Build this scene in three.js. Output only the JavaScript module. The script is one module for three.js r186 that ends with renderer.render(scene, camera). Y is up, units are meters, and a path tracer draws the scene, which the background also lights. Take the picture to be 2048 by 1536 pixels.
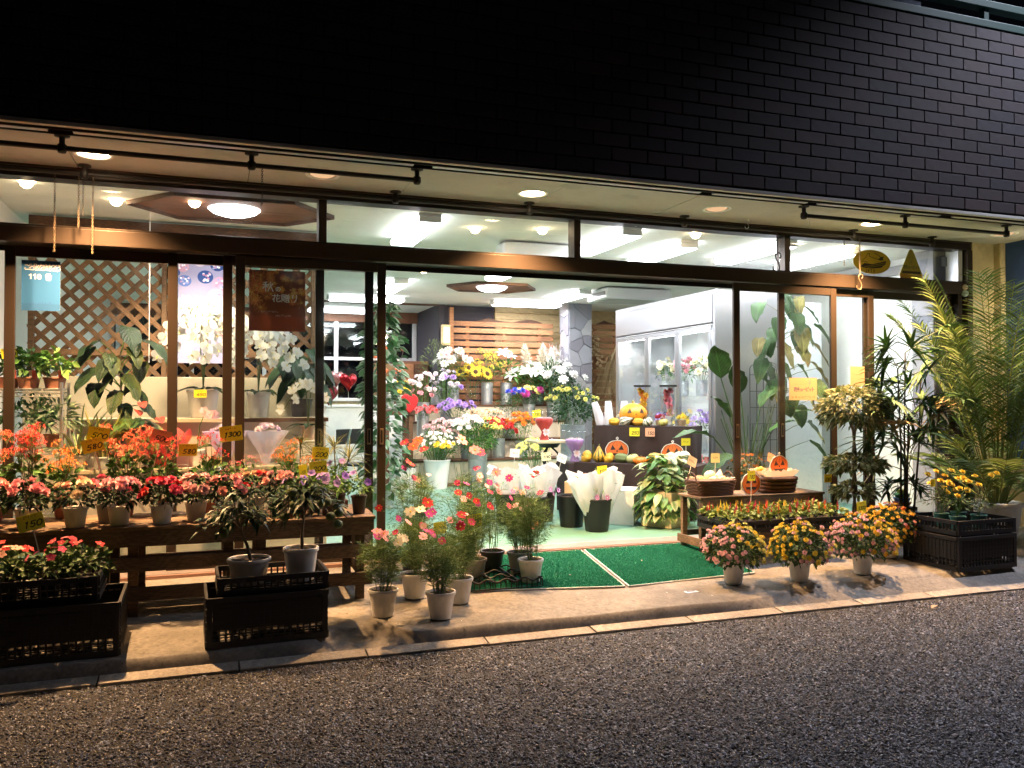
import * as THREE from 'three';
import { mergeGeometries } from 'three/addons/utils/BufferGeometryUtils.js';
import { RoundedBoxGeometry } from 'three/addons/geometries/RoundedBoxGeometry.js';
import { RectAreaLightUniformsLib } from 'three/addons/lights/RectAreaLightUniformsLib.js';

// ---------- camera, night sky, exposure ----------
const scene = new THREE.Scene();
const camera = new THREE.PerspectiveCamera(49.4, 4 / 3, 0.05, 400);
camera.position.set(0, 1.3, 6.75);
{
  const th = 19.7 * Math.PI / 180, pit = Math.atan(29 / 1670);
  camera.lookAt(Math.sin(th) * Math.cos(pit), 1.3 + Math.sin(pit), 6.75 - Math.cos(th) * Math.cos(pit));
}
const renderer = new THREE.WebGLRenderer({ antialias: true });
renderer.toneMapping = THREE.LinearToneMapping;
renderer.toneMappingExposure = 1.6;
renderer.shadowMap.enabled = true;
RectAreaLightUniformsLib.init();
scene.background = new THREE.Color().setRGB(0.0007, 0.0008, 0.0013);
const moon = new THREE.DirectionalLight(new THREE.Color().setRGB(0.7, 0.8, 1), 0.002);
moon.name = 'moonlight'; moon.position.set(6, 12, 14); moon.target.position.set(3, 0, 0); moon.shadow.radius = 20; moon.castShadow = true;
moon.shadow.camera.left = -12; moon.shadow.camera.right = 12; moon.shadow.camera.top = 10; moon.shadow.camera.bottom = -10;
scene.add(moon, moon.target);

// ---------- helpers ----------
let seed = 12345;
const R = () => { seed = (seed + 0x6d2b79f5) | 0; let t = Math.imul(seed ^ (seed >>> 15), 1 | seed); t = (t + Math.imul(t ^ (t >>> 7), 61 | t)) ^ t; return ((t ^ (t >>> 14)) >>> 0) / 4294967296; };
const rr = (a, b) => a + (b - a) * R();
const ri = (a) => Math.floor(R() * a);
const V = (x = 0, y = 0, z = 0) => new THREE.Vector3(x, y, z);
const C = (r, g, b) => new THREE.Color().setRGB(r, g, b);
const H = (hex) => new THREE.Color(hex);
const taken = new Map();
const numbered = (n) => { const k = taken.get(n) || 0; taken.set(n, k + 1); return k ? n + '_' + String(k).padStart(3, '0') : n; };
function thing(name, label, category, at = [0, 0, 0], turn = 0, group) {
  const o = new THREE.Group(); o.name = numbered(name); scene.add(o);
  o.position.set(...at); o.rotation.y = turn; o.userData = { label, category };
  if (group) o.userData.group = group;
  return o;
}
function part(name, geo, m, parent, at, rot) {
  const o = new THREE.Mesh(geo, m); o.name = name; o.castShadow = o.receiveShadow = true; parent.add(o);
  if (at) o.position.set(...at);
  if (rot) o.rotation.set(...rot);
  return o;
}
function struct(name, geo, m, at) { const o = part(numbered(name), geo, m, scene, at); o.userData = { kind: 'structure' }; return o; }
function lone(name, label, category, geo, m, at, rot, group) { const o = part(numbered(name), geo, m, scene, at, rot); o.userData = { label, category }; if (group) o.userData.group = group; return o; }
const boxes = new Map();
function box(w, h, d) { const k = [w, h, d].map((x) => x.toFixed(4)).join(); if (!boxes.has(k)) boxes.set(k, metric(new THREE.BoxGeometry(w, h, d), w, h, d)); return boxes.get(k); }
function metric(g, w, h, d) {  // uv in metres
  const p = g.attributes.position, n = g.attributes.normal, uv = g.attributes.uv;
  for (let i = 0; i < p.count; i++) {
    const ax = Math.abs(n.getX(i)), ay = Math.abs(n.getY(i));
    if (ax > 0.7) uv.setXY(i, p.getZ(i), p.getY(i)); else if (ay > 0.7) uv.setXY(i, p.getX(i), p.getZ(i)); else uv.setXY(i, p.getX(i), p.getY(i));
  }
  return g;
}
const rboxes = new Map();
function rbox(w, h, d, r = 0.006) { const k = [w, h, d, r].map((x) => x.toFixed(4)).join(); if (!rboxes.has(k)) rboxes.set(k, metric(new RoundedBoxGeometry(w, h, d, 1, Math.min(r, w / 2.2, h / 2.2, d / 2.2)), w, h, d)); return rboxes.get(k); }
// span box: from min corner to max corner
function sb(name, a, b, m, parent, r) {
  const w = Math.abs(b[0] - a[0]), h = Math.abs(b[1] - a[1]), d = Math.abs(b[2] - a[2]);
  return part(name, r ? rbox(w, h, d, r) : box(w, h, d), m, parent, [(a[0] + b[0]) / 2, (a[1] + b[1]) / 2, (a[2] + b[2]) / 2]);
}
const cyls = new Map();
function cyl(r0, r1, h, s = 20) { const k = [r0, r1, h, s].join(); if (!cyls.has(k)) cyls.set(k, new THREE.CylinderGeometry(r0, r1, h, s)); return cyls.get(k); }
function lathe(pts, s = 28) { return new THREE.LatheGeometry(pts.map(([r, y]) => new THREE.Vector2(r, y)), s); }

// geometry builder with vertex colours
class GB {
  constructor() { this.p = []; this.c = []; this.u = []; this.i = []; }
  v(x, y, z, c, u = 0, w = 0) { this.p.push(x, y, z); this.c.push(c.r, c.g, c.b); this.u.push(u, w); return this.p.length / 3 - 1; }
  tri(a, b, c) { this.i.push(a, b, c); }
  quad(a, b, c, d) { this.i.push(a, b, c, a, c, d); }
  geo(g, mtx, c) {
    const p = g.attributes.position, off = this.p.length / 3, t = V(), uv = g.attributes.uv;
    for (let i = 0; i < p.count; i++) { t.fromBufferAttribute(p, i); if (mtx) t.applyMatrix4(mtx); this.v(t.x, t.y, t.z, c, uv ? uv.getX(i) : 0, uv ? uv.getY(i) : 0); }
    if (g.index) for (let i = 0; i < g.index.count; i++) this.i.push(g.index.getX(i) + off); else for (let i = 0; i < p.count; i++) this.i.push(i + off);
    return this;
  }
  leaf(o, d, L, W, { bend = 0.2, seg = 3, fold = 0.25, c = C(0.05, 0.15, 0.03), c2 = null, prof = 'oval', roll = 0, curl = 0, flip = 0, wavy = 0 } = {}) {
    d = d.clone().normalize();
    let side = V().crossVectors(d, V(0, 1, 0)); if (side.lengthSq() < 1e-4) side.set(1, 0, 0); side.normalize();
    if (roll) side.applyAxisAngle(d, roll); if (flip) side.applyAxisAngle(d, rr(-flip, flip));
    const up = V().crossVectors(side, d).normalize(), e = c2 || c;
    let last = null;
    for (let k = 0; k <= seg; k++) {
      const t = k / seg;
      let w = prof === 'oval' ? Math.sin(Math.PI * Math.pow(t, 0.75)) : prof === 'lance' ? Math.sin(Math.PI * Math.pow(t, 0.55)) * (1 - 0.25 * t) : prof === 'blade' ? Math.min(1, t * 6 + 0.35) * Math.pow(1 - t, 0.55) : prof === 'petal' ? Math.sin(Math.PI * Math.min(1, 0.12 + t * 0.78)) : prof === 'heart' ? (t < 0.3 ? 0.5 + 0.5 * Math.sqrt(t / 0.3) : Math.pow(Math.max(0, 1 - Math.pow((t - 0.3) / 0.7, 2)), 0.75)) : Math.sin(Math.PI * (0.15 + 0.85 * t));
      if (k === seg && prof !== 'petal' && prof !== 'heart') w = 0.02;
      w *= W / 2; if (wavy && k && k < seg) w *= rr(1 - wavy, 1 + wavy * 0.6);
      const x = o.x + d.x * L * t + up.x * curl * L * t * t, y = o.y + d.y * L * t - bend * L * t * t + up.y * curl * L * t * t, z = o.z + d.z * L * t + up.z * curl * L * t * t, f = fold * w + (wavy ? rr(-0.08, 0.08) * W : 0);
      const a = this.v(x - side.x * w + up.x * f, y - side.y * w + up.y * f, z - side.z * w + up.z * f, e, 0, t), b = this.v(x, y, z, c, 0.5, t), q = this.v(x + side.x * w + up.x * f, y + side.y * w + up.y * f, z + side.z * w + up.z * f, e, 1, t);
      if (last) { this.quad(last[0], last[1], b, a); this.quad(last[1], last[2], q, b); }
      last = [a, b, q];
    }
    return this;
  }
  tube(pts, r0, r1, c, s = 5) {
    let last = null;
    for (let k = 0; k < pts.length; k++) {
      const q = pts[k], d = (pts[Math.min(k + 1, pts.length - 1)]).clone().sub(pts[Math.max(k - 1, 0)]).normalize();
      let a = V().crossVectors(d, Math.abs(d.y) > 0.9 ? V(1, 0, 0) : V(0, 1, 0)).normalize(); const b = V().crossVectors(d, a), r = r0 + (r1 - r0) * k / Math.max(1, pts.length - 1), ring = [];
      for (let j = 0; j < s; j++) { const t = j / s * 6.2832, x = Math.cos(t) * r, y = Math.sin(t) * r; ring.push(this.v(q.x + a.x * x + b.x * y, q.y + a.y * x + b.y * y, q.z + a.z * x + b.z * y, c, j / s, k * 0.1)); }
      if (last) for (let j = 0; j < s; j++) this.quad(last[j], last[(j + 1) % s], ring[(j + 1) % s], ring[j]);
      last = ring;
    }
    return this;
  }
  ball(x, y, z, r, c, sy = 1, s = 7) { return this.geo(ballGeo(s), new THREE.Matrix4().makeTranslation(x, y, z).scale(V(r, r * sy, r)), c); }
  build() {
    const g = new THREE.BufferGeometry();
    g.setAttribute('position', new THREE.Float32BufferAttribute(this.p, 3)); g.setAttribute('color', new THREE.Float32BufferAttribute(this.c, 3)); g.setAttribute('uv', new THREE.Float32BufferAttribute(this.u, 2));
    g.setIndex(this.i); g.computeVertexNormals(); return g;
  }
}
const balls = {};
function ballGeo(s) { return balls[s] || (balls[s] = new THREE.SphereGeometry(1, s + 1, s)); }
const shade = (c, k = 0.25) => { const f = 1 + rr(-k, k); return C(c.r * f, c.g * f * rr(0.95, 1.05), c.b * f); };
const polar = (az, el) => V(Math.cos(az) * Math.cos(el), Math.sin(el), Math.sin(az) * Math.cos(el));

// ---------- textures ----------
function noiseGrid(n, cells, sd) {  // tiling value noise
  let s = sd; const rnd = () => { s = (s * 1664525 + 1013904223) >>> 0; return s / 4294967296; };
  const g = Float32Array.from({ length: cells * cells }, rnd), out = new Float32Array(n * n);
  for (let y = 0; y < n; y++) for (let x = 0; x < n; x++) {
    const fx = x / n * cells, fy = y / n * cells, ix = fx | 0, iy = fy | 0, tx = fx - ix, ty = fy - iy, sx = tx * tx * (3 - 2 * tx), sy = ty * ty * (3 - 2 * ty), jx = (ix + 1) % cells, jy = (iy + 1) % cells;
    out[y * n + x] = (g[iy * cells + ix] * (1 - sx) + g[iy * cells + jx] * sx) * (1 - sy) + (g[jy * cells + ix] * (1 - sx) + g[jy * cells + jx] * sx) * sy;
  }
  return out;
}
function fbm(n, sd, octs) { const o = new Float32Array(n * n); let tot = 0; for (const [cells, amp] of octs) { const g = noiseGrid(n, cells, sd + cells * 17); for (let i = 0; i < o.length; i++) o[i] += g[i] * amp; tot += amp; } for (let i = 0; i < o.length; i++) o[i] /= tot; return o; }
function tex(n, fn, rep = 1, srgb = true) {  // fn(i, x, y) -> [r,g,b] 0..1
  const d = new Uint8Array(n * n * 4);
  for (let y = 0; y < n; y++) for (let x = 0; x < n; x++) { const i = y * n + x, c = fn(i, x, y); d[i * 4] = c[0] * 255; d[i * 4 + 1] = c[1] * 255; d[i * 4 + 2] = c[2] * 255; d[i * 4 + 3] = 255; }
  const t = new THREE.DataTexture(d, n, n); t.wrapS = t.wrapT = THREE.RepeatWrapping; t.magFilter = THREE.LinearFilter; t.repeat.set(rep, rep); if (srgb) t.colorSpace = THREE.SRGBColorSpace; t.needsUpdate = true; return t;
}
const cl = (x) => Math.max(0, Math.min(1, x));
const std = (o) => new THREE.MeshStandardMaterial(o), phy = (o) => new THREE.MeshPhysicalMaterial(o);
const grey = (n, f, rep) => tex(n, (i) => { const v = cl(f[i]); return [v, v, v]; }, rep, false);

const N1 = fbm(512, 7, [[4, 1], [8, 0.7], [16, 0.5], [64, 0.35], [128, 0.3]]), N2 = fbm(512, 91, [[64, 0.5], [128, 0.7], [256, 1]]), N3 = fbm(512, 33, [[3, 1], [7, 0.8], [15, 0.6], [40, 0.35]]);
const matOf = {};
// concrete apron: stains with an outline, grit
matOf.concrete = std({ color: 0xffffff, roughness: 0.82, map: tex(512, (i) => { const st = cl((N3[i] + (N2[i] - 0.5) * 0.35 - 0.6) * 16) * 0.2, k = 0.92 + (N1[i] - 0.5) * 0.26 + (N2[i] - 0.5) * 0.42 - st - (N2[i] < 0.14 ? 0.3 : 0); return [0.545 * k, 0.525 * k, 0.49 * k]; }, 0.36), bumpMap: grey(512, N2, 1.7), bumpScale: 0.0009 });
matOf.gutter = std({ color: 0xffffff, roughness: 0.85, map: tex(512, (i) => { const k = 0.95 + (N1[i] - 0.5) * 0.45 + (N2[i] - 0.5) * 0.4 - cl((N3[i] - 0.62) * 8) * 0.2; return [0.68 * k, 0.65 * k, 0.6 * k]; }, 0.7), bumpMap: grey(512, N2, 2.2), bumpScale: 0.002 });
matOf.asphalt = std({ color: 0xffffff, roughness: 0.8, map: tex(512, (i) => { const k = 0.42 + (N2[i] - 0.5) * 2.2 + (N1[i] - 0.5) * 0.5; return [0.24 * k + 0.03, 0.238 * k + 0.03, 0.255 * k + 0.035]; }, 1.1), bumpMap: grey(512, N2, 1.1), bumpScale: 0.008 });
matOf.pebble = std({ color: 0xffffff, roughness: 0.42 });
matOf.floor = std({ color: 0xffffff, roughness: 0.36, map: tex(512, (i) => { const k = 1 + (N1[i] - 0.5) * 0.22 - cl((N3[i] - 0.6) * 6) * 0.07; return [0.44 * k, 0.63 * k, 0.55 * k]; }, 0.3), bumpMap: grey(512, N1, 0.8), bumpScale: 0.0012 });
matOf.plaster = std({ color: 0xffffff, roughness: 0.9, map: tex(512, (i) => { const k = 1 + (N1[i] - 0.5) * 0.12; return [0.9 * k, 0.9 * k, 0.87 * k]; }, 0.5), bumpMap: grey(512, N2, 1.2), bumpScale: 0.0008 });
matOf.cream = std({ color: 0xffffff, roughness: 0.85, map: tex(512, (i) => { const k = 1 + (N1[i] - 0.5) * 0.25 - cl((N3[i] - 0.58) * 7) * 0.12; return [0.83 * k, 0.76 * k, 0.6 * k]; }, 0.45), bumpMap: grey(512, N2, 1.5), bumpScale: 0.0015 });
matOf.soffit = std({ color: 0xffffff, roughness: 0.88, map: tex(512, (i) => { const k = 1 + (N1[i] - 0.5) * 0.16 - cl((N3[i] - 0.64) * 8) * 0.08; return [0.75 * k, 0.745 * k, 0.72 * k]; }, 0.4) });
matOf.darkwall = std({ color: C(0.045, 0.04, 0.05), roughness: 0.8, bumpMap: grey(512, N2, 2), bumpScale: 0.002 });
matOf.bluewall = std({ color: 0xffffff, roughness: 0.7, map: tex(512, (i) => { const k = 1 + (N1[i] - 0.5) * 0.3; return [0.21 * k, 0.33 * k, 0.54 * k]; }, 0.6) });
function woodTex(rgb, depth, rep, sd) {
  const n = 512, w = fbm(n, sd, [[3, 1], [6, 0.6]]), f = noiseGrid(n, 256, sd + 5);
  return tex(n, (i, x, y) => { const g = 0.5 + 0.32 * Math.sin((y / n * 13 + w[i] * 7.5) * 6.283) + 0.18 * Math.sin((y / n * 41 + w[i] * 11) * 6.283), fine = f[(y * n + ((x / 14) | 0)) % f.length] - 0.5, k = 1 - depth * (0.32 * g + 0.7 * (w[i] - 0.3)) + fine * depth * 0.8; return [cl(rgb[0] * k), cl(rgb[1] * k), cl(rgb[2] * k)]; }, rep);
}
const wood = (rgb, depth, rep, sd, rough = 0.72) => std({ color: 0xffffff, roughness: rough, map: woodTex(rgb, depth, rep, sd), bumpMap: grey(512, fbm(512, sd + 3, [[8, 0.4], [64, 0.5], [200, 1]]), rep), bumpScale: 0.0015 });
const benchWoods = [wood([0.47, 0.39, 0.31], 0.55, 1.9, 11), wood([0.4, 0.33, 0.265], 0.6, 1.7, 23), wood([0.52, 0.42, 0.32], 0.5, 2.1, 37)];
const pineWoods = [wood([0.7, 0.49, 0.33], 0.45, 1.6, 51), wood([0.66, 0.45, 0.3], 0.45, 1.9, 67), wood([0.74, 0.54, 0.37], 0.42, 1.4, 73)];
const latticeWoods = [wood([0.53, 0.39, 0.27], 0.4, 1.6, 151), wood([0.48, 0.36, 0.25], 0.4, 1.9, 167), wood([0.57, 0.42, 0.29], 0.4, 1.4, 173)];
matOf.palewood = wood([0.87, 0.77, 0.58], 0.22, 1.1, 81); matOf.redwood = wood([0.5, 0.33, 0.24], 0.3, 1.2, 85); matOf.brownwood = wood([0.42, 0.28, 0.19], 0.5, 1.8, 89);
matOf.bronze = phy({ color: C(0.06, 0.043, 0.032), metalness: 0.5, roughness: 0.38 });
matOf.bronzedark = phy({ color: C(0.035, 0.026, 0.021), metalness: 0.6, roughness: 0.45 });
matOf.steel = std({ color: C(0.62, 0.63, 0.65), metalness: 0.9, roughness: 0.3 });
matOf.galv = std({ color: 0xffffff, metalness: 0.75, roughness: 0.42, map: tex(512, (i) => { const k = 0.9 + (N1[i] - 0.5) * 0.4; return [0.76 * k, 0.78 * k, 0.79 * k]; }, 2) });
matOf.alu = std({ color: C(0.7, 0.71, 0.73), metalness: 0.55, roughness: 0.42 });
matOf.black = std({ color: C(0.007, 0.007, 0.008), roughness: 0.6 });
matOf.blackmetal = std({ color: C(0.03, 0.027, 0.026), roughness: 0.5, metalness: 0.4 });
matOf.bucketblack = std({ color: C(0.006, 0.007, 0.009), roughness: 0.5 });
matOf.glass = phy({ color: C(0.97, 0.985, 0.98), roughness: 0.24, roughnessMap: tex(512, (i, x, y) => { const s = N1[(((y / 9) | 0) % 512) * 512 + x], d = N3[i], v = cl(0.05 + cl((s - 0.5) * 2.2) * 0.5 + cl((d - 0.52) * 4) * 0.5); return [v, v, v]; }, 0.9, false), transmission: 1, thickness: 0, ior: 1.5 });
matOf.clear = phy({ color: C(0.97, 0.97, 0.98), roughness: 0.04, transmission: 1, thickness: 0, ior: 1.4 });
matOf.white = std({ color: C(0.78, 0.78, 0.77), roughness: 0.6 });
matOf.whitegloss = phy({ color: C(0.8, 0.8, 0.8), roughness: 0.35, clearcoat: 0.3 });
matOf.pot = std({ color: 0xffffff, roughness: 0.5, map: tex(512, (i) => { const k = 1 + (N1[i] - 0.5) * 0.16 - cl((N3[i] - 0.6) * 5) * 0.12; return [0.87 * k, 0.865 * k, 0.85 * k]; }, 1) });
matOf.darkpot = std({ color: C(0.055, 0.035, 0.03), roughness: 0.4 }); matOf.brownpot = std({ color: C(0.33, 0.14, 0.09), roughness: 0.75 }); matOf.navypot = std({ color: C(0.02, 0.03, 0.055), roughness: 0.4 }); matOf.tealpot = std({ color: C(0.04, 0.16, 0.14), roughness: 0.5 });
matOf.soil = std({ color: 0xffffff, roughness: 0.95, map: tex(512, (i) => { const k = 0.6 + (N2[i] - 0.5) * 1.6; return [0.24 * k, 0.18 * k, 0.14 * k]; }, 2), bumpMap: grey(512, N2, 3), bumpScale: 0.008 });
matOf.leaf = phy({ color: 0xffffff, vertexColors: true, roughness: 0.55, specularIntensity: 0.6 });
const veinMap = tex(256, (i, x, y) => { const u = Math.abs(x / 255 - 0.5), t = y / 255, q = ((t - u * 0.7) * 9) % 1, v = Math.max(cl(1 - u * 22), 0.75 * cl(1 - Math.abs((q + 1) % 1 - 0.5) * 11)), s = N1[(y * 2 % 512) * 512 + (x * 2 % 512)] - 0.5, k = 0.72 + 0.28 * v + s * 0.5; return [cl(k * 1.0), cl(k), cl(k * 0.96)]; });
const veinBump = tex(256, (i, x, y) => { const u = Math.abs(x / 255 - 0.5), t = y / 255, q = ((t - u * 0.7) * 9) % 1, v = cl(0.9 - 0.8 * Math.max(cl(1 - u * 16), cl(1 - Math.abs((q + 1) % 1 - 0.5) * 5))); return [v, v, v]; }, 1, false);
matOf.broadleaf = phy({ color: 0xffffff, vertexColors: true, roughness: 0.5, specularIntensity: 0.5, map: veinMap, bumpMap: veinBump, bumpScale: 0.004 });
matOf.figleaf = phy({ color: 0xffffff, vertexColors: true, roughness: 0.95, transmission: 0.25, thickness: 0, map: veinMap, bumpMap: veinBump, bumpScale: 0.004 });
matOf.leafthin = phy({ color: 0xffffff, vertexColors: true, roughness: 0.95, transmission: 0.3, thickness: 0 });
matOf.glossleaf = phy({ color: 0xffffff, vertexColors: true, roughness: 0.45 });
matOf.petal = phy({ color: 0xffffff, vertexColors: true, roughness: 0.92, transmission: 0.25, thickness: 0 });
matOf.plain = std({ color: 0xffffff, vertexColors: true, roughness: 0.75 });
matOf.satin = std({ color: 0xffffff, vertexColors: true, roughness: 0.4 });
matOf.cloth = std({ color: 0xffffff, roughness: 0.88, map: tex(512, (i, x, y) => { const k = 0.9 + (N2[i] - 0.5) * 0.7 + (((x >> 1) + (y >> 1)) % 2) * 0.1; return [0.24 * k, 0.18 * k, 0.165 * k]; }, 3) });
matOf.paper = phy({ color: C(0.86, 0.83, 0.84), roughness: 0.95, transmission: 0.35, thickness: 0 });
matOf.wicker = std({ color: 0xffffff, roughness: 0.6, map: woodTex([0.38, 0.24, 0.16], 0.6, 4, 95) });
matOf.mat = std({ color: C(0.018, 0.22, 0.145), roughness: 0.95 });
const glow = (r, g, b, k) => std({ color: 0, emissive: C(r, g, b), emissiveIntensity: k, roughness: 1 });
matOf.tube = glow(0.93, 0.97, 1, 13); matOf.warm = glow(1, 0.72, 0.44, 24); matOf.warmdim = glow(1, 0.6, 0.32, 0.55);

// ---------- lettering by strokes ----------
const GLYPH = {
  0: '50,12 28,30 25,60 40,86 60,84 76,58 72,28 50,12', 1: '42,24 56,12 50,88', 2: '26,32 44,14 68,22 66,44 28,84 78,82', 3: '28,20 58,12 68,28 46,46 70,60 60,82 26,80', 4: '58,12 24,62 80,60;62,36 56,90', 5: '72,14 36,16 32,46 62,44 70,66 52,86 26,78', 6: '64,12 36,40 28,70 48,88 68,72 58,52 32,60', 7: '26,18 74,16 46,88', 8: '62,20 36,18 36,38 66,60 60,86 34,80 38,56 66,32 62,20', 9: '68,30 46,14 32,34 46,50 68,34 60,88', ',': '46,80 38,98', '-': '28,50 72,50', Y: '24,14 50,44 76,14;50,44 50,88;28,56 72,56;28,70 72,70',
  こ: '24,22 74,20 62,34;20,68 34,84 82,80', ど: '30,10 38,44;74,26 24,54 20,72 36,86 76,84;74,8 80,20;86,4 92,16', も: '44,8 36,60 44,86 70,86 80,66;20,34 70,32;18,56 66,54', を: '22,24 76,20;44,8 22,58 44,46 54,58 54,72;82,40 40,64 34,84 78,88', ま: '20,26 78,24;22,46 76,44;50,8 52,76 34,88 22,76 40,66 80,84', ろ: '28,14 70,14 22,64 54,44 78,58 74,80 46,90', う: '40,8 62,16;24,40 58,30 74,46 64,76 38,94',
  番: '70,6 26,14;50,10 50,46;14,28 86,28;36,16 40,26;64,14 60,26;48,30 16,48;52,30 86,48;26,54 74,54 74,92 26,92 26,54;26,72 74,72;50,54 50,92', 秋: '40,8 14,16;8,32 48,32;30,14 30,92;28,36 8,66;32,40 46,56;56,26 50,46;88,22 80,40;70,8 70,44 48,92;70,44 92,92', の: '52,22 40,74 22,66 20,42 44,20 74,26 82,54 58,84', 花: '8,24 92,24;34,8 34,36;64,8 64,36;36,40 12,70;26,56 26,94;84,48 54,68;54,40 54,84 62,92 90,90 90,76', 贈: '10,10 36,10 36,68 10,68 10,10;10,28 36,28;10,48 36,48;16,72 6,92;30,72 40,90;52,6 58,16;84,6 76,16;48,20 90,20 90,48 48,48 48,20;69,20 69,48;48,34 90,34;54,56 84,56 84,94 54,94 54,56;54,74 84,74', り: '32,12 28,50;68,8 70,50 62,76 44,94', キ: '22,34 76,26;14,60 86,50;46,8 58,92', ュ: '26,48 68,46 64,82;16,84 84,82', ー: '14,50 86,48', ピ: '24,12 26,84 80,84;70,36 26,50;82,6 90,12 82,20 74,12 82,6', ッ: '24,42 32,60;48,38 54,56;80,40 74,66 48,90', ト: '40,8 40,92;40,40 76,58',
};
function strokes(g, text, x, y, s, lw, color, { skew = 0, step = 1 } = {}) {
  g.strokeStyle = color; g.lineWidth = lw; g.lineCap = g.lineJoin = 'round';
  for (const ch of text) {
    if (GLYPH[ch]) for (const line of GLYPH[ch].split(';')) {
      const q = line.split(' ').map((t) => t.split(',').map(Number)); g.beginPath();
      q.forEach(([a, b], k) => { const px = x + (a - skew * (b - 50)) / 100 * s, py = y + b / 100 * s; k ? g.lineTo(px, py) : g.moveTo(px, py); }); g.stroke();
    }
    x += s * step * (ch === ',' ? 0.5 : 1);
  }
}
function scribble(g, x, y, w, h, n, color) { g.strokeStyle = color; g.lineWidth = Math.max(1, h * 0.12); const s = w / n; for (let k = 0; k < n; k++) { g.beginPath(); for (let j = 0; j < 5; j++) { const a = x + k * s + R() * s * 0.75, b = y + R() * h; j % 2 ? g.lineTo(a, b) : g.moveTo(a, b); } g.stroke(); } }
function canvasMat(w, h, draw, rough = 0.7) { const c = document.createElement('canvas'); c.width = w; c.height = h; draw(c.getContext('2d'), w, h); const t = new THREE.CanvasTexture(c); t.colorSpace = THREE.SRGBColorSpace; return std({ color: 0xffffff, roughness: rough, map: t }); }

// ---------- setting: ground, road, kerb, apron ----------
const sheet = (w, d) => { const g = new THREE.PlaneGeometry(w, d); g.rotateX(-Math.PI / 2); const p = g.attributes.position, u = g.attributes.uv; for (let i = 0; i < p.count; i++) u.setXY(i, p.getX(i), p.getZ(i)); return g; };
struct('ground', sheet(300, 300), std({ color: C(0.05, 0.05, 0.05), roughness: 0.9 }), [0, -0.26, -20]);
const road = struct('road', sheet(60, 20), matOf.asphalt, [3, -0.165, 12.01]);
{ // loose-looking aggregate of the road surface: far too many stones to count
  const g = new THREE.IcosahedronGeometry(1, 0), n = 175000, im = new THREE.InstancedMesh(g, matOf.pebble, n), m = new THREE.Matrix4(), q = new THREE.Quaternion(), e = new THREE.Euler(), c = new THREE.Color();
  let k = 0;
  while (k < n) {
    const z = 2.03 + Math.pow(R(), 0.85) * 2.6, w = 6.75 - z, x = rr(-0.34 * w - 0.5, 1.55 * w + 0.6), s = rr(0.0032, 0.0078) * (R() < 0.12 ? 1.3 : 1);
    e.set(R() * 6, R() * 6, R() * 6); q.setFromEuler(e); m.compose(V(x, -0.165 + s * rr(-0.3, 0.25), z), q, V(s * rr(0.8, 1.3), s * rr(0.5, 0.8), s * rr(0.8, 1.3))); im.setMatrixAt(k, m);
    const t = Math.pow(R(), 2.6), v = 0.03 + 0.46 * t, h = rr(-0.06, 0.08); c.setRGB(v * (0.86 + h), v * 0.94, v * (1.16 - h * 0.6)); im.setColorAt(k, c); k++;
  }
  im.name = 'road_aggregate'; im.userData = { kind: 'stuff', label: 'grey stone aggregate showing in the asphalt road surface', category: 'gravel' }; im.castShadow = im.receiveShadow = true; scene.add(im);
}
{ // kerb blocks of the gutter
  const gut = new THREE.Group(); gut.name = 'gutter_kerb'; gut.userData = { kind: 'structure' }; scene.add(gut);
  sb('kerb_bed', [-4, -0.25, 1.9], [10, -0.158, 2.02], std({ color: C(0.12, 0.105, 0.085), roughness: 0.95 }), gut);
  const xs = [-4, -3.3, -2.6, -1.95, -1.25, -0.55, 0.14, 0.83, 1.55, 2.25, 2.95, 3.65, 4.32, 4.97, 5.65, 6.3, 7, 7.7, 8.4, 9.1, 10];
  for (let k = 0; k < xs.length - 1; k++) { const L = xs[k + 1] - xs[k] - 0.007; const o = part('kerb_block', rbox(L, 0.06, 0.112, 0.005), matOf.gutter, gut, [(xs[k] + xs[k + 1]) / 2, -0.174 + rr(-0.002, 0.002), 1.966], [0.1 + rr(-0.01, 0.01), 0, rr(-0.002, 0.002)]); }
}
const apronY = (z) => -0.02 - 0.035 * (z - 0.2);
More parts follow.
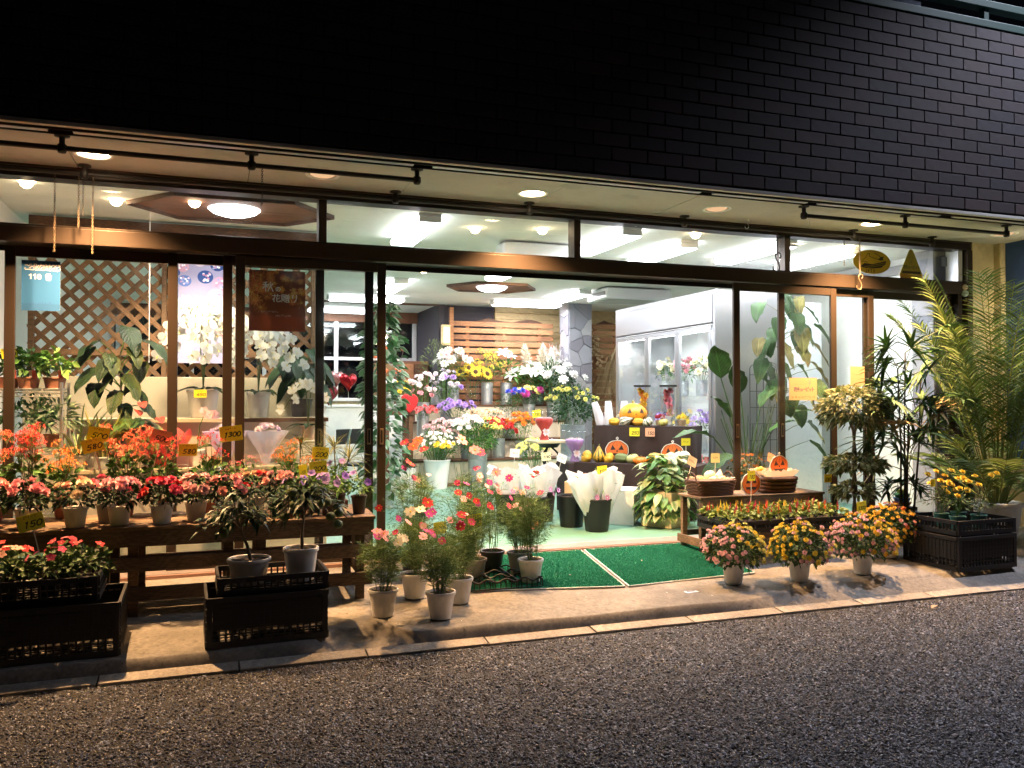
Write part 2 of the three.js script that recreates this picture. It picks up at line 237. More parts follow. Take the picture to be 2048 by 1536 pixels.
{
  const nx = 150, prof = 16, b = new GB(), w = C(1, 1, 1), ids = [], sm = (a, c, x) => { const t = cl((x - a) / (c - a)); return t * t * (3 - 2 * t); };
  for (let i = 0; i <= nx; i++) {
    const x = -4 + 11.95 * i / nx, ze = 1.865 - 0.2 * sm(0.55, 0.72, x) * (1 - sm(0.98, 1.16, x)) - 0.2 * sm(3.3, 4.4, x), row = [];
    for (let k = 0; k <= prof; k++) {
      let z, y;
      if (k <= 10) { z = 0.12 + (ze - 0.12) * k / 10; y = apronY(z); } else { const t = (k - 10) / 6, dz = 1.918 - ze; z = ze + dz * (0.25 * t + 0.75 * t * t) + 0.012 * Math.sin(t * 3.14); y = apronY(ze) + (-0.162 - apronY(ze)) * (dz > 0.1 ? t : Math.pow(t, 1.6)); }
      y += 0.0035 * Math.sin(x * 5.1 + z * 3);
      row.push(b.v(x, y, z, w, x, z + (k > 10 ? (k - 10) * 0.01 : 0)));
    }
    if (i) for (let k = 0; k < prof; k++) b.quad(ids[k], ids[k + 1], row[k + 1], row[k]);
    ids.splice(0, ids.length, ...row);
  }
  struct('apron', b.build(), matOf.concrete);
  // small recessed drain slot in the apron
  const t = thing('drain_plate', 'small rectangular metal plate set in the concrete before the doormat', 'plate', [3.19, apronY(1.6), 1.605], 0.02);
  part('frame', rbox(0.098, 0.008, 0.052, 0.002), matOf.alu, t, [0, 0.002, 0]); part('slot', box(0.07, 0.004, 0.014), matOf.black, t, [-0.003, 0.005, -0.008]);
}
// ---------- the shop room ----------
const X0 = -1.62, X1 = 7.42, CE = 2.9;
struct('shop_floor', (() => { const g = box(X1 - X0 + 0.4, 0.2, 9); return g; })(), matOf.floor, [(X0 + X1) / 2, -0.1, -4.62]);
struct('shop_ceiling', box(X1 - X0 + 0.4, 0.05, 9.2), matOf.plaster, [(X0 + X1) / 2, CE + 0.025, -4.6]);
struct('wall_left', box(0.15, 3.1, 9.2), matOf.plaster, [X0 - 0.075, 1.4, -4.6]);
struct('wall_right', box(0.15, 3.1, 9.2), matOf.plaster, [X1 + 0.075, 1.4, -4.6]);
struct('wall_back', box(5.6, 3.1, 0.15), matOf.palewood, [5.2 + 1.28, 1.4, -7.25]);
struct('wall_alcove', box(0.12, 3.1, 2.0), matOf.darkwall, [3.68 - 0.02, 1.4, -8.0]);
{
  const w = thing('dark_louvre_wall', 'dark ribbed wall above the slat screen, left of the pale boards', 'wall', [0, 0, 0]);
  sb('panel', [3.72, 0, -7.16], [4.62, CE, -7.1], matOf.darkwall, w);
  for (let k = 0; k < 13; k++) sb('rib', [3.72, 2.28 + k * 0.048, -7.1], [4.62, 2.305 + k * 0.048, -7.085], matOf.darkwall, w);
  const p = thing('pale_board_wall', 'pale wooden boards on the rear wall above the slat screens', 'wall', [0, 0, 0]);
  for (let k = 0; k < 8; k++) sb('board', [4.64, 2.05 + k * 0.108, -7.17], [7.3, 2.155 + k * 0.108, -7.09 + rr(-0.006, 0.006)], matOf.palewood, p, 0.004);
}
// rear window wall of the left bay
{
  const w = thing('rear_window', 'white framed rear window with night-dark panes behind the heart balloons', 'window', [0, 0, -8.6]);
  sb('lintel', [X0, 2.7, -0.06], [3.62, CE, 0.05], matOf.redwood, w); sb('lower_wall', [X0, -0.1, -0.1], [3.62, 1.25, 0], matOf.cream, w); sb('sill', [X0, 1.25, -0.1], [3.62, 1.31, 0.08], matOf.alu, w, 0.005);
  for (const x of [-1.5, -0.35, 0.85, 2.1, 3.55]) sb('mullion', [x - 0.035, 1.31, -0.05], [x + 0.035, 2.7, 0.03], matOf.alu, w, 0.004);
  for (const [a, b] of [[-1.46, -0.39], [-0.31, 0.81], [0.89, 2.06], [2.14, 3.51]]) { sb('rail', [a, 2.0, -0.045], [b, 2.055, 0.02], matOf.alu, w, 0.004); sb('pane', [a, 1.31, -0.02], [b, 1.995, -0.016], matOf.glass, w); sb('pane', [a, 2.06, -0.02], [b, 2.7, -0.016], matOf.glass, w); }
  sb('board', [2.75, 1.33, 0.03], [3.5, 1.95, 0.05], wood([0.6, 0.48, 0.33], 0.3, 1.3, 97), w);
}
// ---------- soffit over the apron ----------
{
  const s = new THREE.Group(); s.name = 'soffit'; s.userData = { kind: 'structure' }; scene.add(s);
  sb('backing', [-4, 2.975, -0.12], [8.6, 3.02, 1.05], matOf.black, s);
  const xs = [-4, -3.2, -2.07, -0.915, 0.24, 1.41, 2.56, 3.72, 4.87, 6.02, 7.17, 8.6], holes = [[-0.77, 0.505], [0.752, 0.5], [2.412, 0.503], [4.119, 0.53], [5.846, 0.509], [7.458, 0.56]];
  for (let k = 0; k < xs.length - 1; k++) {
    const a = xs[k] + 0.003, b = xs[k + 1] - 0.003, sh = new THREE.Shape([[a, -0.12], [b, -0.12], [b, 0.915], [a, 0.915]].map(([x, z]) => new THREE.Vector2(x, z)));
    for (const [hx, hz] of holes) if (hx > a && hx < b) { const h = new THREE.Path(); h.absarc(hx, hz, 0.108, 0, 6.2832, true); sh.holes.push(h); }
    const g = new THREE.ExtrudeGeometry(sh, { depth: 0.014, bevelEnabled: false, curveSegments: 24 }); g.rotateX(Math.PI / 2); part('panel', g, matOf.soffit, s, [0, 2.964 + rr(-0.001, 0.001), 0]);
  }
  const bx = [[-4, -0.97], [-0.83, 1.33], [1.47, 3.68], [3.8, 4.72], [4.84, 6.18], [6.34, 8.6]];
  for (const [a, b] of bx) sb('shutter_slat', [a, 2.952, 0.942], [b, 2.972, 0.985], matOf.alu, s, 0.003);
  sb('channel', [-4, 2.945, 0.922], [8.6, 3.0, 0.934], matOf.bronzedark, s); sb('channel', [-4, 2.955, 0.99], [8.6, 3.0, 1.0], matOf.bronzedark, s);
  sb('drip_trim', [-4, 2.962, 1.022], [8.6, 2.99, 1.066], matOf.soffit, s, 0.004);
}
// ---------- upper brick facade ----------
{
  const w = thing('brick_facade', 'dark brown brick tiled upper wall of the building in night shadow', 'building', [0, 0, 0]);
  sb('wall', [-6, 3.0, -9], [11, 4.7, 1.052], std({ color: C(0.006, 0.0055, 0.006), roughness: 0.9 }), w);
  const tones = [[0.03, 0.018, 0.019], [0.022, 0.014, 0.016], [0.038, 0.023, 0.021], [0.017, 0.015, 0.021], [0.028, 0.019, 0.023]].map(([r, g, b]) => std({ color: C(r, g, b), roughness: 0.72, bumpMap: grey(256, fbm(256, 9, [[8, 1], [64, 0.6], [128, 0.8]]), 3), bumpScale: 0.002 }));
  const pw = 0.307, ph = 0.1055, g = rbox(pw - 0.011, ph - 0.011, 0.018, 0.003), rest = []; let n = 0;
  for (let c = 0; c < 56; c++) for (let r = 0; r < 16; r++) {
    const x = 9.9 - c * pw + (r % 2 ? pw / 2 : 0), y = 3.055 + r * ph; if (y > 4.68) continue;
    const vis = x > 2.4 && x < 7.25 && y < 3.46 + Math.max(0, x + 1.2) * 0.2;
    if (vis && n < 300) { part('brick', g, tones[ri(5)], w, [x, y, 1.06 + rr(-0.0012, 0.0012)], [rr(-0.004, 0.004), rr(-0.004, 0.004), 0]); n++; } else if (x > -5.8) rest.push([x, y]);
  }
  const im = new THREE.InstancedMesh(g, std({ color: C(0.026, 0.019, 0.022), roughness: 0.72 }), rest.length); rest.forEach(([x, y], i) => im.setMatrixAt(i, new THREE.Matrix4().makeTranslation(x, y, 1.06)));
  im.name = 'brickwork'; im.userData = { kind: 'stuff' }; w.add(im);
  // balcony rail
  const rail = thing('balcony_railing', 'dark green metal balcony railing along the top of the brick wall', 'railing', [0, 4.7, 1.0]), gm = std({ color: C(0.03, 0.075, 0.062), roughness: 0.45, metalness: 0.2 });
  sb('bottom_rail', [2, 0.0, -0.08], [10, 0.07, 0.075], gm, rail, 0.006); sb('middle_rail', [2, 0.2, -0.05], [10, 0.27, 0.05], gm, rail, 0.006); sb('top_rail', [2, 1.0, -0.05], [10, 1.06, 0.05], gm, rail, 0.006);
  for (let x = 2.1; x < 10; x += 1.15) sb('post', [x - 0.03, 0.07, -0.03], [x + 0.03, 1.0, 0.03], gm, rail, 0.004);
  const sg = thing('white_board', 'white board with green lettering glimpsed behind the balcony railing', 'board', [6.15, 4.72, 0.55]);
  part('panel', box(0.5, 0.4, 0.03), canvasMat(256, 200, (q, a, b) => { q.fillStyle = '#aab4c8'; q.fillRect(0, 0, a, b); q.fillStyle = '#2c6a5a'; q.font = 'bold 60px sans-serif'; q.fillText('21', 30, 150); q.fillRect(130, 110, 22, 60); q.fillRect(180, 120, 50, 18); }), sg, [0, 0.2, 0]);
}
// right pier and blue side wall
{
  const p = thing('wall_pier', 'cream plastered wall pier right of the shop window frame', 'wall', [0, 0, 0]);
  sb('shaft', [7.555, -0.06, -0.15], [7.86, 2.962, 0.1], matOf.cream, p, 0.01); sb('return', [7.862, -0.06, -0.15], [8.0, 2.962, 0.175], matOf.cream, p, 0.01);
  const b = thing('blue_wall', 'blue painted side wall behind the feathery palm at right edge', 'wall', [0, 0, 0]);
  sb('panel', [7.93, 0.62, 0.18], [8.1, 2.962, 1.05], matOf.bluewall, b); sb('plinth', [7.92, -0.08, 0.18], [8.1, 0.615, 1.05], matOf.cream, b);
  sb('pipe', [7.9, 1.9, 0.62], [7.922, 2.35, 0.64], matOf.blackmetal, b);
}

// ---------- aluminium shopfront ----------
{
  const f = thing('shopfront_frame', 'bronze aluminium shopfront frame with transom lights above the doors', 'frame', [0, 0, 0]);
  const M = matOf.bronze;
  sb('head_rail', [-4, 2.865, -0.05], [7.54, 2.935, 0.1], matOf.bronzedark, f, 0.004);
  sb('head_trim', [-4, 2.935, -0.04], [7.54, 2.962, 0.112], matOf.bronze, f, 0.004);
  sb('header_beam', [-4, 2.4, -0.09], [7.47, 2.515, 0.1], M, f, 0.005);
  sb('beam_cap', [-4, 2.515, -0.075], [7.47, 2.532, 0.085], M, f, 0.003);
  sb('jamb', [7.37, -0.03, -0.1], [7.43, 2.4, 0.08], matOf.bronzedark, f, 0.004); sb('jamb', [7.475, -0.05, -0.1], [7.548, 2.865, 0.11], M, f, 0.005);
  for (const x of [-2.35, 0.806, 3.0, 5.22]) sb('mullion', [x - 0.032, 2.532, -0.06], [x + 0.032, 2.865, 0.075], M, f, 0.004);
  sb('mullion', [7.40, 2.532, -0.06], [7.46, 2.865, 0.06], matOf.alu, f, 0.004);
  for (const [a, b] of [[-4, -2.39], [-2.31, 0.77], [0.84, 2.965], [3.035, 5.185], [5.255, 7.4]]) { sb('transom_pane', [a, 2.535, -0.004], [b, 2.863, 0.002], matOf.glass, f); sb('gasket', [a, 2.532, -0.012], [b, 2.545, 0.012], matOf.bronzedark, f); }
  sb('track_recess', [-4, 2.36, -0.095], [7.37, 2.4, -0.085], matOf.bronzedark, f);
  sb('sill', [-4, -0.05, -0.12], [7.37, 0.004, 0.125], std({ color: C(0.34, 0.2, 0.16), metalness: 0.4, roughness: 0.5 }), f);
  for (const z of [-0.095, -0.058, -0.02, 0.018, 0.056, 0.094]) sb('track', [-4, 0.004, z - 0.005], [7.37, 0.014, z + 0.005], matOf.alu, f);
  const bump = thing('door_stopper', 'small round pale bumpers on the frame corner beside the cream pier', 'bumper', [7.44, 2.44, 0.104]);
  part('knob', new THREE.SphereGeometry(0.03, 14, 10), std({ color: C(0.6, 0.48, 0.38), roughness: 0.6 }), bump, [0, 0.03, 0]); part('knob', new THREE.SphereGeometry(0.036, 14, 10), std({ color: C(0.42, 0.52, 0.53), roughness: 0.6 }), bump, [0, -0.035, 0]);
}
const DZ = [0.07, 0.032, -0.006, -0.044];
function slidingDoor(x0, x1, z, label, side) {
  const d = thing('sliding_door', label, 'door', [x0, 0.016, z], 0, 'glazed sliding doors of the shopfront'), w = x1 - x0, h = 2.375, s = 0.068, t = 0.03;
  sb('stile', [0, 0, -t / 2], [s, h, t / 2], matOf.bronze, d, 0.004); sb('stile', [w - s, 0, -t / 2], [w, h, t / 2], matOf.bronze, d, 0.004);
  sb('top_rail', [s, h - 0.075, -t / 2], [w - s, h, t / 2], matOf.bronze, d, 0.004); sb('bottom_rail', [s, 0, -t / 2], [w - s, 0.1, t / 2], matOf.bronze, d, 0.004);
  sb('pane', [s, 0.1, -0.003], [w - s, h - 0.075, 0.003], matOf.glass, d);
  const hx = side > 0 ? w - s / 2 : s / 2, pl = part('pull', rbox(0.03, 0.13, 0.006, 0.002), std({ color: C(0.4, 0.3, 0.2), metalness: 0.8, roughness: 0.35 }), d, [hx, 0.98, t / 2 + 0.002]); part('recess', box(0.014, 0.1, 0.003), matOf.black, pl, [0, 0, 0.003]);
  return d;
}
slidingDoor(-1.4, -0.2535, DZ[3], 'leftmost glazed sliding door with the blue poster on its glass', 1);
slidingDoor(-0.323, 0.829, DZ[2], 'bronze sliding door with the pink flower poster behind its glass', 1);
slidingDoor(0.066, 1.215, DZ[1], 'sliding door just behind the foremost left door leaf', 1);
slidingDoor(0.157, 1.309, DZ[0], 'foremost left sliding door, the brown autumn poster behind its glass', 1);
slidingDoor(4.6, 5.79, DZ[0], 'foremost right sliding door with a small beige sign on its glass', -1);
slidingDoor(5.135, 6.291, DZ[1], 'middle right sliding door behind the variegated fig tree', -1);
slidingDoor(6.195, 7.37, DZ[2], 'rightmost sliding door behind the fan palm', -1);

// ---------- soffit lights, rails and chains ----------
function downlight(x, z, lit, label) {
  const d = thing('downlight', label, 'light', [x, 2.95, z], 0, 'round downlights in the soffit');
  part('trim', lathe([[0.099, 0.004], [0.1, -0.004], [0.122, -0.006], [0.127, -0.001], [0.127, 0.004]], 40), matOf.white, d);
  part('reflector', lathe([[0.102, 0.0], [0.085, 0.06], [0.06, 0.072], [0.002, 0.073]], 30), std({ color: C(0.62, 0.5, 0.36), metalness: 0.6, roughness: 0.35 }), d);
  const bulb = part('bulb', lathe([[0.002, -0.018], [0.045, -0.014], [0.076, -0.004], [0.092, 0.008], [0.088, 0.022], [0.04, 0.052], [0.02, 0.064]], 30), lit ? matOf.warm : matOf.warmdim, d);
  if (lit) { const L = new THREE.SpotLight(C(1, 0.56, 0.25), 66, 0, 1.0, 0.8, 2); L.name = 'downlight_lamp'; L.position.set(x, 2.915, z); L.target.position.set(x, 0, z); L.castShadow = true; L.shadow.radius = 2; scene.add(L, L.target); }
}
downlight(-0.77, 0.505, true, 'lit warm downlight in the soffit above the blue poster');
downlight(0.752, 0.5, false, 'dim downlight in the soffit above the autumn poster');
downlight(2.412, 0.503, true, 'lit warm downlight in the soffit over the open doorway');
downlight(4.119, 0.53, false, 'dim downlight in the soffit above the flower cooler');
downlight(5.846, 0.509, true, 'lit warm downlight in the soffit near the yellow oval sticker');
downlight(7.458, 0.56, false, 'dim downlight in the soffit corner by the cream pier');
function pipeRail(y, z, xs, label, r = 0.017) {
  const p = thing('pipe_rail', label, 'rail', [0, y, z]);
  const L = xs[xs.length - 1] - xs[0]; part('pipe', cyl(r, r, L, 14), matOf.blackmetal, p, [(xs[0] + xs[xs.length - 1]) / 2, 0, 0], [0, 0, Math.PI / 2]);
  for (const x of xs) { const b = part('bracket', lathe([[0.001, 2.95 - y], [0.045, 2.95 - y], [0.045, 2.94 - y], [0.018, 2.935 - y], [0.017, 0.028], [0.028, 0.02], [0.03, -0.012], [0.022, -0.03], [0.001, -0.034]], 16), matOf.blackmetal, p, [x, 0, 0]); }
}
pipeRail(2.868, 0.9, [-3.2, -2.05, -0.9, 0.235, 1.37], 'long black pipe rail hung under the soffit at left');
pipeRail(2.868, 0.88, [4.76, 5.87, 7.1], 'black pipe rail hung under the soffit at right');
pipeRail(2.885, 0.2, [-2.6, -0.865, 1.36, 2.5, 4.0, 5.9, 6.9], 'thin black pipe rail along the head of the transom windows', 0.014);
const chainLink = new THREE.TorusGeometry(0.008, 0.0022, 5, 10);
function chain(x, y0, y1, z, m, label, hook) {
  const n = Math.round((y0 - y1) / 0.0135), b = new GB(), o = thing('hanging_chain', label, 'chain', [x, y0, z], 0, 'chains hanging from the pipe rail');
  for (let k = 0; k < n; k++) b.geo(chainLink, new THREE.Matrix4().makeTranslation(0, -k * 0.0135, 0).multiply(new THREE.Matrix4().makeRotationY(k % 2 ? 1.57 : 0.15)).scale(V(0.75, 1, 1)), C(1, 1, 1));
  part('links', b.build(), m, o); if (hook) sHook(o, [0, y1 - y0 - 0.06, 0], hook, m);
}
function sHook(o, at, s, m) { const pts = [[0.02, 0.035], [0.034, 0.05], [0.02, 0.072], [-0.008, 0.066], [-0.016, 0.045], [0.0, 0.012], [0.018, -0.02], [0.014, -0.052], [-0.012, -0.066], [-0.034, -0.05], [-0.036, -0.028]].map(([a, b]) => V(a * s, b * s, 0)); part('hook', new THREE.TubeGeometry(new THREE.CatmullRomCurve3(pts), 30, 0.0045 * s, 6), m, o, at); }
const brass = std({ color: C(0.1, 0.072, 0.045), metalness: 0.3, roughness: 0.6 });
chain(-1.05, 2.9, 2.32, 0.2, brass, 'brass chain in front of the blue poster');
chain(-0.9, 2.9, 2.49, 0.2, brass, 'short brass chain left of the dark chain near the first lit downlight');
chain(-0.872, 2.9, 2.58, 0.205, matOf.blackmetal, 'dark chain doubled beside a brass chain under the first lit downlight');
chain(-0.81, 2.9, 2.32, 0.2, brass, 'long brass chain just right of the dark chain');
chain(0.305, 2.87, 2.6, 0.88, matOf.blackmetal, 'thin dark chain hanging before the hexagonal ceiling recess');
chain(5.785, 2.87, 2.585, 0.2, matOf.blackmetal, 'thin chain loop left of the yellow oval sticker');
chain(5.975, 2.88, 2.5, 0.2, brass, 'brass chain with hooks before the yellow oval sticker', 1.1);
chain(5.003, 2.87, 2.64, 0.2, matOf.blackmetal, 'dark chain with a large hook below it right of the cooler', 1.3);
for (const [x, z, l] of [[5.02, 0.62, 'small steel hook screwed in the soffit left of the right pipe rail'], [4.6, 0.3, 'tiny steel hook in the soffit above the foremost right door']]) { const o = thing('ceiling_hook', l, 'hook', [x, 2.9, z]); sHook(o, [0, 0, 0], 0.7, matOf.steel); }

// stickers and posters on the glass
function posterPlane(name, label, cat, x0, y0, x1, y1, z, m, rot) { const w = x1 - x0, h = y1 - y0; return lone(name, label, cat, (() => { const g = new THREE.BoxGeometry(w, h, 0.003); return g; })(), [matOf.white, matOf.white, matOf.white, matOf.white, m, matOf.white], [(x0 + x1) / 2, (y0 + y1) / 2, z], rot); }
posterPlane('poster', 'light blue safety poster on the leftmost glass door', 'poster', -1.292, 1.93, -1.045, 2.29, DZ[3] + 0.02, canvasMat(360, 510, (g, w, h) => {
  g.fillStyle = '#22639f'; g.fillRect(0, 0, w, h); g.fillStyle = '#1e5a92'; g.fillRect(0, h - 70, w, 70);
  strokes(g, 'こどもをまもろう', 16, 30, 74, 13, '#ffffff', { step: 0.56, skew: 0.1 }); strokes(g, 'こどもをまもろう', 14, 28, 74, 6, '#20305c', { step: 0.56, skew: 0.1 });
  g.fillStyle = '#fff'; g.font = 'bold 74px sans-serif'; g.fillText('110', 62, 190); strokes(g, '番', 212, 126, 76, 8, '#fff');
  g.fillStyle = '#1d3f8a'; scribble(g, 80, 420, 200, 40, 9, '#24508f'); scribble(g, 110, 466, 150, 24, 8, '#24508f');
}), [0, 0, 0]);
posterPlane('poster', 'brown autumn flower poster with white lettering behind the glass', 'poster', 0.26, 1.83, 0.69, 2.31, -0.075, canvasMat(480, 560, (g, w, h) => {
  g.fillStyle = '#8a4524'; g.fillRect(0, 0, w, h); const cols = ['#ffc04e', '#f08436', '#ffd67a', '#c8622e', '#ff9a5a', '#d89040', '#a05c38'];
  for (let k = 0; k < 34; k++) { const x = 20 + R() * (w - 40), y = R() * 350, r = 26 + R() * 40, c = cols[ri(7)]; if (y > 300 && x > 160 && x < 320) continue; for (let j = 0; j < 26; j++) { const a = j / 26 * 6.28, q = r * (0.7 + R() * 0.4); g.strokeStyle = cols[(ri(2) + cols.indexOf(c)) % 7]; g.lineWidth = 4; g.beginPath(); g.moveTo(x + Math.cos(a) * r * 0.2, y + Math.sin(a) * r * 0.2); g.lineTo(x + Math.cos(a) * q, y + Math.sin(a) * q); g.stroke(); } g.fillStyle = '#e0b860'; g.beginPath(); g.arc(x, y, r * 0.18, 0, 7); g.fill(); }
  g.fillStyle = '#a04c2a'; g.fillRect(0, 420, w, 140);
  strokes(g, '秋', 110, 100, 100, 9, '#fff'); strokes(g, 'の', 214, 140, 62, 7, '#fff'); strokes(g, '花贈り', 190, 212, 80, 7, '#fff', { step: 0.98 }); scribble(g, 100, 372, 150, 20, 10, '#eee'); scribble(g, 220, 404, 140, 20, 9, '#eee');
}), [0, 0, 0]);
posterPlane('poster', 'pale lilac poster with round blossom pictures behind the white orchids', 'poster', -0.36, 1.62, 0.12, 2.62, -1.33, canvasMat(300, 700, (g, w, h) => {
  g.fillStyle = '#a8a2c4'; g.fillRect(0, 0, w, h); const dots = [[60, 90, 34, '#d8a2b8'], [150, 50, 36, '#e2cdd8'], [245, 70, 40, '#26407e'], [180, 150, 42, '#2a4d92'], [70, 180, 36, '#5f7cc0'], [20, 130, 26, '#324f96'], [262, 190, 44, '#dca0c0'], [240, 270, 50, '#e0b0cc']];
  for (const [x, y, r, c] of dots) { g.fillStyle = c; g.beginPath(); g.arc(x, y, r, 0, 7); g.fill(); for (let k = 0; k < 14; k++) { g.fillStyle = ['#f2d6e4', '#ffffff', '#c890b4', '#9aa8dc'][ri(4)]; g.beginPath(); g.arc(x + rr(-r, r) * 0.6, y + rr(-r, r) * 0.6, r * 0.16, 0, 7); g.fill(); } }
  g.fillStyle = '#c4265e'; g.fillRect(230, 330, 70, 200); scribble(g, 238, 345, 50, 150, 3, '#fff');
}), [0, 0, 0]);
{
  const y1 = '#a88e1c', st = lone('oval_sticker', 'yellow oval sticker lettered JFTD on the transom glass', 'sticker', (() => { const g = new THREE.CylinderGeometry(1, 1, 0.003, 48); g.rotateX(Math.PI / 2); g.scale(0.238, 0.123, 1); const p = g.attributes.position, u = g.attributes.uv; for (let i = 0; i < p.count; i++) u.setXY(i, 0.5 + p.getX(i) / 0.476, 0.5 + p.getY(i) / 0.246); return g; })(), canvasMat(512, 264, (g, w, h) => {
    g.fillStyle = y1; g.fillRect(0, 0, w, h); g.fillStyle = '#191510'; g.lineWidth = 4; g.strokeStyle = '#8d7a1c'; g.beginPath(); g.ellipse(256, 132, 238, 116, 0, 0, 7); g.stroke();
    g.beginPath(); g.moveTo(96, 186); g.lineTo(150, 150); g.lineTo(260, 158); g.lineTo(452, 112); g.lineTo(440, 150); g.lineTo(380, 190); g.lineTo(250, 206); g.lineTo(150, 202); g.closePath(); g.fill();
    g.strokeStyle = y1; g.lineWidth = 4; for (const q of [[150, 190, 430, 136], [190, 200, 420, 156]]) { g.beginPath(); g.moveTo(q[0], q[1]); g.lineTo(q[2], q[3]); g.stroke(); }
    g.beginPath(); g.moveTo(340, 104); g.lineTo(372, 74); g.lineTo(420, 66); g.lineTo(404, 92); g.lineTo(416, 104); g.lineTo(376, 112); g.closePath(); g.fill(); g.strokeStyle = '#191510'; g.lineWidth = 6; for (const q of [[120, 120, 168, 92, 200, 40], [200, 40, 226, 46, 214, 70], [214, 70, 300, 96, 344, 98], [290, 36, 340, 52, 372, 74], [100, 140, 140, 128, 200, 140]]) { g.beginPath(); g.moveTo(q[0], q[1]); g.lineTo(q[2], q[3]); g.lineTo(q[4], q[5]); g.stroke(); }
    g.font = 'bold 44px sans-serif'; g.fillText('J F T D', 172, 246);
  }, 0.5), [6.305, 2.69, 0.008]);
  const sh = new THREE.Shape(); sh.moveTo(-0.13, -0.15); sh.lineTo(0.13, -0.15); sh.quadraticCurveTo(0.155, -0.145, 0.15, -0.1); sh.lineTo(0.03, 0.14); sh.quadraticCurveTo(0, 0.18, -0.03, 0.14); sh.lineTo(-0.15, -0.1); sh.quadraticCurveTo(-0.155, -0.145, -0.13, -0.15);
  const g2 = new THREE.ExtrudeGeometry(sh, { depth: 0.003, bevelEnabled: false }); { const p = g2.attributes.position, u = g2.attributes.uv; for (let i = 0; i < p.count; i++) u.setXY(i, (p.getX(i) + 0.155) / 0.31, (p.getY(i) + 0.15) / 0.32); }
  lone('triangle_sticker', 'yellow triangular sticker on the transom glass next to the oval one', 'sticker', g2, canvasMat(310, 320, (g, w, h) => { g.fillStyle = '#a29226'; g.fillRect(0, 0, w, h); strokes(g, '花キューピット', 42, 176, 40, 5, '#3a4a30', { step: 0.8 }); g.strokeStyle = '#5c6a3a'; g.lineWidth = 4; g.beginPath(); g.arc(155, 110, 22, 0, 7); g.stroke(); g.beginPath(); g.moveTo(155, 132); g.lineTo(155, 168); g.moveTo(140, 150); g.lineTo(170, 140); g.stroke(); g.fillStyle = '#3c2f1c'; g.fillRect(36, 240, 240, 24); g.fillStyle = '#b58a24'; g.fillRect(0, 270, w, 60); }, 0.5), [6.815, 2.69, 0.006]);
  posterPlane('small_sign', 'small beige sign with dark lettering on the foremost right glass door', 'sign', 5.225, 1.285, 5.55, 1.5, DZ[0] + 0.008, canvasMat(330, 218, (g, w, h) => { g.fillStyle = '#bfa681'; g.fillRect(0, 0, w, h); strokes(g, '花キューピット', 50, 88, 48, 6, '#4a3c6a', { step: 0.72 }); scribble(g, 48, 52, 170, 22, 9, '#8a8a6a'); scribble(g, 14, 178, 300, 24, 14, '#6a3a3a'); g.strokeStyle = '#7a70a0'; g.lineWidth = 3; g.beginPath(); g.arc(244, 30, 12, 0, 7); g.moveTo(244, 42); g.lineTo(244, 76); g.moveTo(228, 58); g.lineTo(262, 50); g.stroke(); }));
  posterPlane('paper_note', 'small beige paper note on the glass above the variegated fig', 'note', 5.98, 1.42, 6.16, 1.62, DZ[1] + 0.019, canvasMat(64, 64, (g) => { g.fillStyle = '#b09878'; g.fillRect(0, 0, 64, 64); scribble(g, 8, 20, 48, 10, 6, '#8a7458'); }));
}
// price cards share one atlas
const tagList = []; const ATLAS = 8;
function priceTag(text, at, w, h, color, label, { turn = 0.2, tilt = 0, stick = 0.25, lean = 0 } = {}) { tagList.push({ text, at, w, h, color, label, turn, tilt, stick, lean }); }
function buildTags() {
  const S = 1024, cell = S / ATLAS, c = document.createElement('canvas'); c.width = c.height = S; const g = c.getContext('2d');
  tagList.forEach((t, k) => {
    const x = (k % ATLAS) * cell, y = ((k / ATLAS) | 0) * cell; g.fillStyle = t.color; g.fillRect(x, y, cell, cell);
    if (t.text) { const n = t.text.length, s = Math.min(46, 96 / n * 1.5); strokes(g, t.text, x + 64 - n * s * 0.31, y + 52, s, 5.5, '#171a14', { step: 0.62, skew: 0.22 }); scribble(g, x + 34, y + 22, 60, 18, 5, '#a2601c'); } else scribble(g, x + 24, y + 50, 80, 26, 5, '#5a5040');
  });
  const t = new THREE.CanvasTexture(c); t.colorSpace = THREE.SRGBColorSpace; const m = std({ color: 0xffffff, map: t, roughness: 0.6 }), sm = std({ color: C(0.72, 0.7, 0.6), roughness: 0.6 });
  tagList.forEach((q, k) => {
    const o = thing('price_card', q.label, 'price card', q.at, q.turn, 'price cards'); o.rotation.z = q.tilt; o.rotation.x = q.lean;
    const r = 0.006, sh = new THREE.Shape(), a = q.w / 2, b = q.h / 2; sh.moveTo(-a + r, -b); sh.lineTo(a - r, -b); sh.quadraticCurveTo(a, -b, a, -b + r); sh.lineTo(a, b - r); sh.quadraticCurveTo(a, b, a - r, b); sh.lineTo(-a + r, b); sh.quadraticCurveTo(-a, b, -a, b - r); sh.lineTo(-a, -b + r); sh.quadraticCurveTo(-a, -b, -a + r, -b);
    const e = new THREE.ExtrudeGeometry(sh, { depth: 0.002, bevelEnabled: false, curveSegments: 3 }), p = e.attributes.position, u = e.attributes.uv;
    for (let i = 0; i < p.count; i++) u.setXY(i, (k % ATLAS + 0.04 + 0.92 * (p.getX(i) + a) / q.w) / ATLAS, 1 - (((k / ATLAS) | 0) + 0.14 + 0.72 * (1 - (p.getY(i) + b) / q.h)) / ATLAS);
    part('card', e, m, o); if (q.stick) part('stick', box(0.006, q.stick, 0.003), sm, o, [0.004, -b - q.stick / 2 + 0.02, -0.002]);
  });
}

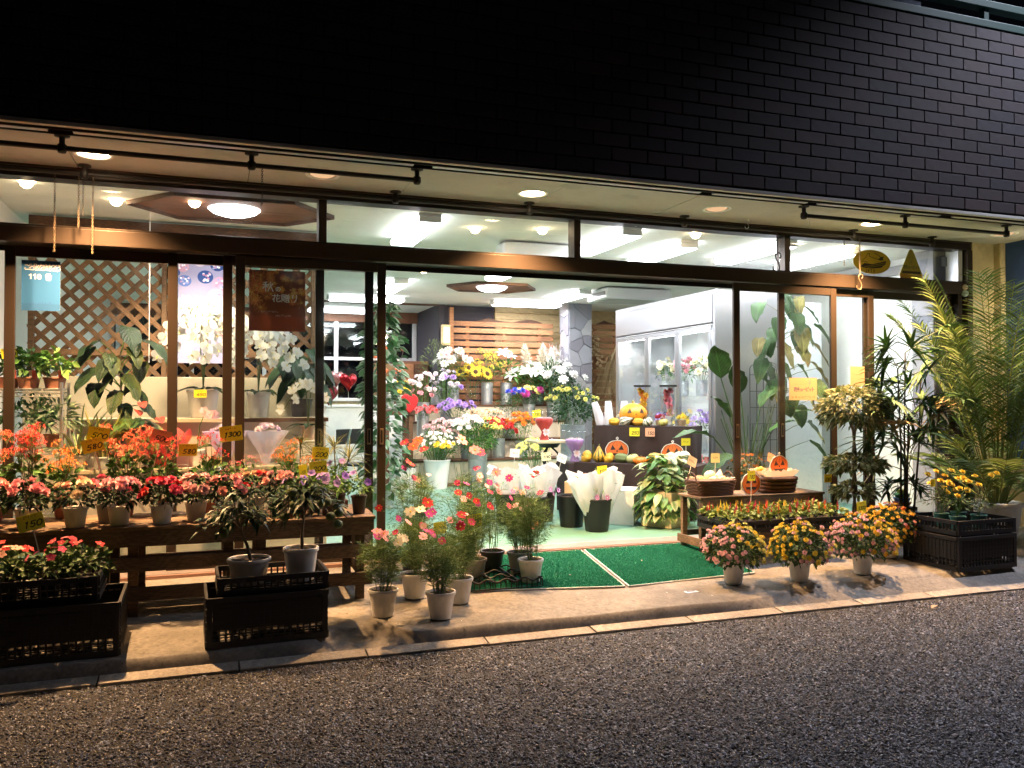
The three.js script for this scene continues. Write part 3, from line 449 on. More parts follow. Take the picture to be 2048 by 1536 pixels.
// ---------- plant and container library ----------
const gcache = new Map();
const cached = (k, f) => { if (!gcache.has(k)) gcache.set(k, f()); return gcache.get(k); };
GB.prototype.petal = function (az, el, L, W, c, c2, { r0 = 0, cup = 0.3, seg = 2, y0 = 0, wav = 0 } = {}) {
  const out = V(Math.cos(az), 0, Math.sin(az)), side = V(-Math.sin(az), 0, Math.cos(az)); let last = null, e = el, x = r0, y = y0;
  for (let k = 0; k <= seg; k++) {
    const t = k / seg, w = W / 2 * Math.sin(Math.PI * (0.16 + 0.72 * t)), col = c.clone().lerp(c2, t), wy = wav ? rr(-wav, wav) * L : 0, a = this.v(out.x * x - side.x * w, y + wy, out.z * x - side.z * w, col, 0, t), b = this.v(out.x * x + side.x * w, y - wy, out.z * x + side.z * w, col, 1, t);
    if (last) this.quad(last[0], last[1], b, a); last = [a, b]; x += Math.cos(e) * L / seg; y += Math.sin(e) * L / seg; e += cup / seg * (cup > 0 ? 1 : 1);
  }
};
const COL = { white: [0.82, 0.82, 0.78], cream: [0.8, 0.74, 0.5], yellow: [0.82, 0.64, 0.05], lemon: [0.8, 0.75, 0.22], gold: [0.8, 0.5, 0.03], orange: [0.78, 0.22, 0.02], coral: [0.75, 0.12, 0.05], red: [0.6, 0.02, 0.02], crimson: [0.42, 0.01, 0.03], hotpink: [0.68, 0.06, 0.16], pink: [0.8, 0.34, 0.4], palepink: [0.82, 0.52, 0.55], peach: [0.8, 0.45, 0.34], salmon: [0.8, 0.4, 0.34], magenta: [0.48, 0.03, 0.25], lilac: [0.5, 0.34, 0.7], purple: [0.26, 0.13, 0.62], blue: [0.05, 0.09, 0.62], green: [0.2, 0.34, 0.08], brown: [0.09, 0.04, 0.015], dkred: [0.32, 0.01, 0.015], blush: [0.85, 0.7, 0.72] };
const K = (n) => C(...COL[n]);
function flower(type, c1, c2 = c1, variant = ri(3)) {
  return cached([type, c1, c2, variant].join(), () => {
    const b = new GB(), a = K(c1), e = K(c2), s0 = R() * 6;
    const ring = (n, el, L, W, o = {}) => { for (let k = 0; k < n; k++) b.petal(s0 + (k + (o.ph || 0)) / n * 6.2832 + rr(-0.1, 0.1), el + rr(-0.12, 0.12), L * rr(0.9, 1.08), W, shade(o.in || a, 0.1), shade(o.out || a, 0.1), o); };
    if (type === 'daisy') { ring(11, 0.15, 0.8, 0.36, { r0: 0.12, cup: -0.3, out: a }); ring(9, 0.45, 0.6, 0.32, { r0: 0.1, cup: -0.2, ph: 0.5 }); b.ball(0, 0.08, 0, 0.2, e, 0.6, 5); }
    else if (type === 'sun') { ring(17, 0.1, 0.62, 0.24, { r0: 0.36, cup: -0.25, in: K('gold') }); ring(15, 0.4, 0.55, 0.22, { r0: 0.34, cup: -0.1, ph: 0.5 }); b.ball(0, 0.04, 0, 0.4, K('brown'), 0.3, 7); b.ball(0, 0.1, 0, 0.2, C(0.15, 0.07, 0.02), 0.3, 6); }
    else if (type === 'pompon') { ring(9, -0.15, 0.85, 0.5, { r0: 0.1, cup: 0.3 }); ring(8, 0.3, 0.75, 0.45, { r0: 0.1, cup: 0.5, ph: 0.5 }); ring(7, 0.75, 0.65, 0.4, { r0: 0.08, cup: 0.5 }); ring(5, 1.15, 0.5, 0.36, { r0: 0.05, cup: 0.4, out: e, in: e }); }
    else if (type === 'ruffle') { ring(6, -0.1, 0.95, 0.95, { cup: 0.3, seg: 3, wav: 0.16, out: e }); ring(6, 0.4, 0.8, 0.85, { cup: 0.5, seg: 3, ph: 0.5, wav: 0.18, out: e }); ring(5, 0.85, 0.62, 0.7, { cup: 0.5, seg: 2, wav: 0.2, out: e }); ring(4, 1.2, 0.5, 0.5, { cup: 0.3, wav: 0.2, out: e }); }
    else if (type === 'cosmos') { ring(8, 0.12, 0.9, 0.62, { r0: 0.1, cup: -0.1, seg: 3, out: e }); b.ball(0, 0.06, 0, 0.17, K('yellow'), 0.7, 5); }
    else if (type === 'bell') { ring(5, 0.75, 0.95, 0.95, { r0: 0.05, cup: -0.9, seg: 3, out: e }); b.ball(0, 0.16, 0, 0.08, K('white'), 1.4, 4); }
    else if (type === 'vinca') { ring(5, 0.05, 0.9, 0.8, { r0: 0.06, cup: -0.05, out: a }); b.ball(0, 0.03, 0, 0.14, e, 0.4, 4); }
    else if (type === 'orchid') {
      for (const q of [0.35, Math.PI - 0.35]) b.petal(q, 0.12, 1, 1.15, a, a, { r0: 0.05, cup: 0.1, seg: 3 }); for (const q of [Math.PI / 2, -0.9, Math.PI + 0.9]) b.petal(q, 0.06, 0.95, 0.55, a, a, { r0: 0.05, cup: -0.2, seg: 3, y0: -0.04 });
      b.petal(-Math.PI / 2, 0.9, 0.4, 0.3, e, K('yellow'), { r0: 0.02, cup: -1 }); b.ball(0, 0.1, 0, 0.1, e, 1, 4);
    } else if (type === 'lily') { ring(6, 0.95, 1.15, 0.42, { r0: 0.04, cup: -1.5, seg: 4 }); for (let k = 0; k < 5; k++) b.tube([V(0, 0, 0), V(Math.cos(k * 1.26) * 0.22, 0.62, Math.sin(k * 1.26) * 0.22)], 0.02, 0.015, K('green'), 3); }
    else if (type === 'plume') { for (let k = 0; k < 26; k++) { const t = k / 26, az = k * 2.4, r = 0.34 * (1 - t) + 0.05; b.petal(az, 0.9, 0.36 * (1.1 - t), 0.2, shade(a, 0.2), shade(e, 0.2), { r0: r * 0.55, y0: t * 1.5 - 0.1, cup: 0.3, seg: 1 }); } b.tube([V(0, -0.2, 0), V(0, 1.0, 0), V(0, 1.85, 0)], 0.2, 0.02, a, 5); }
    else if (type === 'cluster') { for (let k = 0; k < 9; k++) { const d = polar(k * 2.4, rr(0.05, 1.4)), q = d.clone().multiplyScalar(rr(0.6, 0.95)); for (let j = 0; j < 4; j++) { const u = V().crossVectors(d, V(0.3, 1, 0.1)).normalize().applyAxisAngle(d, j * 1.571 + k); b.leaf(q, u.clone().add(d.clone().multiplyScalar(0.4)), 0.36, 0.24, { bend: 0, seg: 1, fold: 0, c: shade(a, 0.15), prof: 'petal' }); } b.tube([V(0, -0.4, 0), q], 0.025, 0.02, K('green'), 3); } }
    else if (type === 'bud') { b.ball(0, 0.3, 0, 0.34, a, 1.4, 6); }
    return b.build();
  });
}
const UP = V(0, 1, 0);
function bloom(parent, geo, p, d, s, name = 'flower') { const o = part(name, geo, matOf.petal, parent); o.position.copy(p); o.quaternion.setFromUnitVectors(UP, d.clone().normalize()); o.rotateY(R() * 6.28); o.scale.setScalar(s); return o; }
const GR = { mid: C(0.06, 0.16, 0.03), dark: C(0.025, 0.075, 0.022), deep: C(0.016, 0.045, 0.018), light: C(0.14, 0.27, 0.06), lime: C(0.24, 0.36, 0.07), grey: C(0.13, 0.19, 0.12), olive: C(0.11, 0.15, 0.035), pale: C(0.42, 0.45, 0.24), feather: C(0.14, 0.24, 0.06) };
function bush(cx, cy, cz, rx, ry, rz, n, L, W, c, o = {}) {
  const b = o.into || new GB();
  for (let k = 0; k < n; k++) {
    const d = polar(R() * 6.283, Math.asin(rr(o.low ?? -0.5, 1))), q = Math.pow(R(), 0.42), p = V(cx + d.x * rx * q, cy + d.y * ry * q, cz + d.z * rz * q), dir = d.clone().add(V(rr(-0.8, 0.8), rr(-0.5, 0.8) + (o.lift || 0), rr(-0.8, 0.8)));
    b.leaf(p, dir, L * rr(0.65, 1.2), W * rr(0.7, 1.2), { bend: o.bend ?? 0.3, seg: o.seg || 2, fold: o.fold ?? 0.3, c: shade(c, 0.35), c2: o.c2 ? shade(o.c2, 0.2) : null, prof: o.prof || 'oval', roll: rr(-0.6, 0.6), flip: o.flip ?? 1.3 });
  }
  return b;
}
function potGeo(rt, rb, h) { return cached('pot' + [rt, rb, h].join(), () => lathe([[0.001, 0.002], [rb * 0.9, 0], [rb, 0.004], [rb + (rt - rb) * 0.88, h * 0.88], [rt * 1.04, h * 0.885], [rt * 1.06, h * 0.9], [rt * 1.06, h * 0.985], [rt * 1.03, h], [rt * 0.95, h], [rt * 0.93, h * 0.97], [rt * 0.9, h * 0.86]], 32)); }
function pot(parent, rt, rb, h, m) { const p = part('pot', potGeo(rt, rb, h), m, parent); const s = part('soil', cached('soil' + rt, () => { const g = new THREE.CircleGeometry(rt * 0.93, 22); g.rotateX(-Math.PI / 2); const q = g.attributes.position; for (let i = 0; i < q.count; i++) q.setY(i, rr(-0.006, 0.006)); g.computeVertexNormals(); return g; }), matOf.soil, p, [0, h * 0.9, 0]); return p; }
function stemTo(b, a, q, r, c, wob = 0.03) { const m = a.clone().lerp(q, 0.5).add(V(rr(-wob, wob), rr(0, wob), rr(-wob, wob))); b.tube([a, a.clone().lerp(m, 0.55), m, m.clone().lerp(q, 0.6), q], r, r * 0.6, c, 4); }

// cosmos: thread-like leaves on many thin stems
function cosmos(x, y, z, label, o = {}) {
  const t = thing('potted_cosmos', label, 'potted flower', [x, y, z], R() * 6, o.group || 'cosmos pots'), h = o.pot || 0.168, rt = h * 0.54, H = o.H || 0.34, sp = o.sp || 0.125; pot(t, rt, rt * 0.72, h, o.m || matOf.pot);
  const b = new GB(), st = new GB(), tips = [];
  for (let k = 0; k < (o.stems || 17); k++) {
    const az = R() * 6.28, r0 = rt * 0.5 * R(), r1 = sp * Math.sqrt(R()), a = V(Math.cos(az) * r0, h * 0.9, Math.sin(az) * r0), top = V(Math.cos(az) * r1, h + H * rr(0.62, 1), Math.sin(az) * r1); stemTo(st, a, top, 0.0028, C(0.1, 0.16, 0.05), 0.02); tips.push(top);
    for (let j = 0; j < (o.den || 34); j++) {
      const f = 0.14 + 0.86 * Math.pow(R(), 0.8), p = a.clone().lerp(top, f).add(V(rr(-0.01, 0.01), 0, rr(-0.01, 0.01))), q = R() * 6.28, d = V(Math.cos(q), rr(0.2, 0.9), Math.sin(q)), L = rr(0.06, 0.1), c = shade(GR.feather, 0.4);
      b.leaf(p, d, L, 0.006, { seg: 2, bend: 0.3, fold: 0, c, prof: 'blade', flip: 1.5 }); for (let s = 0; s < 6; s++) b.leaf(p.clone().addScaledVector(d.clone().normalize(), L * (0.15 + s * 0.14)), d.clone().applyAxisAngle(UP, s % 2 ? 0.9 : -0.9).add(V(0, rr(-0.6, 0.6), 0)), L * 0.5, 0.006, { seg: 1, bend: 0.2, fold: 0, c, prof: 'blade', flip: 1.5 });
    }
  }
  for (let k = 0; k < 620; k++) { const d = polar(R() * 6.28, rr(-0.9, 1.4)), q = Math.pow(R(), 0.4), p = V(d.x * sp * 1.25 * q, h + H * (0.56 + d.y * 0.4 * q), d.z * sp * 1.25 * q), c = shade(GR.feather, 0.4); for (let s = 0; s < 5; s++) b.leaf(p, d.clone().add(V(rr(-1, 1), rr(-0.4, 1), rr(-1, 1))), rr(0.025, 0.05), 0.006, { seg: 1, bend: 0.2, fold: 0, c, prof: 'blade', flip: 1.5 }); }
  const fl = [];
  for (const [dx, dy, dz, c, s = 0.034] of o.fl || []) { const p = V(dx, h + dy, dz); fl.push([p, c, s]); stemTo(st, V(dx * 0.3, h + dy * 0.45, dz * 0.3), p, 0.0018, C(0.1, 0.16, 0.05), 0.01); }
  part('stems', st.build(), matOf.plain, t); part('foliage', b.build(), matOf.leaf, t);
  for (let k = 0; k < 4; k++) { const az = R() * 6.28, r = sp * rr(0.3, 1); fl.push([V(Math.cos(az) * r, h + H * rr(0.85, 1.08), Math.sin(az) * r), ['pink', 'magenta', 'palepink', 'hotpink'][k], rr(0.024, 0.032)]); }
  const inv = -t.rotation.y;   // flowers are given in world directions
  for (const [p, c, s] of fl) bloom(t, flower('cosmos', c, c === 'white' ? 'cream' : c), p.applyAxisAngle(UP, inv), V(rr(-0.4, 0.5), 0.55, rr(0.2, 0.9)).applyAxisAngle(UP, inv), s);
  return t;
}
function azalea(x, y, z, label, c1, c2, o = {}) {
  const t = thing('potted_azalea', label, 'potted flower', [x, y, z], R() * 6, 'azaleas along the bench'), h = 0.125, rt = o.rt || 0.07; pot(t, rt, rt * 0.74, h, o.m || matOf.pot);
  const b = bush(0, h + 0.06, 0, 0.125, 0.085, 0.125, 230, 0.042, 0.022, GR.deep, { low: -0.7 }); part('foliage', b.build(), matOf.leaf, t);
  const n = (o.n || 8) + 4; for (let k = 0; k < n; k++) { const d = polar(k * 2.399 + R(), rr(0.0, 1.2)), p = V(d.x * 0.125, h + 0.065 + d.y * 0.105, d.z * 0.125); bloom(t, flower('ruffle', c1, k % 3 ? c2 : c1), p, d.clone().add(V(0, 0.2, 0)), rr(0.032, 0.046)); }
  for (let k = 0; k < 4; k++) { const d = polar(R() * 6.28, rr(0, 0.9)); bloom(t, flower('bud', c1), V(d.x * 0.14, h + 0.07 + d.y * 0.1, d.z * 0.14), d, 0.018, 'bud'); }
  return t;
}
function mum(x, y, z, label, cols, o = {}) {
  const t = thing('potted_chrysanthemum', label, 'potted flower', [x, y, z], 0, 'mounded chrysanthemum pots'), s = o.s || 1, h = 0.147, rt = 0.079; pot(t, rt, rt * 0.78, h, matOf.pot);
  const b = bush(0, h + 0.1 * s, 0, 0.2 * s, 0.165 * s, 0.2 * s, 1700, 0.036, 0.022, C(0.06, 0.12, 0.035), { low: -0.62 }), st = new GB();
  const n = o.n || 190, wild = o.wild ?? 0.1;
  for (let k = 0; k < n; k++) {
    const d = polar(R() * 6.28, Math.asin(rr(-0.42, 1))), q = rr(0.95, 1.12) + (R() < 0.25 ? rr(0, wild) : 0), p = V(d.x * 0.215 * s * q, h + 0.1 * s + d.y * 0.18 * s * q, d.z * 0.215 * s * q), left = d.x < (o.split ?? -0.1) + rr(-0.35, 0.35), c = left ? cols[0] : cols[1 + ri(cols.length - 1)];
    bloom(t, flower('pompon', c, c === 'yellow' ? 'gold' : c, ri(2)), p, d.clone().add(V(0, 0.35, 0)), rr(0.016, 0.0235) * (left ? 0.9 : 1.05)); st.tube([p.clone().multiplyScalar(0.75).add(V(0, h * 0.25, 0)), p], 0.0016, 0.0012, C(0.1, 0.14, 0.05), 3);
  }
  for (let k = 0; k < 70; k++) { const d = polar(R() * 6.28, Math.asin(rr(-0.4, 1))), q = rr(0.98, 1.16); st.ball(d.x * 0.22 * s * q, h + 0.1 * s + d.y * 0.18 * s * q, d.z * 0.22 * s * q, 0.0045, C(0.3, 0.33, 0.1), 1, 3); }
  part('foliage', b.build(), matOf.leaf, t); part('stems', st.build(), matOf.plain, t); return t;
}
// plastic crate with slotted sides
function crateParts(t, w, h, d, m, cell = 0.035) {
  const deep = h > 0.2; if (deep) { for (const s of [-1, 1]) { part('panel', box(w - 0.062, h * 0.52, 0.005), m, t, [0, h * 0.6, s * (d / 2 - 0.001)]); part('panel', box(0.005, h * 0.52, d - 0.03), m, t, [s * (w / 2 - 0.001), h * 0.6, 0]); } }
  const bar = (b, a, q) => b.geo(box(Math.abs(q[0] - a[0]), Math.abs(q[1] - a[1]), Math.abs(q[2] - a[2])), new THREE.Matrix4().makeTranslation((a[0] + q[0]) / 2, (a[1] + q[1]) / 2, (a[2] + q[2]) / 2), C(1, 1, 1));
  const X = w / 2, Z = d / 2, th = 0.008;
  for (const s of [-1, 1]) {
    const b = new GB(); bar(b, [-X, h - 0.03, s * Z - th], [X, h, s * Z + th]); bar(b, [-X, 0, s * Z - th], [X, 0.035, s * Z + th]); for (const q of [-1, 1]) bar(b, [q * X - q * 0.03, 0.035, s * Z - th], [q * X, h - 0.03, s * Z + th]);
    const n = Math.round((w - 0.06) / cell); for (let k = 1; k < n; k++) { const x = -X + 0.03 + (w - 0.06) * k / n; bar(b, [x - 0.005, 0.035, s * Z - th * 0.7], [x + 0.005, h - 0.03, s * Z + th * 0.7]); }
    const r = Math.round((h - 0.065) / cell); for (let k = 1; k < r; k++) { const y = 0.035 + (h - 0.065) * k / r; bar(b, [-X + 0.03, y - 0.004, s * Z - th * 0.5], [X - 0.03, y + 0.004, s * Z + th * 0.5]); } part('side', b.build(), m, t);
    const e = new GB(); bar(e, [s * X - th, h - 0.03, -Z + th], [s * X + th, h, Z - th]); bar(e, [s * X - th, 0, -Z + th], [s * X + th, 0.035, Z - th]); const n2 = Math.round(d / cell); for (let k = 1; k < n2; k++) { const z = -Z + d * k / n2; bar(e, [s * X - th * 0.7, 0.035, z - 0.005], [s * X + th * 0.7, h - 0.03, z + 0.005]); } for (let k = 1; k < r; k++) { const y = 0.035 + (h - 0.065) * k / r; bar(e, [s * X - th * 0.5, y - 0.004, -Z + th], [s * X + th * 0.5, y + 0.004, Z - th]); } part('side', e.build(), m, t);
  }
  const bs = new GB(); for (let k = 0; k <= Math.round(w / 0.05); k++) { const x = -X + 0.01 + (w - 0.02) * k / Math.round(w / 0.05); bar(bs, [x - 0.008, 0.004, -Z + th], [x + 0.008, 0.012, Z - th]); } for (let k = 0; k <= 6; k++) { const z = -Z + 0.02 + (d - 0.04) * k / 6; bar(bs, [-X + th, 0.0125, z - 0.008], [X - th, 0.018, z + 0.008]); } part('base', bs.build(), m, t);
}
const crate = (name, label, x, y, z, w, h, d, turn = 0, m = matOf.black, group) => { const t = thing(name, label, name === 'plastic_crate' ? 'crate' : 'tray', [x, y, z], turn, group); crateParts(t, w, h, d, m); return t; };
function bucketGeo(rt, rb, h) { return cached('buck' + [rt, rb, h].join(), () => lathe([[0.001, 0.003], [rb * 0.97, 0], [rb, 0.006], [rt, h - 0.025], [rt * 1.04, h - 0.022], [rt * 1.055, h - 0.012], [rt * 1.04, h], [rt * 0.99, h], [rt * 0.965, h - 0.02], [rb * 0.95, 0.02], [0.001, 0.018]], 36)); }
function metalBucketGeo(r, h) { return cached('metal' + [r, h].join(), () => { const p = [[0.001, 0.003], [r * 0.93, 0], [r * 0.96, 0.004]]; for (const f of [0.12, 0.17, 0.8, 0.85]) { p.push([r * (0.96 + 0.04 * f), h * f - 0.006], [r * (0.96 + 0.04 * f) + 0.004, h * f], [r * (0.96 + 0.04 * f), h * f + 0.006]); } p.push([r, h - 0.006], [r * 1.03, h - 0.004], [r * 1.03, h + 0.002], [r * 0.98, h], [r * 0.97, h * 0.6], [r * 0.93, 0.01]); return lathe(p, 32); }); }
// cut flowers standing in a bucket or vase
function bouquet(x, y, z, label, o) {
  const t = thing(o.name || 'flower_bucket', label, o.cat || 'flower bucket', [x, y, z], 0, o.group || 'cut flowers on the stepped display'), h = o.h || 0.36, r = o.r || 0.085;
  if (o.vessel === 'white') part('bucket', bucketGeo(r * 1.1, r * 0.85, h), matOf.whitegloss, t); else if (o.vessel === 'glass') part('vase', cached('vase' + [r, h].join(), () => lathe([[0.001, 0.004], [r * 0.9, 0], [r, 0.01], [r, h], [r * 0.96, h], [r * 0.96, 0.012], [0.001, 0.012]], 28)), matOf.clear, t); else part('bucket', metalBucketGeo(r, h), matOf.galv, t);
  const b = new GB(), st = new GB(), sp = o.sp || 0.19, top = o.top || 0.22, lc = o.leaf || GR.mid;
  if (o.fol) bush(0, h + top * 0.42, 0, sp * 0.85, top * 0.55, sp * 0.85, o.fol, o.fl || 0.07, o.fw || 0.025, lc, { into: b, low: -0.6, prof: o.prof || 'lance', lift: 0.3 });
  const heads = [];
  for (const [type, c1, c2, n, s, y0 = 0.75, y1 = 1.1, spread = 1, dx = 0, dz = 0] of o.heads || []) for (let k = 0; k < n; k++) {
    const az = k * 2.399 + rr(-0.3, 0.3), q = Math.sqrt((k + 0.5) / n) * sp * spread, p = V(dx + Math.cos(az) * q, h + top * rr(y0, y1) * (1 - 0.32 * (q / sp) * (q / sp)), dz + Math.sin(az) * q), d = V(Math.cos(az) * q / sp * 1.1, 0.9, Math.sin(az) * q / sp * 1.1 + (o.face ?? 0.45)); heads.push([type, c1, c2, p, d, s]);
  }
  for (const [, , , p] of heads) { st.tube([V(p.x * 0.22, h * 0.3, p.z * 0.22), V(p.x * 0.45, h + 0.02, p.z * 0.45), p.clone().add(V(0, -0.01, 0))], 0.0032, 0.0024, shade(C(0.1, 0.2, 0.06), 0.2), 4); if (!o.bare) for (let j = 0; j < 3; j++) { const f = rr(0.35, 0.95), q = V(p.x * (0.4 + 0.6 * f), h + (p.y - h) * f, p.z * (0.4 + 0.6 * f)); b.leaf(q, V(rr(-1, 1), rr(0.1, 0.9), rr(-1, 1)), o.fl || 0.07, o.fw || 0.022, { c: shade(lc, 0.3), prof: 'lance' }); } }
  if (heads.length) part('stems', st.build(), matOf.plain, t); if (b.p.length) part('foliage', b.build(), matOf.leaf, t);
  for (const [type, c1, c2, p, d, s] of heads) bloom(t, flower(type, c1, c2), p, d, s * rr(0.88, 1.12));
  return t;
}
// generic potted foliage plant
function potted(name, label, x, y, z, po, build, cat = 'potted plant', group, turn = 0) { const t = thing(name, label, cat, [x, y, z], turn, group); if (po) pot(t, po[0], po[1], po[2], po[3]); build(t, po ? po[2] : 0); return t; }
function strap(b, n, L, W, c, c2, h, spread = 0.6, bend = 0.5, r = 0.02, seg = 5) { for (let k = 0; k < n; k++) { const az = k * 2.4 + rr(-0.3, 0.3), e = rr(0.5, 1.45) - spread * 0.3; b.leaf(V(Math.cos(az) * r, h, Math.sin(az) * r), V(Math.cos(az) * Math.cos(e), Math.sin(e), Math.sin(az) * Math.cos(e)), L * rr(0.7, 1.1), W, { seg, bend: bend * rr(0.5, 1.2), fold: 0.4, c: shade(c, 0.25), c2: c2 ? shade(c2, 0.15) : null, prof: 'blade' }); } return b; }
function bigLeaf(parent, at, dir, L, W, c, c2, o = {}) { const b = new GB(), hang = o.hang ?? (o.prof ? 0 : 0.75); dir = dir.clone(); dir.y -= hang; dir.z += hang * 0.25; b.leaf(V(), dir, L, W, { seg: 6, flip: 0.3, fold: 0.25, bend: 0.25, c, c2, prof: 'heart', ...o }); return part('leaf', b.build(), o.m || matOf.broadleaf, parent, at); }

// ---------- in front of the shop: left bench ----------
const BY = 0.51, CARD = '#f6e634';
function bw() { return benchWoods[ri(3)]; }
{
  const t = thing('plant_bench', 'long weathered wooden bench carrying the azaleas at left', 'bench', [0, 0, 0]);
  const zs = [0.42, 0.56, 0.7, 0.84, 0.98, 1.12]; for (let k = 0; k < 5; k++) sb('plank', [-2.2, BY - 0.024, zs[k] + 0.004], [1.045 + rr(-0.006, 0.006), BY - rr(0, 0.003), zs[k + 1] - 0.004], bw(), t, 0.004);
  sb('apron_board', [-2.19, BY - 0.125, 1.09], [1.03, BY - 0.025, 1.114], bw(), t, 0.004); sb('apron_board', [-2.19, BY - 0.125, 0.43], [1.03, BY - 0.025, 0.454], bw(), t, 0.004); sb('end_board', [1.006, BY - 0.125, 0.455], [1.03, BY - 0.025, 1.089], bw(), t, 0.004);
  for (const x of [-2.1, -1.35, -0.62, -0.46, 0.1, 0.3, 0.94]) for (const z of [0.457, 1.05]) sb('leg', [x - 0.03, apronY(z) - 0.002, z], [x + 0.03, BY - 0.026, z + 0.038], bw(), t, 0.004);
  for (const [z, ys] of [[1.09, [0.05, 0.235]], [0.43, [0.14, 0.3]]]) for (const y of ys) sb('rail', [-2.19, y, z], [1.02, y + 0.085, z + 0.024], bw(), t, 0.004);
  for (const y of [0.05, 0.235]) sb('side_rail', [0.972, y, 0.46], [0.994, y + 0.085, 1.045], bw(), t, 0.004);
}
azalea(-1.3, BY, 0.83, 'salmon azalea at the left end of the bench, cut by the picture edge', 'salmon', 'pink');
azalea(-1.06, BY, 0.97, 'pink azalea in a white pot behind the 150 price card', 'pink', 'pink', { n: 6 });
azalea(-0.79, BY, 1.02, 'peach azalea in a white pot with few open blooms', 'peach', 'cream', { n: 6 });
azalea(-0.63, BY, 0.84, 'rose azalea in a grey pot behind the peach azalea', 'pink', 'hotpink', { m: std({ color: C(0.4, 0.38, 0.36), roughness: 0.7 }), n: 7 });
azalea(-0.545, BY, 1.01, 'pale pink azalea between the peach and the red azaleas', 'palepink', 'pink', { n: 8 });
azalea(-0.3, BY, 1.025, 'bright red azalea in a white pot on the bench', 'red', 'hotpink', { n: 9 });
azalea(-0.1, BY, 0.92, 'salmon pink azalea right of the red one', 'salmon', 'palepink');
azalea(0.09, BY, 0.98, 'dark leaved azalea with pink blooms behind the small citrus tree', 'pink', 'salmon');
azalea(0.27, BY, 0.82, 'azalea with scarlet and cream blooms under the 1300 card', 'red', 'cream');
azalea(0.42, BY, 0.92, 'azalea with pink edged white ruffled blooms left of the bellflowers', 'palepink', 'salmon');
// red flowered plants in the back row of the bench
function starPlant(x, z, label, c, H, n, o = {}) {
  potted(o.name || 'red_flower_pot', label, x, BY, z, [0.06, 0.045, 0.1, o.m || matOf.brownpot], (t, h) => {
    const b = bush(0, h + H * 0.3, 0, 0.12, H * 0.36, 0.12, 210, 0.065, 0.036, GR.mid, { low: -0.8 }), st = new GB(), hd = [];
    for (let k = 0; k < n * 1.15; k++) { const az = k * 2.4, r = rr(0.02, 0.14), p = V(Math.cos(az) * r, h + H * rr(0.55, 1), Math.sin(az) * r); stemTo(st, V(0, h * 0.9, 0), p, 0.0026, C(0.14, 0.1, 0.05), 0.03); hd.push(p); }
    part('foliage', b.build(), matOf.leaf, t); part('stems', st.build(), matOf.plain, t); for (const p of hd) bloom(t, flower('cluster', c, c), p, V(rr(-0.3, 0.3), 1, rr(-0.2, 0.5)), rr(0.042, 0.062));
  }, 'potted flower', 'red flowered pots in the back row');
}
starPlant(-1.32, 0.56, 'red-orange flowered plant at the far left of the back row', 'coral', 0.44, 10);
starPlant(-1.12, 0.6, 'tall red flowered plant behind the pink azalea', 'red', 0.5, 14);
starPlant(-0.93, 0.54, 'red-orange flowered plant left of the 580 card', 'orange', 0.38, 11);
starPlant(-0.55, 0.58, 'dense red-orange flowered plant right of the 500 card', 'coral', 0.48, 16);
starPlant(-0.34, 0.55, 'sparse red flowered plant below the pink 500 card', 'red', 0.45, 12);
starPlant(-0.02, 0.58, 'slender red flowered plant right of the 580 card on the thin stick', 'red', 0.42, 7);
starPlant(0.52, 0.62, 'orange flowered plant before the thin leaved dragon trees', 'orange', 0.36, 7);
potted('pink_bell_pot', 'pink bell flowered pot in a clear sleeve under the 1300 card', 0.2, BY, 0.6, [0.065, 0.05, 0.11, matOf.pot], (t, h) => {
  part('foliage', bush(0, h + 0.12, 0, 0.12, 0.1, 0.12, 140, 0.045, 0.028, GR.light).build(), matOf.leaf, t);
  for (let k = 0; k < 22; k++) { const d = polar(k * 2.4, rr(-0.2, 1.3)); bloom(t, flower('cluster', k % 3 ? 'pink' : 'hotpink', 'pink'), V(d.x * 0.14, h + 0.16 + d.y * 0.11, d.z * 0.14), d, 0.024); }
  part('sleeve', lathe([[0.06, 0.03], [0.09, 0.14], [0.15, 0.27], [0.17, 0.31]], 20), matOf.clear, t);
}, 'potted flower');
function dragonTree(x, z, label, H, c2, y = BY) {
  potted('dragon_tree', label, x, y, z, [0.062, 0.048, 0.11, matOf.darkpot], (t, h) => {
    const b = new GB(), st = new GB();
    for (const [dx, dz, f] of [[0, 0, 1], [0.07, 0.03, 0.75], [-0.06, -0.03, 0.62]]) { const top = V(dx * 1.5, h + H * f, dz * 1.5); stemTo(st, V(dx * 0.2, h * 0.9, dz * 0.2), top, 0.007, C(0.16, 0.13, 0.08), 0.02); for (let k = 0; k < 34; k++) { const az = k * 2.4, e = rr(-0.2, 1.3); b.leaf(top.clone().add(V(0, -0.05 * R(), 0)), polar(az, e), rr(0.16, 0.26), 0.011, { seg: 4, bend: rr(0.15, 0.6), fold: 0.5, c: shade(GR.olive, 0.3), c2, prof: 'blade' }); } }
    part('trunk', st.build(), matOf.plain, t); part('foliage', b.build(), matOf.leaf, t);
  }, 'potted plant', 'dragon trees on the bench');
}
dragonTree(0.6, 0.5, 'thin leaved dragon tree behind the purple bellflowers', 0.36, null);
dragonTree(0.84, 0.52, 'dragon tree with yellow striped leaves at the bench end', 0.34, C(0.36, 0.34, 0.12));
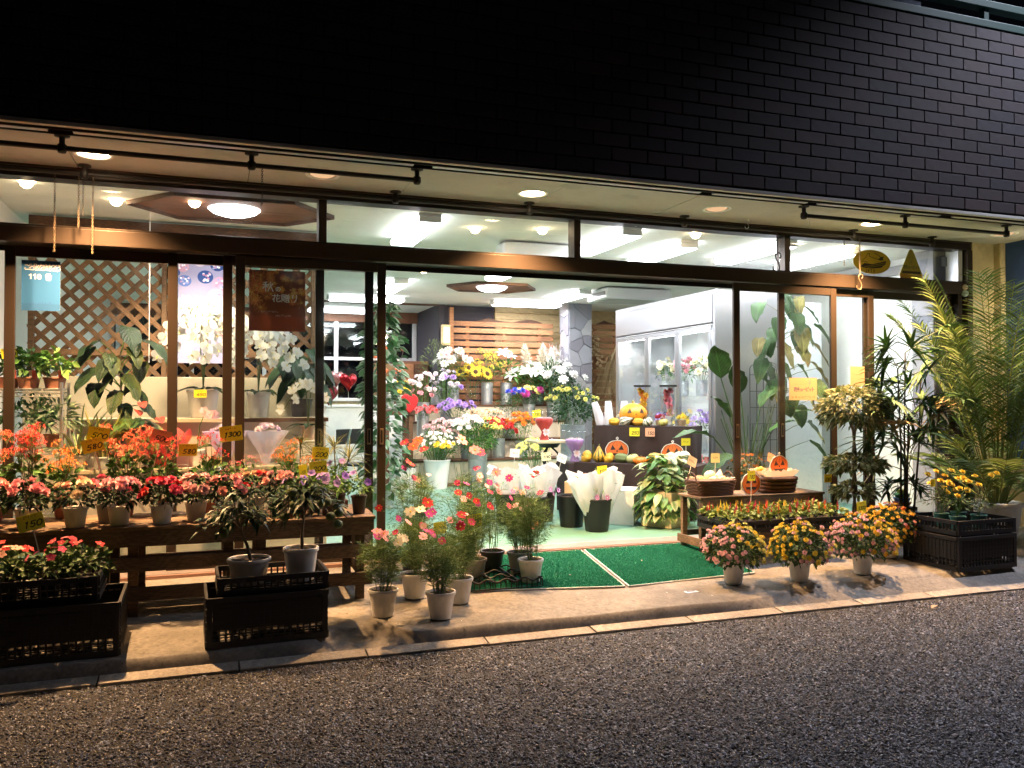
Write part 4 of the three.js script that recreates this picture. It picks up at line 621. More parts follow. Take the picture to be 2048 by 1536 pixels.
function bellflower(x, z, label, c, o = {}) {
  potted('balloon_flower', label, x, BY + (o.y || 0), z, [0.052, 0.04, 0.125, o.m || matOf.darkpot], (t, h) => {
    part('foliage', bush(0, h + 0.05, 0, 0.085, 0.07, 0.085, 120, 0.042, 0.022, GR.light, { low: -0.4 }).build(), matOf.leaf, t);
    for (let k = 0; k < (o.n || 4); k++) { const d = polar(k * 2.4 + 1, rr(0.3, 1.2)); bloom(t, flower('bell', c, k % 2 ? 'lilac' : c), V(d.x * 0.085, h + 0.06 + d.y * 0.095, d.z * 0.085), d.clone().add(V(0, 0, 0.5)), 0.034); }
    for (let k = 0; k < 5; k++) { const d = polar(R() * 6, rr(0.2, 1)); bloom(t, flower('bud', 'green'), V(d.x * 0.09, h + 0.06 + d.y * 0.1, d.z * 0.09), d, 0.012, 'bud'); }
  }, 'potted flower', 'purple balloon flowers on the bench');
}
bellflower(0.53, 0.99, 'purple balloon flower in a terracotta pot', 'purple', { m: matOf.brownpot, n: 3 });
bellflower(0.66, 0.8, 'purple balloon flower under the lower 200 card', 'purple', { n: 4 });
bellflower(0.74, 0.98, 'violet balloon flower with lilac blooms behind the citrus fruit', 'lilac', { n: 5 });
bellflower(0.83, 0.82, 'balloon flower in a tall dark pot second from the bench end', 'purple', { n: 3 });
bellflower(0.86, 0.62, 'balloon flower raised at the back of the bench end', 'lilac', { y: 0.06, n: 3 });
sb('block', [0.8, BY, 0.56], [0.92, BY + 0.059, 0.68], matOf.brownwood, thing('wood_block', 'small wood block under the raised balloon flower', 'block'), 0.003);
bellflower(0.95, 0.97, 'balloon flower in a dark pot at the very end of the bench', 'purple', { n: 2 });
priceTag('500', [-0.703, 1.068, 0.7], 0.13, 0.088, CARD, 'yellow price card reading 500 left of the red flowers', { turn: 0.25, tilt: -0.18, stick: 0.5 });
priceTag('580', [-0.732, 0.998, 0.74], 0.13, 0.088, CARD, 'yellow price card reading 580 just under the 500 card', { turn: 0.25, tilt: 0.25, stick: 0.42 });
priceTag('500', [-0.331, 1.038, 0.6], 0.13, 0.092, '#d9a47e', 'pale orange price card reading 500 beside the second door stile', { turn: 0.25, tilt: -0.25, stick: 0.45 });
priceTag('580', [-0.158, 0.95, 0.65], 0.118, 0.082, CARD, 'yellow price card reading 580 on a thin stick near the salmon azalea', { turn: 0.2, tilt: -0.02, stick: 0.4 });
priceTag('1300', [0.121, 1.054, 0.56], 0.155, 0.108, CARD, 'bright yellow price card reading 1300 before the door stiles', { turn: 0.2, tilt: 0.1, stick: 0.42 });
priceTag('200', [0.73, 0.907, 0.62], 0.123, 0.087, CARD, 'yellow price card reading 200, upper of two', { turn: 0.2, tilt: -0.08, stick: 0.3 });
priceTag('200', [0.698, 0.818, 0.76], 0.125, 0.084, CARD, 'yellow price card reading 200, lower of two', { turn: 0.2, tilt: 0.08, stick: 0.22 });
priceTag('', [0.6, 0.78, 0.72], 0.06, 0.11, CARD, 'narrow yellow card among the purple balloon flowers', { turn: 0.3, tilt: 0.1, stick: 0.15 });

// ---------- crates in front of the bench ----------
const gy = (z) => apronY(z) + 0.004;
crate('plastic_crate', 'black plastic crate on the ground under the red vinca at far left', -0.92, gy(1.6) - 0.008, 1.58, 0.9, 0.285, 0.5, 0.02);
crate('plastic_crate', 'black plastic crate holding the vinca pots, stacked on the far left one', -1.0, 0.216, 1.56, 0.84, 0.13, 0.42, 0.02);
function vinca(x, z, label, c, n, y = 0.238) {
  potted('potted_vinca', label, x, y, z, [0.055, 0.043, 0.09, matOf.black], (t, h) => {
    part('foliage', bush(0, h + 0.06, 0, 0.125, 0.09, 0.12, 220, 0.05, 0.025, C(0.075, 0.13, 0.035), { low: -0.5 }).build(), matOf.leaf, t);
    for (let k = 0; k < n; k++) { const d = polar(k * 2.4 + R(), rr(0.35, 1.3)), p = V(d.x * 0.12, h + 0.075 + d.y * 0.115, d.z * 0.12); bloom(t, flower('vinca', c, c === 'peach' ? 'coral' : 'palepink'), p, d.clone().add(V(0, 0.3, 0.4)), rr(0.022, 0.028)); }
  }, 'potted flower', 'vinca pots in the far left crate');
}
vinca(-1.25, 1.65, 'red vinca left of the 150 card stick', 'hotpink', 8); vinca(-1.02, 1.68, 'peach vinca below the 150 card', 'peach', 8); vinca(-1.05, 1.47, 'red vinca at the back behind the peach one', 'red', 7);
vinca(-0.82, 1.66, 'leafy vinca with few rose blooms right of the peach one', 'hotpink', 5); vinca(-0.78, 1.46, 'dark red vinca at the back right of the crate', 'crimson', 9); vinca(-0.65, 1.62, 'mostly green vinca at the right end of the crate', 'red', 2);
priceTag('150', [-0.905, 0.645, 1.72], 0.125, 0.086, CARD, 'yellow price card reading 150 above the vinca crate', { turn: 0.25, tilt: 0.22, stick: 0.24 });
crate('plastic_crate', 'black plastic crate on the ground under the two citrus trees', 0.295, gy(1.63) - 0.008, 1.63, 0.655, 0.275, 0.44, 0.03);
crate('plastic_crate', 'shallow open black crate holding the two citrus pots', 0.33, 0.198, 1.62, 0.6, 0.1, 0.38, 0.03);
function citrus(x, z, label, rt, h, spec) {
  potted('citrus_tree', label, x, 0.216, z, [rt, rt * 0.78, h, matOf.pot], (t) => {
    const st = new GB(), b = new GB(), br = C(0.11, 0.085, 0.055), top = V(spec.lean, h + spec.H * 0.5, 0); st.tube([V(0.01, h * 0.88, 0), V(spec.lean * 0.2, h + spec.H * 0.18, 0.01), V(spec.lean * 0.7, h + spec.H * 0.35, 0), top], 0.011, 0.006, br, 7);
    for (let k = 0; k < spec.n; k++) { const d = polar(k * 2.4, rr(-0.35, 1.3)), q = top.clone().add(V(d.x * spec.r * rr(0.4, 1), d.y * spec.r * 0.95 * rr(0.3, 1) + 0.03, d.z * spec.r * rr(0.4, 0.9))); stemTo(st, top.clone().lerp(V(spec.lean * 0.5, h + spec.H * 0.3, 0), R() * 0.6), q, 0.004, br, 0.03); for (let j = 0; j < 7; j++) b.leaf(q.clone().add(V(rr(-0.03, 0.03), rr(-0.04, 0.03), rr(-0.03, 0.03))), V(rr(-1, 1) + d.x, rr(-0.7, 0.7), rr(-1, 1) + d.z), rr(0.06, 0.095), rr(0.026, 0.036), { seg: 3, bend: 0.35, fold: 0.35, c: shade(C(0.02, 0.06, 0.016), 0.35), prof: 'lance' }); }
    part('trunk', st.build(), matOf.plain, t); part('foliage', b.build(), matOf.glossleaf, t);
    for (const [dx, dy, dz] of spec.fruit) part('fruit', cached('lime', () => { const g = new THREE.SphereGeometry(0.03, 16, 12); g.scale(1, 0.9, 1); return g; }), cached('limemat', () => phy({ color: C(0.09, 0.14, 0.025), roughness: 0.42, bumpMap: grey(256, fbm(256, 3, [[128, 1]]), 3), bumpScale: 0.001 })), t, [dx, h + dy, dz]);
  }, 'potted tree', 'citrus trees in the crate');
}
citrus(0.205, 1.6, 'smaller leaning citrus tree in a wide white pot without ripe fruit', 0.118, 0.15, { lean: -0.06, H: 0.42, r: 0.19, n: 34, fruit: [[-0.14, 0.16, 0.08]] });
citrus(0.5, 1.6, 'larger citrus tree with round green fruit in a tall white pot', 0.1, 0.195, { lean: 0.02, H: 0.42, r: 0.2, n: 38, fruit: [[0.1, 0.27, 0.12], [0.14, 0.275, 0.1], [0.065, 0.265, 0.13], [0.16, 0.19, 0.12], [0.21, 0.205, 0.09], [0.2, 0.145, 0.13], [-0.06, 0.34, 0.1], [-0.1, 0.2, 0.1], [-0.05, 0.27, 0.13]] });

// ---------- cosmos group ----------
cosmos(1.013, gy(1.516), 1.516, 'front cosmos pot with pink and cream blooms nearest the bench', { fl: [[-0.05, 0.37, 0.06, 'pink'], [-0.01, 0.355, 0.08, 'pink'], [0.1, 0.32, 0.06, 'white'], [0.13, 0.31, 0.02, 'white'], [0.075, 0.3, 0.1, 'white'], [-0.02, 0.5, -0.04, 'red', 0.026]] });
cosmos(1.344, gy(1.675), 1.675, 'frontmost cosmos pot, dense feathery green with hardly a bloom', { H: 0.36, sp: 0.14, stems: 20 });
cosmos(1.296, gy(1.168), 1.168, 'cosmos pot with white and magenta blooms in the second row', { H: 0.36, fl: [[-0.04, 0.42, 0.05, 'white', 0.042], [0.03, 0.43, 0.04, 'white', 0.04], [0.08, 0.4, 0.06, 'magenta', 0.036], [0.12, 0.41, 0.02, 'magenta', 0.034], [0.05, 0.3, 0.13, 'magenta', 0.028], [0.09, 0.28, 0.12, 'hotpink']] });
cosmos(1.55, gy(1.375), 1.375, 'cosmos pot with two dark red blooms right of the front pots', { H: 0.4, fl: [[0.0, 0.42, 0.06, 'crimson', 0.038], [-0.02, 0.35, 0.1, 'crimson', 0.036], [0.12, 0.5, 0, 'red', 0.026]] });
cosmos(1.793, gy(0.9) + 0.012, 0.92, 'cosmos in a brownish pot set in the black carrying tray at left', { H: 0.46, sp: 0.12, m: std({ color: C(0.34, 0.3, 0.27), roughness: 0.6 }), fl: [[0.1, 0.38, 0.07, 'crimson', 0.036], [-0.05, 0.46, 0.05, 'crimson', 0.03], [-0.12, 0.48, 0, 'red', 0.03]] });
cosmos(2.185, gy(1.05) + 0.012, 1.05, 'tall green cosmos in a white pot at the right corner of the tray', { H: 0.5, sp: 0.13, stems: 15 });
cosmos(2.19, gy(0.8) + 0.012, 0.8, 'cosmos in a grey pot at the back of the tray with pink blooms', { H: 0.4, sp: 0.12, m: std({ color: C(0.22, 0.22, 0.22), roughness: 0.6 }), fl: [[-0.02, 0.33, 0.1, 'palepink', 0.03], [0.05, 0.2, 0.12, 'coral', 0.028], [0.1, 0.22, 0.1, 'coral', 0.026]] });
cosmos(1.42, gy(0.55), 0.55, 'tall cosmos with red and crimson blooms beside the bench end', { H: 0.62, sp: 0.17, stems: 22, m: matOf.darkpot, fl: [[-0.07, 0.83, 0.05, 'crimson', 0.04], [0.07, 0.78, 0.08, 'dkred', 0.042], [0.0, 0.8, 0.03, 'coral', 0.045], [0.05, 0.84, -0.02, 'coral', 0.045], [-0.04, 0.68, 0.1, 'red', 0.046], [0.08, 0.39, 0.16, 'red', 0.048]] });
cosmos(1.86, gy(0.5), 0.5, 'tall cosmos with large pink blooms behind the 700 card', { H: 0.58, sp: 0.17, stems: 22, m: matOf.darkpot, fl: [[-0.05, 0.84, 0.05, 'pink', 0.055], [0.05, 0.76, 0.06, 'pink', 0.045], [0.1, 0.74, 0.05, 'hotpink', 0.04], [0.06, 0.62, 0.08, 'hotpink', 0.034]] });
cosmos(2.02, gy(0.62), 0.66, 'slender cosmos with pink heads left of the black buckets', { H: 0.5, sp: 0.09, stems: 9, den: 18, m: matOf.darkpot, fl: [[0.02, 0.6, 0.03, 'pink', 0.04], [0.13, 0.55, 0.02, 'magenta', 0.034], [0.02, 0.5, 0.05, 'palepink', 0.03]] });
priceTag('', [1.491, 0.4, 1.1], 0.105, 0.085, CARD, 'yellow price card half hidden among red cosmos', { turn: 0.3, tilt: 0.03, stick: 0.25 });
priceTag('700', [1.781, 0.42, 0.98], 0.12, 0.095, CARD, 'yellow price card reading 700 in the cosmos tray', { turn: 0.25, tilt: 0.04, stick: 0.22 });
{ // carrying tray with a wavy rim of ring holders
  const t = thing('pot_carrier', 'low black plastic carrying tray with wavy rim around the cosmos pots', 'tray', [1.96, gy(0.95), 0.95], -0.04), W = 0.54, D = 0.46, b = (f) => { const q = new GB(); f(q); return q.build(); };
  for (let k = 0; k < 4; k++) { const z = -D / 2 + D * k / 3; part('divider', b((q) => { const pts = []; for (let j = 0; j <= 24; j++) pts.push(V(-W / 2 + W * j / 24, 0.062 + 0.012 * Math.cos(j / 24 * 6.283 * 4), z)); q.tube(pts, 0.007, 0.007, C(1, 1, 1), 5); for (let j = 0; j <= 14; j++) q.geo(box(0.007, 0.058, 0.005), new THREE.Matrix4().makeTranslation(-W / 2 + W * j / 14, 0.032, z), C(1, 1, 1)); q.geo(box(W, 0.008, 0.012), new THREE.Matrix4().makeTranslation(0, 0.005, z), C(1, 1, 1)); }), matOf.black, t); }
  for (const s of [-1, -0.33, 0.33, 1]) part('divider', b((q) => { q.geo(box(0.01, 0.012, D), new THREE.Matrix4().makeTranslation(s * W / 2, 0.055, 0), C(1, 1, 1)); for (let j = 0; j <= 11; j++) q.geo(box(0.005, 0.05, 0.007), new THREE.Matrix4().makeTranslation(s * W / 2, 0.028, -D / 2 + D * j / 11), C(1, 1, 1)); }), matOf.black, t);
}
// ---------- green doormats ----------
function turfMat(pts, label, turf) {
  const t = thing('doormat', label, 'doormat', [0, 0, 0], 0, 'green turf doormats'), [a, b2, c, d] = pts, g = new GB(), w = C(1, 1, 1), ys = (z, q) => apronY(z) + q, N = 12; let last = null;
  for (let i = 0; i <= N; i++) { const row = []; for (let j = 0; j <= N; j++) { const u = i / N, v = j / N, x = (a[0] * (1 - u) + b2[0] * u) * (1 - v) + (d[0] * (1 - u) + c[0] * u) * v, z = (a[1] * (1 - u) + b2[1] * u) * (1 - v) + (d[1] * (1 - u) + c[1] * u) * v; row.push(g.v(x, ys(z, 0.009), z, w, x, z)); } if (last) for (let j = 0; j < N; j++) g.quad(last[j], last[j + 1], row[j + 1], row[j]); last = row; }
  part('backing', g.build(), matOf.mat, t);
  const e = new GB(); for (let k = 0; k < 4; k++) { const p = pts[k], q = pts[(k + 1) % 4], m = []; for (let j = 0; j <= 6; j++) { const x = p[0] + (q[0] - p[0]) * j / 6, z = p[1] + (q[1] - p[1]) * j / 6; m.push(V(x, ys(z, 0.007), z)); } e.tube(m, 0.007, 0.007, w, 6); } part('edging', e.build(), std({ color: C(0.42, 0.45, 0.44), roughness: 0.6 }), t);
  const bl = new GB(); bl.leaf(V(), V(0.25, 1, 0), 0.0135, 0.0034, { seg: 2, bend: 0, fold: 0, c: w, prof: 'blade', curl: 0.4 }); const n = turf, im = new THREE.InstancedMesh(bl.build(), std({ color: 0xffffff, roughness: 0.85 }), n), m = new THREE.Matrix4(), q = new THREE.Quaternion(), col = new THREE.Color();
  for (let k = 0; k < n; k++) { const u = 0.01 + 0.98 * R(), v = 0.01 + 0.98 * R(), x = (a[0] * (1 - u) + b2[0] * u) * (1 - v) + (d[0] * (1 - u) + c[0] * u) * v, z = (a[1] * (1 - u) + b2[1] * u) * (1 - v) + (d[1] * (1 - u) + c[1] * u) * v; q.setFromEuler(new THREE.Euler(rr(-0.5, 0.5), R() * 6.28, rr(-0.5, 0.5))); const s = rr(0.8, 1.25); m.compose(V(x, ys(z, 0.0085), z), q, V(s * 1.3, s, s * 1.3)); im.setMatrixAt(k, m); const f = rr(0.65, 1.3); col.setRGB(0.022 * f, 0.28 * f, 0.185 * f); im.setColorAt(k, col); }
  im.name = 'turf_pile'; im.userData = { kind: 'stuff' }; t.add(im);
}
turfMat([[1.72, 0.14], [3.0, 0.14], [2.8, 1.34], [1.6, 1.13]], 'left green artificial turf doormat, partly under the cosmos tray', 60000);
turfMat([[3.03, 0.14], [4.16, 0.14], [3.96, 1.27], [2.83, 1.35]], 'right green artificial turf doormat before the open doorway', 60000);

// ---------- right display stand ----------
{
  const t = thing('display_stand', 'two-tier wooden stand with baskets above and celosia trays below', 'stand', [0, 0, 0]);
  for (const [a, b] of [[0.2, 0.29], [0.294, 0.385], [0.389, 0.48], [0.484, 0.575]]) sb('plank', [3.92, 0.435, a], [5.22, 0.455, b], bw(), t, 0.003);
  for (const x of [3.96, 4.55, 5.18]) { for (const z of [0.24, 0.535]) sb('leg', [x - 0.024, apronY(z), z - 0.02], [x + 0.024, 0.434, z + 0.02], bw(), t, 0.003); sb('leg', [x + 0.02, apronY(0.98), 0.95], [x + 0.06, 0.215, 0.99], bw(), t, 0.003); sb('side_rail', [x - 0.046, 0.03, 0.2], [x - 0.026, 0.1, 1.0], bw(), t, 0.003); sb('side_rail', [x - 0.02, 0.19, 0.56], [x + 0.016, 0.215, 1.0], bw(), t, 0.003); }
  sb('rail', [3.94, 0.37, 0.556], [5.2, 0.434, 0.575], bw(), t, 0.003); sb('rail', [3.9, 0.16, 0.992], [5.2, 0.214, 1.01], bw(), t, 0.003); sb('rail', [3.94, 0.08, 0.222], [5.2, 0.13, 0.24], bw(), t, 0.003);
}
function celosiaTray(x0, x1, label, plural) {
  const x = (x0 + x1) / 2, z = 0.82, y = 0.217; const t = crate('seedling_tray', 'black slotted nursery tray ' + label, x, y, z, x1 - x0, 0.095, 0.46, 0, matOf.black, 'celosia trays'); const cols = ['red', 'coral', 'hotpink', 'yellow', 'orange', 'crimson', 'gold']; let k = 0; const rowN = ['back', 'middle', 'front'];
  for (let r = 0; r < 3; r++) for (let c = 0; c < 4; c++) {
    const px = x0 + 0.07 + (x1 - x0 - 0.14) * c / 3, pz = z - 0.15 + r * 0.15, cc = cols[(k * 3 + r) % 7]; k++;
    potted('potted_celosia', ({ red: 'red', coral: 'vermilion', hotpink: 'rose', yellow: 'yellow', orange: 'orange', crimson: 'crimson', gold: 'golden' })[cc] + ' plumed celosia, ' + ['first', 'second', 'third', 'fourth'][c] + ' from left in the ' + rowN[r] + ' row of the ' + plural + ' tray', px, y + 0.02, pz, [0.048, 0.038, 0.07, matOf.black], (q, h) => {
      part('foliage', bush(0, h + 0.03, 0, 0.075, 0.05, 0.075, 64, 0.055, 0.028, C(0.2, 0.27, 0.06), { low: -0.2 }).build(), matOf.leaf, q);
      for (let j = 0; j < 3; j++) { const az = j * 2.1 + k; bloom(q, flower('plume', cc, cc), V(Math.cos(az) * 0.032, h + 0.055, Math.sin(az) * 0.032), V(rr(-0.2, 0.2), 1, rr(-0.2, 0.2)), rr(0.03, 0.043), 'plume'); }
      if (r === 2) { const o = part('paper_label', cached('plabel', () => new THREE.CylinderGeometry(0.026, 0.026, 0.002, 18)), cached('plabelm', () => std({ color: C(0.62, 0.45, 0.3), roughness: 0.8 })), q, [0.01, h - 0.002, 0.056], [1.35, 0, 0]); }
    }, 'potted flower', 'celosia pots in the trays');
  }
}
celosiaTray(3.88, 4.45, 'with mixed celosia, left of the two', 'left'); celosiaTray(4.48, 5.06, 'with mixed celosia, right of the two', 'right');
// wicker basket
function wicker(name, label, x, y, z, w, d, h, turn, thick) {
  const t = thing(name, label, 'basket', [x, y, z], turn), ringPts = (s, yy, ph, amp) => { const p = []; for (let k = 0; k <= 56; k++) { const a = k / 56 * 6.2832, c = Math.cos(a), n = Math.sin(a), e = 0.45, u = Math.sign(c) * Math.pow(Math.abs(c), e), v = Math.sign(n) * Math.pow(Math.abs(n), e), o = 1 + amp * Math.sin(k * 1.57 + ph); p.push(V(u * w / 2 * s * o, yy, v * d / 2 * s * o)); } return p; };
  const n = Math.round(h / (thick * 1.55)); for (let k = 0; k < n; k++) { const g = new GB(); g.tube(ringPts(0.86 + 0.14 * k / n, thick + k * thick * 1.55, k * 3.14, thick > 0.014 ? 0.006 : 0.018), thick, thick, C(1, 1, 1), 5); part('weave_band', g.build(), matOf.wicker, t); }
  part('base', (() => { const g = new THREE.CylinderGeometry(1, 1, 0.012, 24); g.scale(w / 2 * 0.84, 1, d / 2 * 0.84); return g; })(), matOf.wicker, t, [0, 0.008, 0]); return t;
}
const bk = wicker('wicker_basket', 'dark woven basket with handles full of small gourds on the stand', 4.13, 0.456, 0.4, 0.42, 0.28, 0.13, 0.1, 0.0085);
for (const s of [-1, 1]) { const p = []; for (let k = 0; k <= 12; k++) { const a = k / 12 * Math.PI; p.push(V(s * 0.2, 0.12 + Math.sin(a) * 0.075, Math.cos(a) * 0.06)); } part('handle', new THREE.TubeGeometry(new THREE.CatmullRomCurve3(p), 20, 0.007, 6), matOf.wicker, bk); }
wicker('log_basket', 'rustic bark basket with cream paper and a pumpkin cutout in it', 4.8, 0.456, 0.4, 0.36, 0.28, 0.15, -0.05, 0.022);
function crumple(w, d, h, sd, m, label, at, turn) { seed = sd; const g = new THREE.PlaneGeometry(w, d, 14, 12); g.rotateX(-Math.PI / 2); const p = g.attributes.position; for (let i = 0; i < p.count; i++) { const x = p.getX(i) / w * 2, z = p.getZ(i) / d * 2, r = Math.max(Math.abs(x), Math.abs(z)); p.setY(i, (r > 0.72 ? h * (0.35 + (r - 0.72) * 2.2) : h * 0.2) + rr(-0.012, 0.012)); } g.computeVertexNormals(); return lone('tissue_paper', label, 'paper', g, m, at, [0, turn, 0]); }
const tissue = phy({ color: C(0.8, 0.64, 0.48), roughness: 0.95, transmission: 0.3, thickness: 0 });
crumple(0.36, 0.24, 0.08, 77, tissue, 'cream tissue paper lining the dark woven basket', [4.13, 0.53, 0.4], 0.1); crumple(0.36, 0.29, 0.1, 78, tissue, 'cream tissue paper lining the bark basket', [4.8, 0.56, 0.4], -0.05);
// gourds: lathed bodies with ribs and stripes
function gourd(at, label, kind, s, rot = [0, 0, 0]) {
  const P = { round: [[0.001, -0.72], [0.5, -0.66], [0.9, -0.3], [1, 0.05], [0.85, 0.45], [0.45, 0.68], [0.12, 0.62], [0.001, 0.58]], flat: [[0.001, -0.5], [0.55, -0.52], [0.98, -0.2], [1, 0.1], [0.7, 0.42], [0.25, 0.4], [0.001, 0.34]], long: [[0.001, -1.15], [0.4, -1.1], [0.62, -0.8], [0.68, -0.2], [0.62, 0.5], [0.4, 1.0], [0.15, 1.25], [0.001, 1.3]], pear: [[0.001, -0.9], [0.45, -0.86], [0.75, -0.5], [0.78, -0.1], [0.55, 0.4], [0.3, 0.85], [0.16, 1.15], [0.001, 1.2]], oval: [[0.001, -1.05], [0.42, -0.95], [0.66, -0.5], [0.7, 0], [0.66, 0.5], [0.42, 0.95], [0.001, 1.05]] }[kind[0]];
  const a = C(...kind[1]), e = C(...(kind[2] || kind[1])), ribs = kind[3] || 0, g = cached('gourd' + JSON.stringify(kind), () => { const q = new THREE.LatheGeometry(new THREE.CatmullRomCurve3(P.map(([r, y]) => V(r, y, 0))).getPoints(18).map((p) => new THREE.Vector2(Math.max(0.001, p.x), p.y)), 40), p = q.attributes.position, c = []; for (let i = 0; i < p.count; i++) { const x = p.getX(i), z = p.getZ(i), az = Math.atan2(z, x), w = ribs ? Math.cos(az * ribs) : 0, f = 1 + 0.055 * w; p.setX(i, x * f); p.setZ(i, z * f); const st = kind[2] ? (Math.cos(az * (ribs || 8)) + 0.35 * Math.sin(p.getY(i) * 9 + az * 3) > 0.25 ? a : e) : shade(a, 0.07); c.push(st.r, st.g, st.b); } q.setAttribute('color', new THREE.Float32BufferAttribute(c, 3)); q.computeVertexNormals(); return q; });
  const t = thing('gourd', label, 'gourd', at, 0, 'decorative gourds'); t.rotation.set(...rot); t.scale.setScalar(s); part('body', g, matOf.satin, t); part('stem', cached('gstem', () => new THREE.TubeGeometry(new THREE.CatmullRomCurve3([V(0, 0, 0), V(0.02, 0.18, 0), V(0.1, 0.34, 0)]), 6, 0.075, 6)), cached('gstemm', () => std({ color: C(0.2, 0.17, 0.07), roughness: 0.8 })), t, [0, P[P.length - 1][1] - 0.05, 0]); return t;
}
const YG = [0.75, 0.42, 0.04], OG = [0.75, 0.2, 0.015], GG = [0.06, 0.09, 0.025], CG = [0.7, 0.6, 0.3], WG = [0.78, 0.7, 0.55];
gourd([4.03, 0.585, 0.44], 'yellow gourd at the left in the woven basket', ['oval', YG], 0.042, [0.3, 0.2, 1.4]); gourd([4.12, 0.59, 0.46], 'cream gourd in the middle of the woven basket', ['pear', WG], 0.042, [0.4, 0, 1.2]); gourd([4.21, 0.59, 0.45], 'yellow-white gourd at the right in the woven basket', ['pear', YG, WG], 0.042, [0.2, 0.3, -1.1]); gourd([4.15, 0.62, 0.36], 'white round gourd on top in the woven basket', ['round', WG], 0.05, [0.2, 0, 0.4]); gourd([4.25, 0.615, 0.36], 'tall white gourd at the back right of the woven basket', ['pear', [0.8, 0.76, 0.68]], 0.046, [-0.2, 0, -0.3]);
gourd([4.7, 0.63, 0.42], 'green and yellow gourd lying in the bark basket', ['long', [0.13, 0.14, 0.06]], 0.045, [0.3, 0.3, 1.2]); gourd([4.68, 0.655, 0.36], 'small yellow gourd behind the green one in the bark basket', ['round', YG], 0.035, [0, 0, 0.5]);
// flat jack-o'-lantern cutouts
function cutout(at, turn, s, label, mood) {
  const t = thing('pumpkin_cutout', label, 'decoration', at, turn, 'flat jack-o-lantern cutouts'); t.scale.setScalar(s);
  const outline = (k) => { const p = []; for (let j = 0; j < 64; j++) { const a = j / 64 * 6.2832, lob = 1 + 0.035 * Math.abs(Math.sin(a * 3.5)) * (Math.sin(a) > -0.2 ? 1 : 0.8); p.push(new THREE.Vector2(Math.cos(a) * 0.5 * lob * k, Math.sin(a) * 0.44 * lob * k)); } return new THREE.Shape(p); };
  const ex = (sh, d) => new THREE.ExtrudeGeometry(sh, { depth: d, bevelEnabled: false, curveSegments: 8 }), tri = (q) => new THREE.Shape(q.map(([a, b]) => new THREE.Vector2(a, b)));
  const wh = cached('cutw', () => std({ color: C(0.8, 0.76, 0.68), roughness: 0.6 })), or = cached('cuto', () => std({ color: C(0.74, 0.17, 0.035), roughness: 0.55 })), bl = cached('cutb', () => std({ color: C(0.03, 0.018, 0.02), roughness: 0.6 }));
  part('border', cached('cg0', () => ex(outline(1.1), 0.03)), wh, t); part('outline', cached('cg1', () => ex(outline(1.035), 0.004)), bl, t, [0, 0, 0.03]); const face = part('face', cached('cg2', () => ex(outline(1.0), 0.004)), or, t, [0, 0, 0.034]);
  const feats = { eye: [[[-0.32, 0.02], [-0.06, 0.03], [-0.22, 0.26]], [[0.32, 0.02], [0.06, 0.03], [0.22, 0.26]]], nose: [[[-0.05, -0.06], [0.05, -0.06], [0, 0.04]]], mouth: [[[-0.36, -0.08], [-0.3, -0.14], [0.3, -0.14], [0.36, -0.08], [0.28, -0.26], [0.1, -0.3], [0.1, -0.24], [0.02, -0.24], [0.02, -0.32], [-0.12, -0.3], [-0.12, -0.24], [-0.2, -0.24], [-0.28, -0.25]]] };
  for (const [n, l] of Object.entries(feats)) l.forEach((q, i) => part(n, cached('cf' + n + i, () => ex(tri(q), 0.004)), bl, face, [0, 0, 0.004]));
  for (const x of [-0.34, -0.18, 0, 0.18, 0.34]) part('crease', cached('cr' + x, () => new THREE.TubeGeometry(new THREE.CatmullRomCurve3([V(x * 0.5, 0.4, 0), V(x * 0.95, 0.3, 0), V(x * 1.2, 0.2 - Math.abs(x) * 0.2, 0)]), 8, 0.006, 4)), bl, face, [0, 0, 0.004]);
  part('curl', cached('ccurl', () => new THREE.TubeGeometry(new THREE.CatmullRomCurve3([V(0, 0.42, 0.015), V(0.02, 0.52, 0.015), V(0.06, 0.58, 0.015), V(0.02, 0.63, 0.015), V(-0.04, 0.58, 0.015), V(0, 0.54, 0.015)]), 20, 0.02, 6)), wh, t);
}
cutout([4.48, 0.548, 0.5], 0.15, 0.2, 'flat jack-o-lantern standing between the two baskets'); cutout([4.84, 0.69, 0.42], 0.1, 0.19, 'flat jack-o-lantern rising out of the bark basket');
priceTag('180', [4.4, 0.63, 0.62], 0.1, 0.085, CARD, 'yellow card reading 180 before the flat jack-o-lantern', { turn: 0.25, tilt: -0.04, stick: 0.2 });
priceTag('180', [5.3, 0.57, 0.52], 0.108, 0.076, CARD, 'yellow card reading 180 beside the fig trunk', { turn: 0.25, tilt: -0.03, stick: 0.34 });
priceTag('', [4.86, 0.75, 0.28], 0.115, 0.08, '#f0b48c', 'pale orange card tilted at the back of the bark basket', { turn: 0.35, tilt: -0.3, stick: 0.2 });
priceTag('', [4.02, 0.74, 0.28], 0.125, 0.085, '#f3ead8', 'white card tilted behind the woven basket', { turn: 0.35, tilt: -0.4, stick: 0.24 });
priceTag('', [4.26, 0.765, 0.28], 0.12, 0.085, '#f7eeb4', 'cream card upright behind the woven basket', { turn: 0.3, tilt: -0.03, stick: 0.24 });
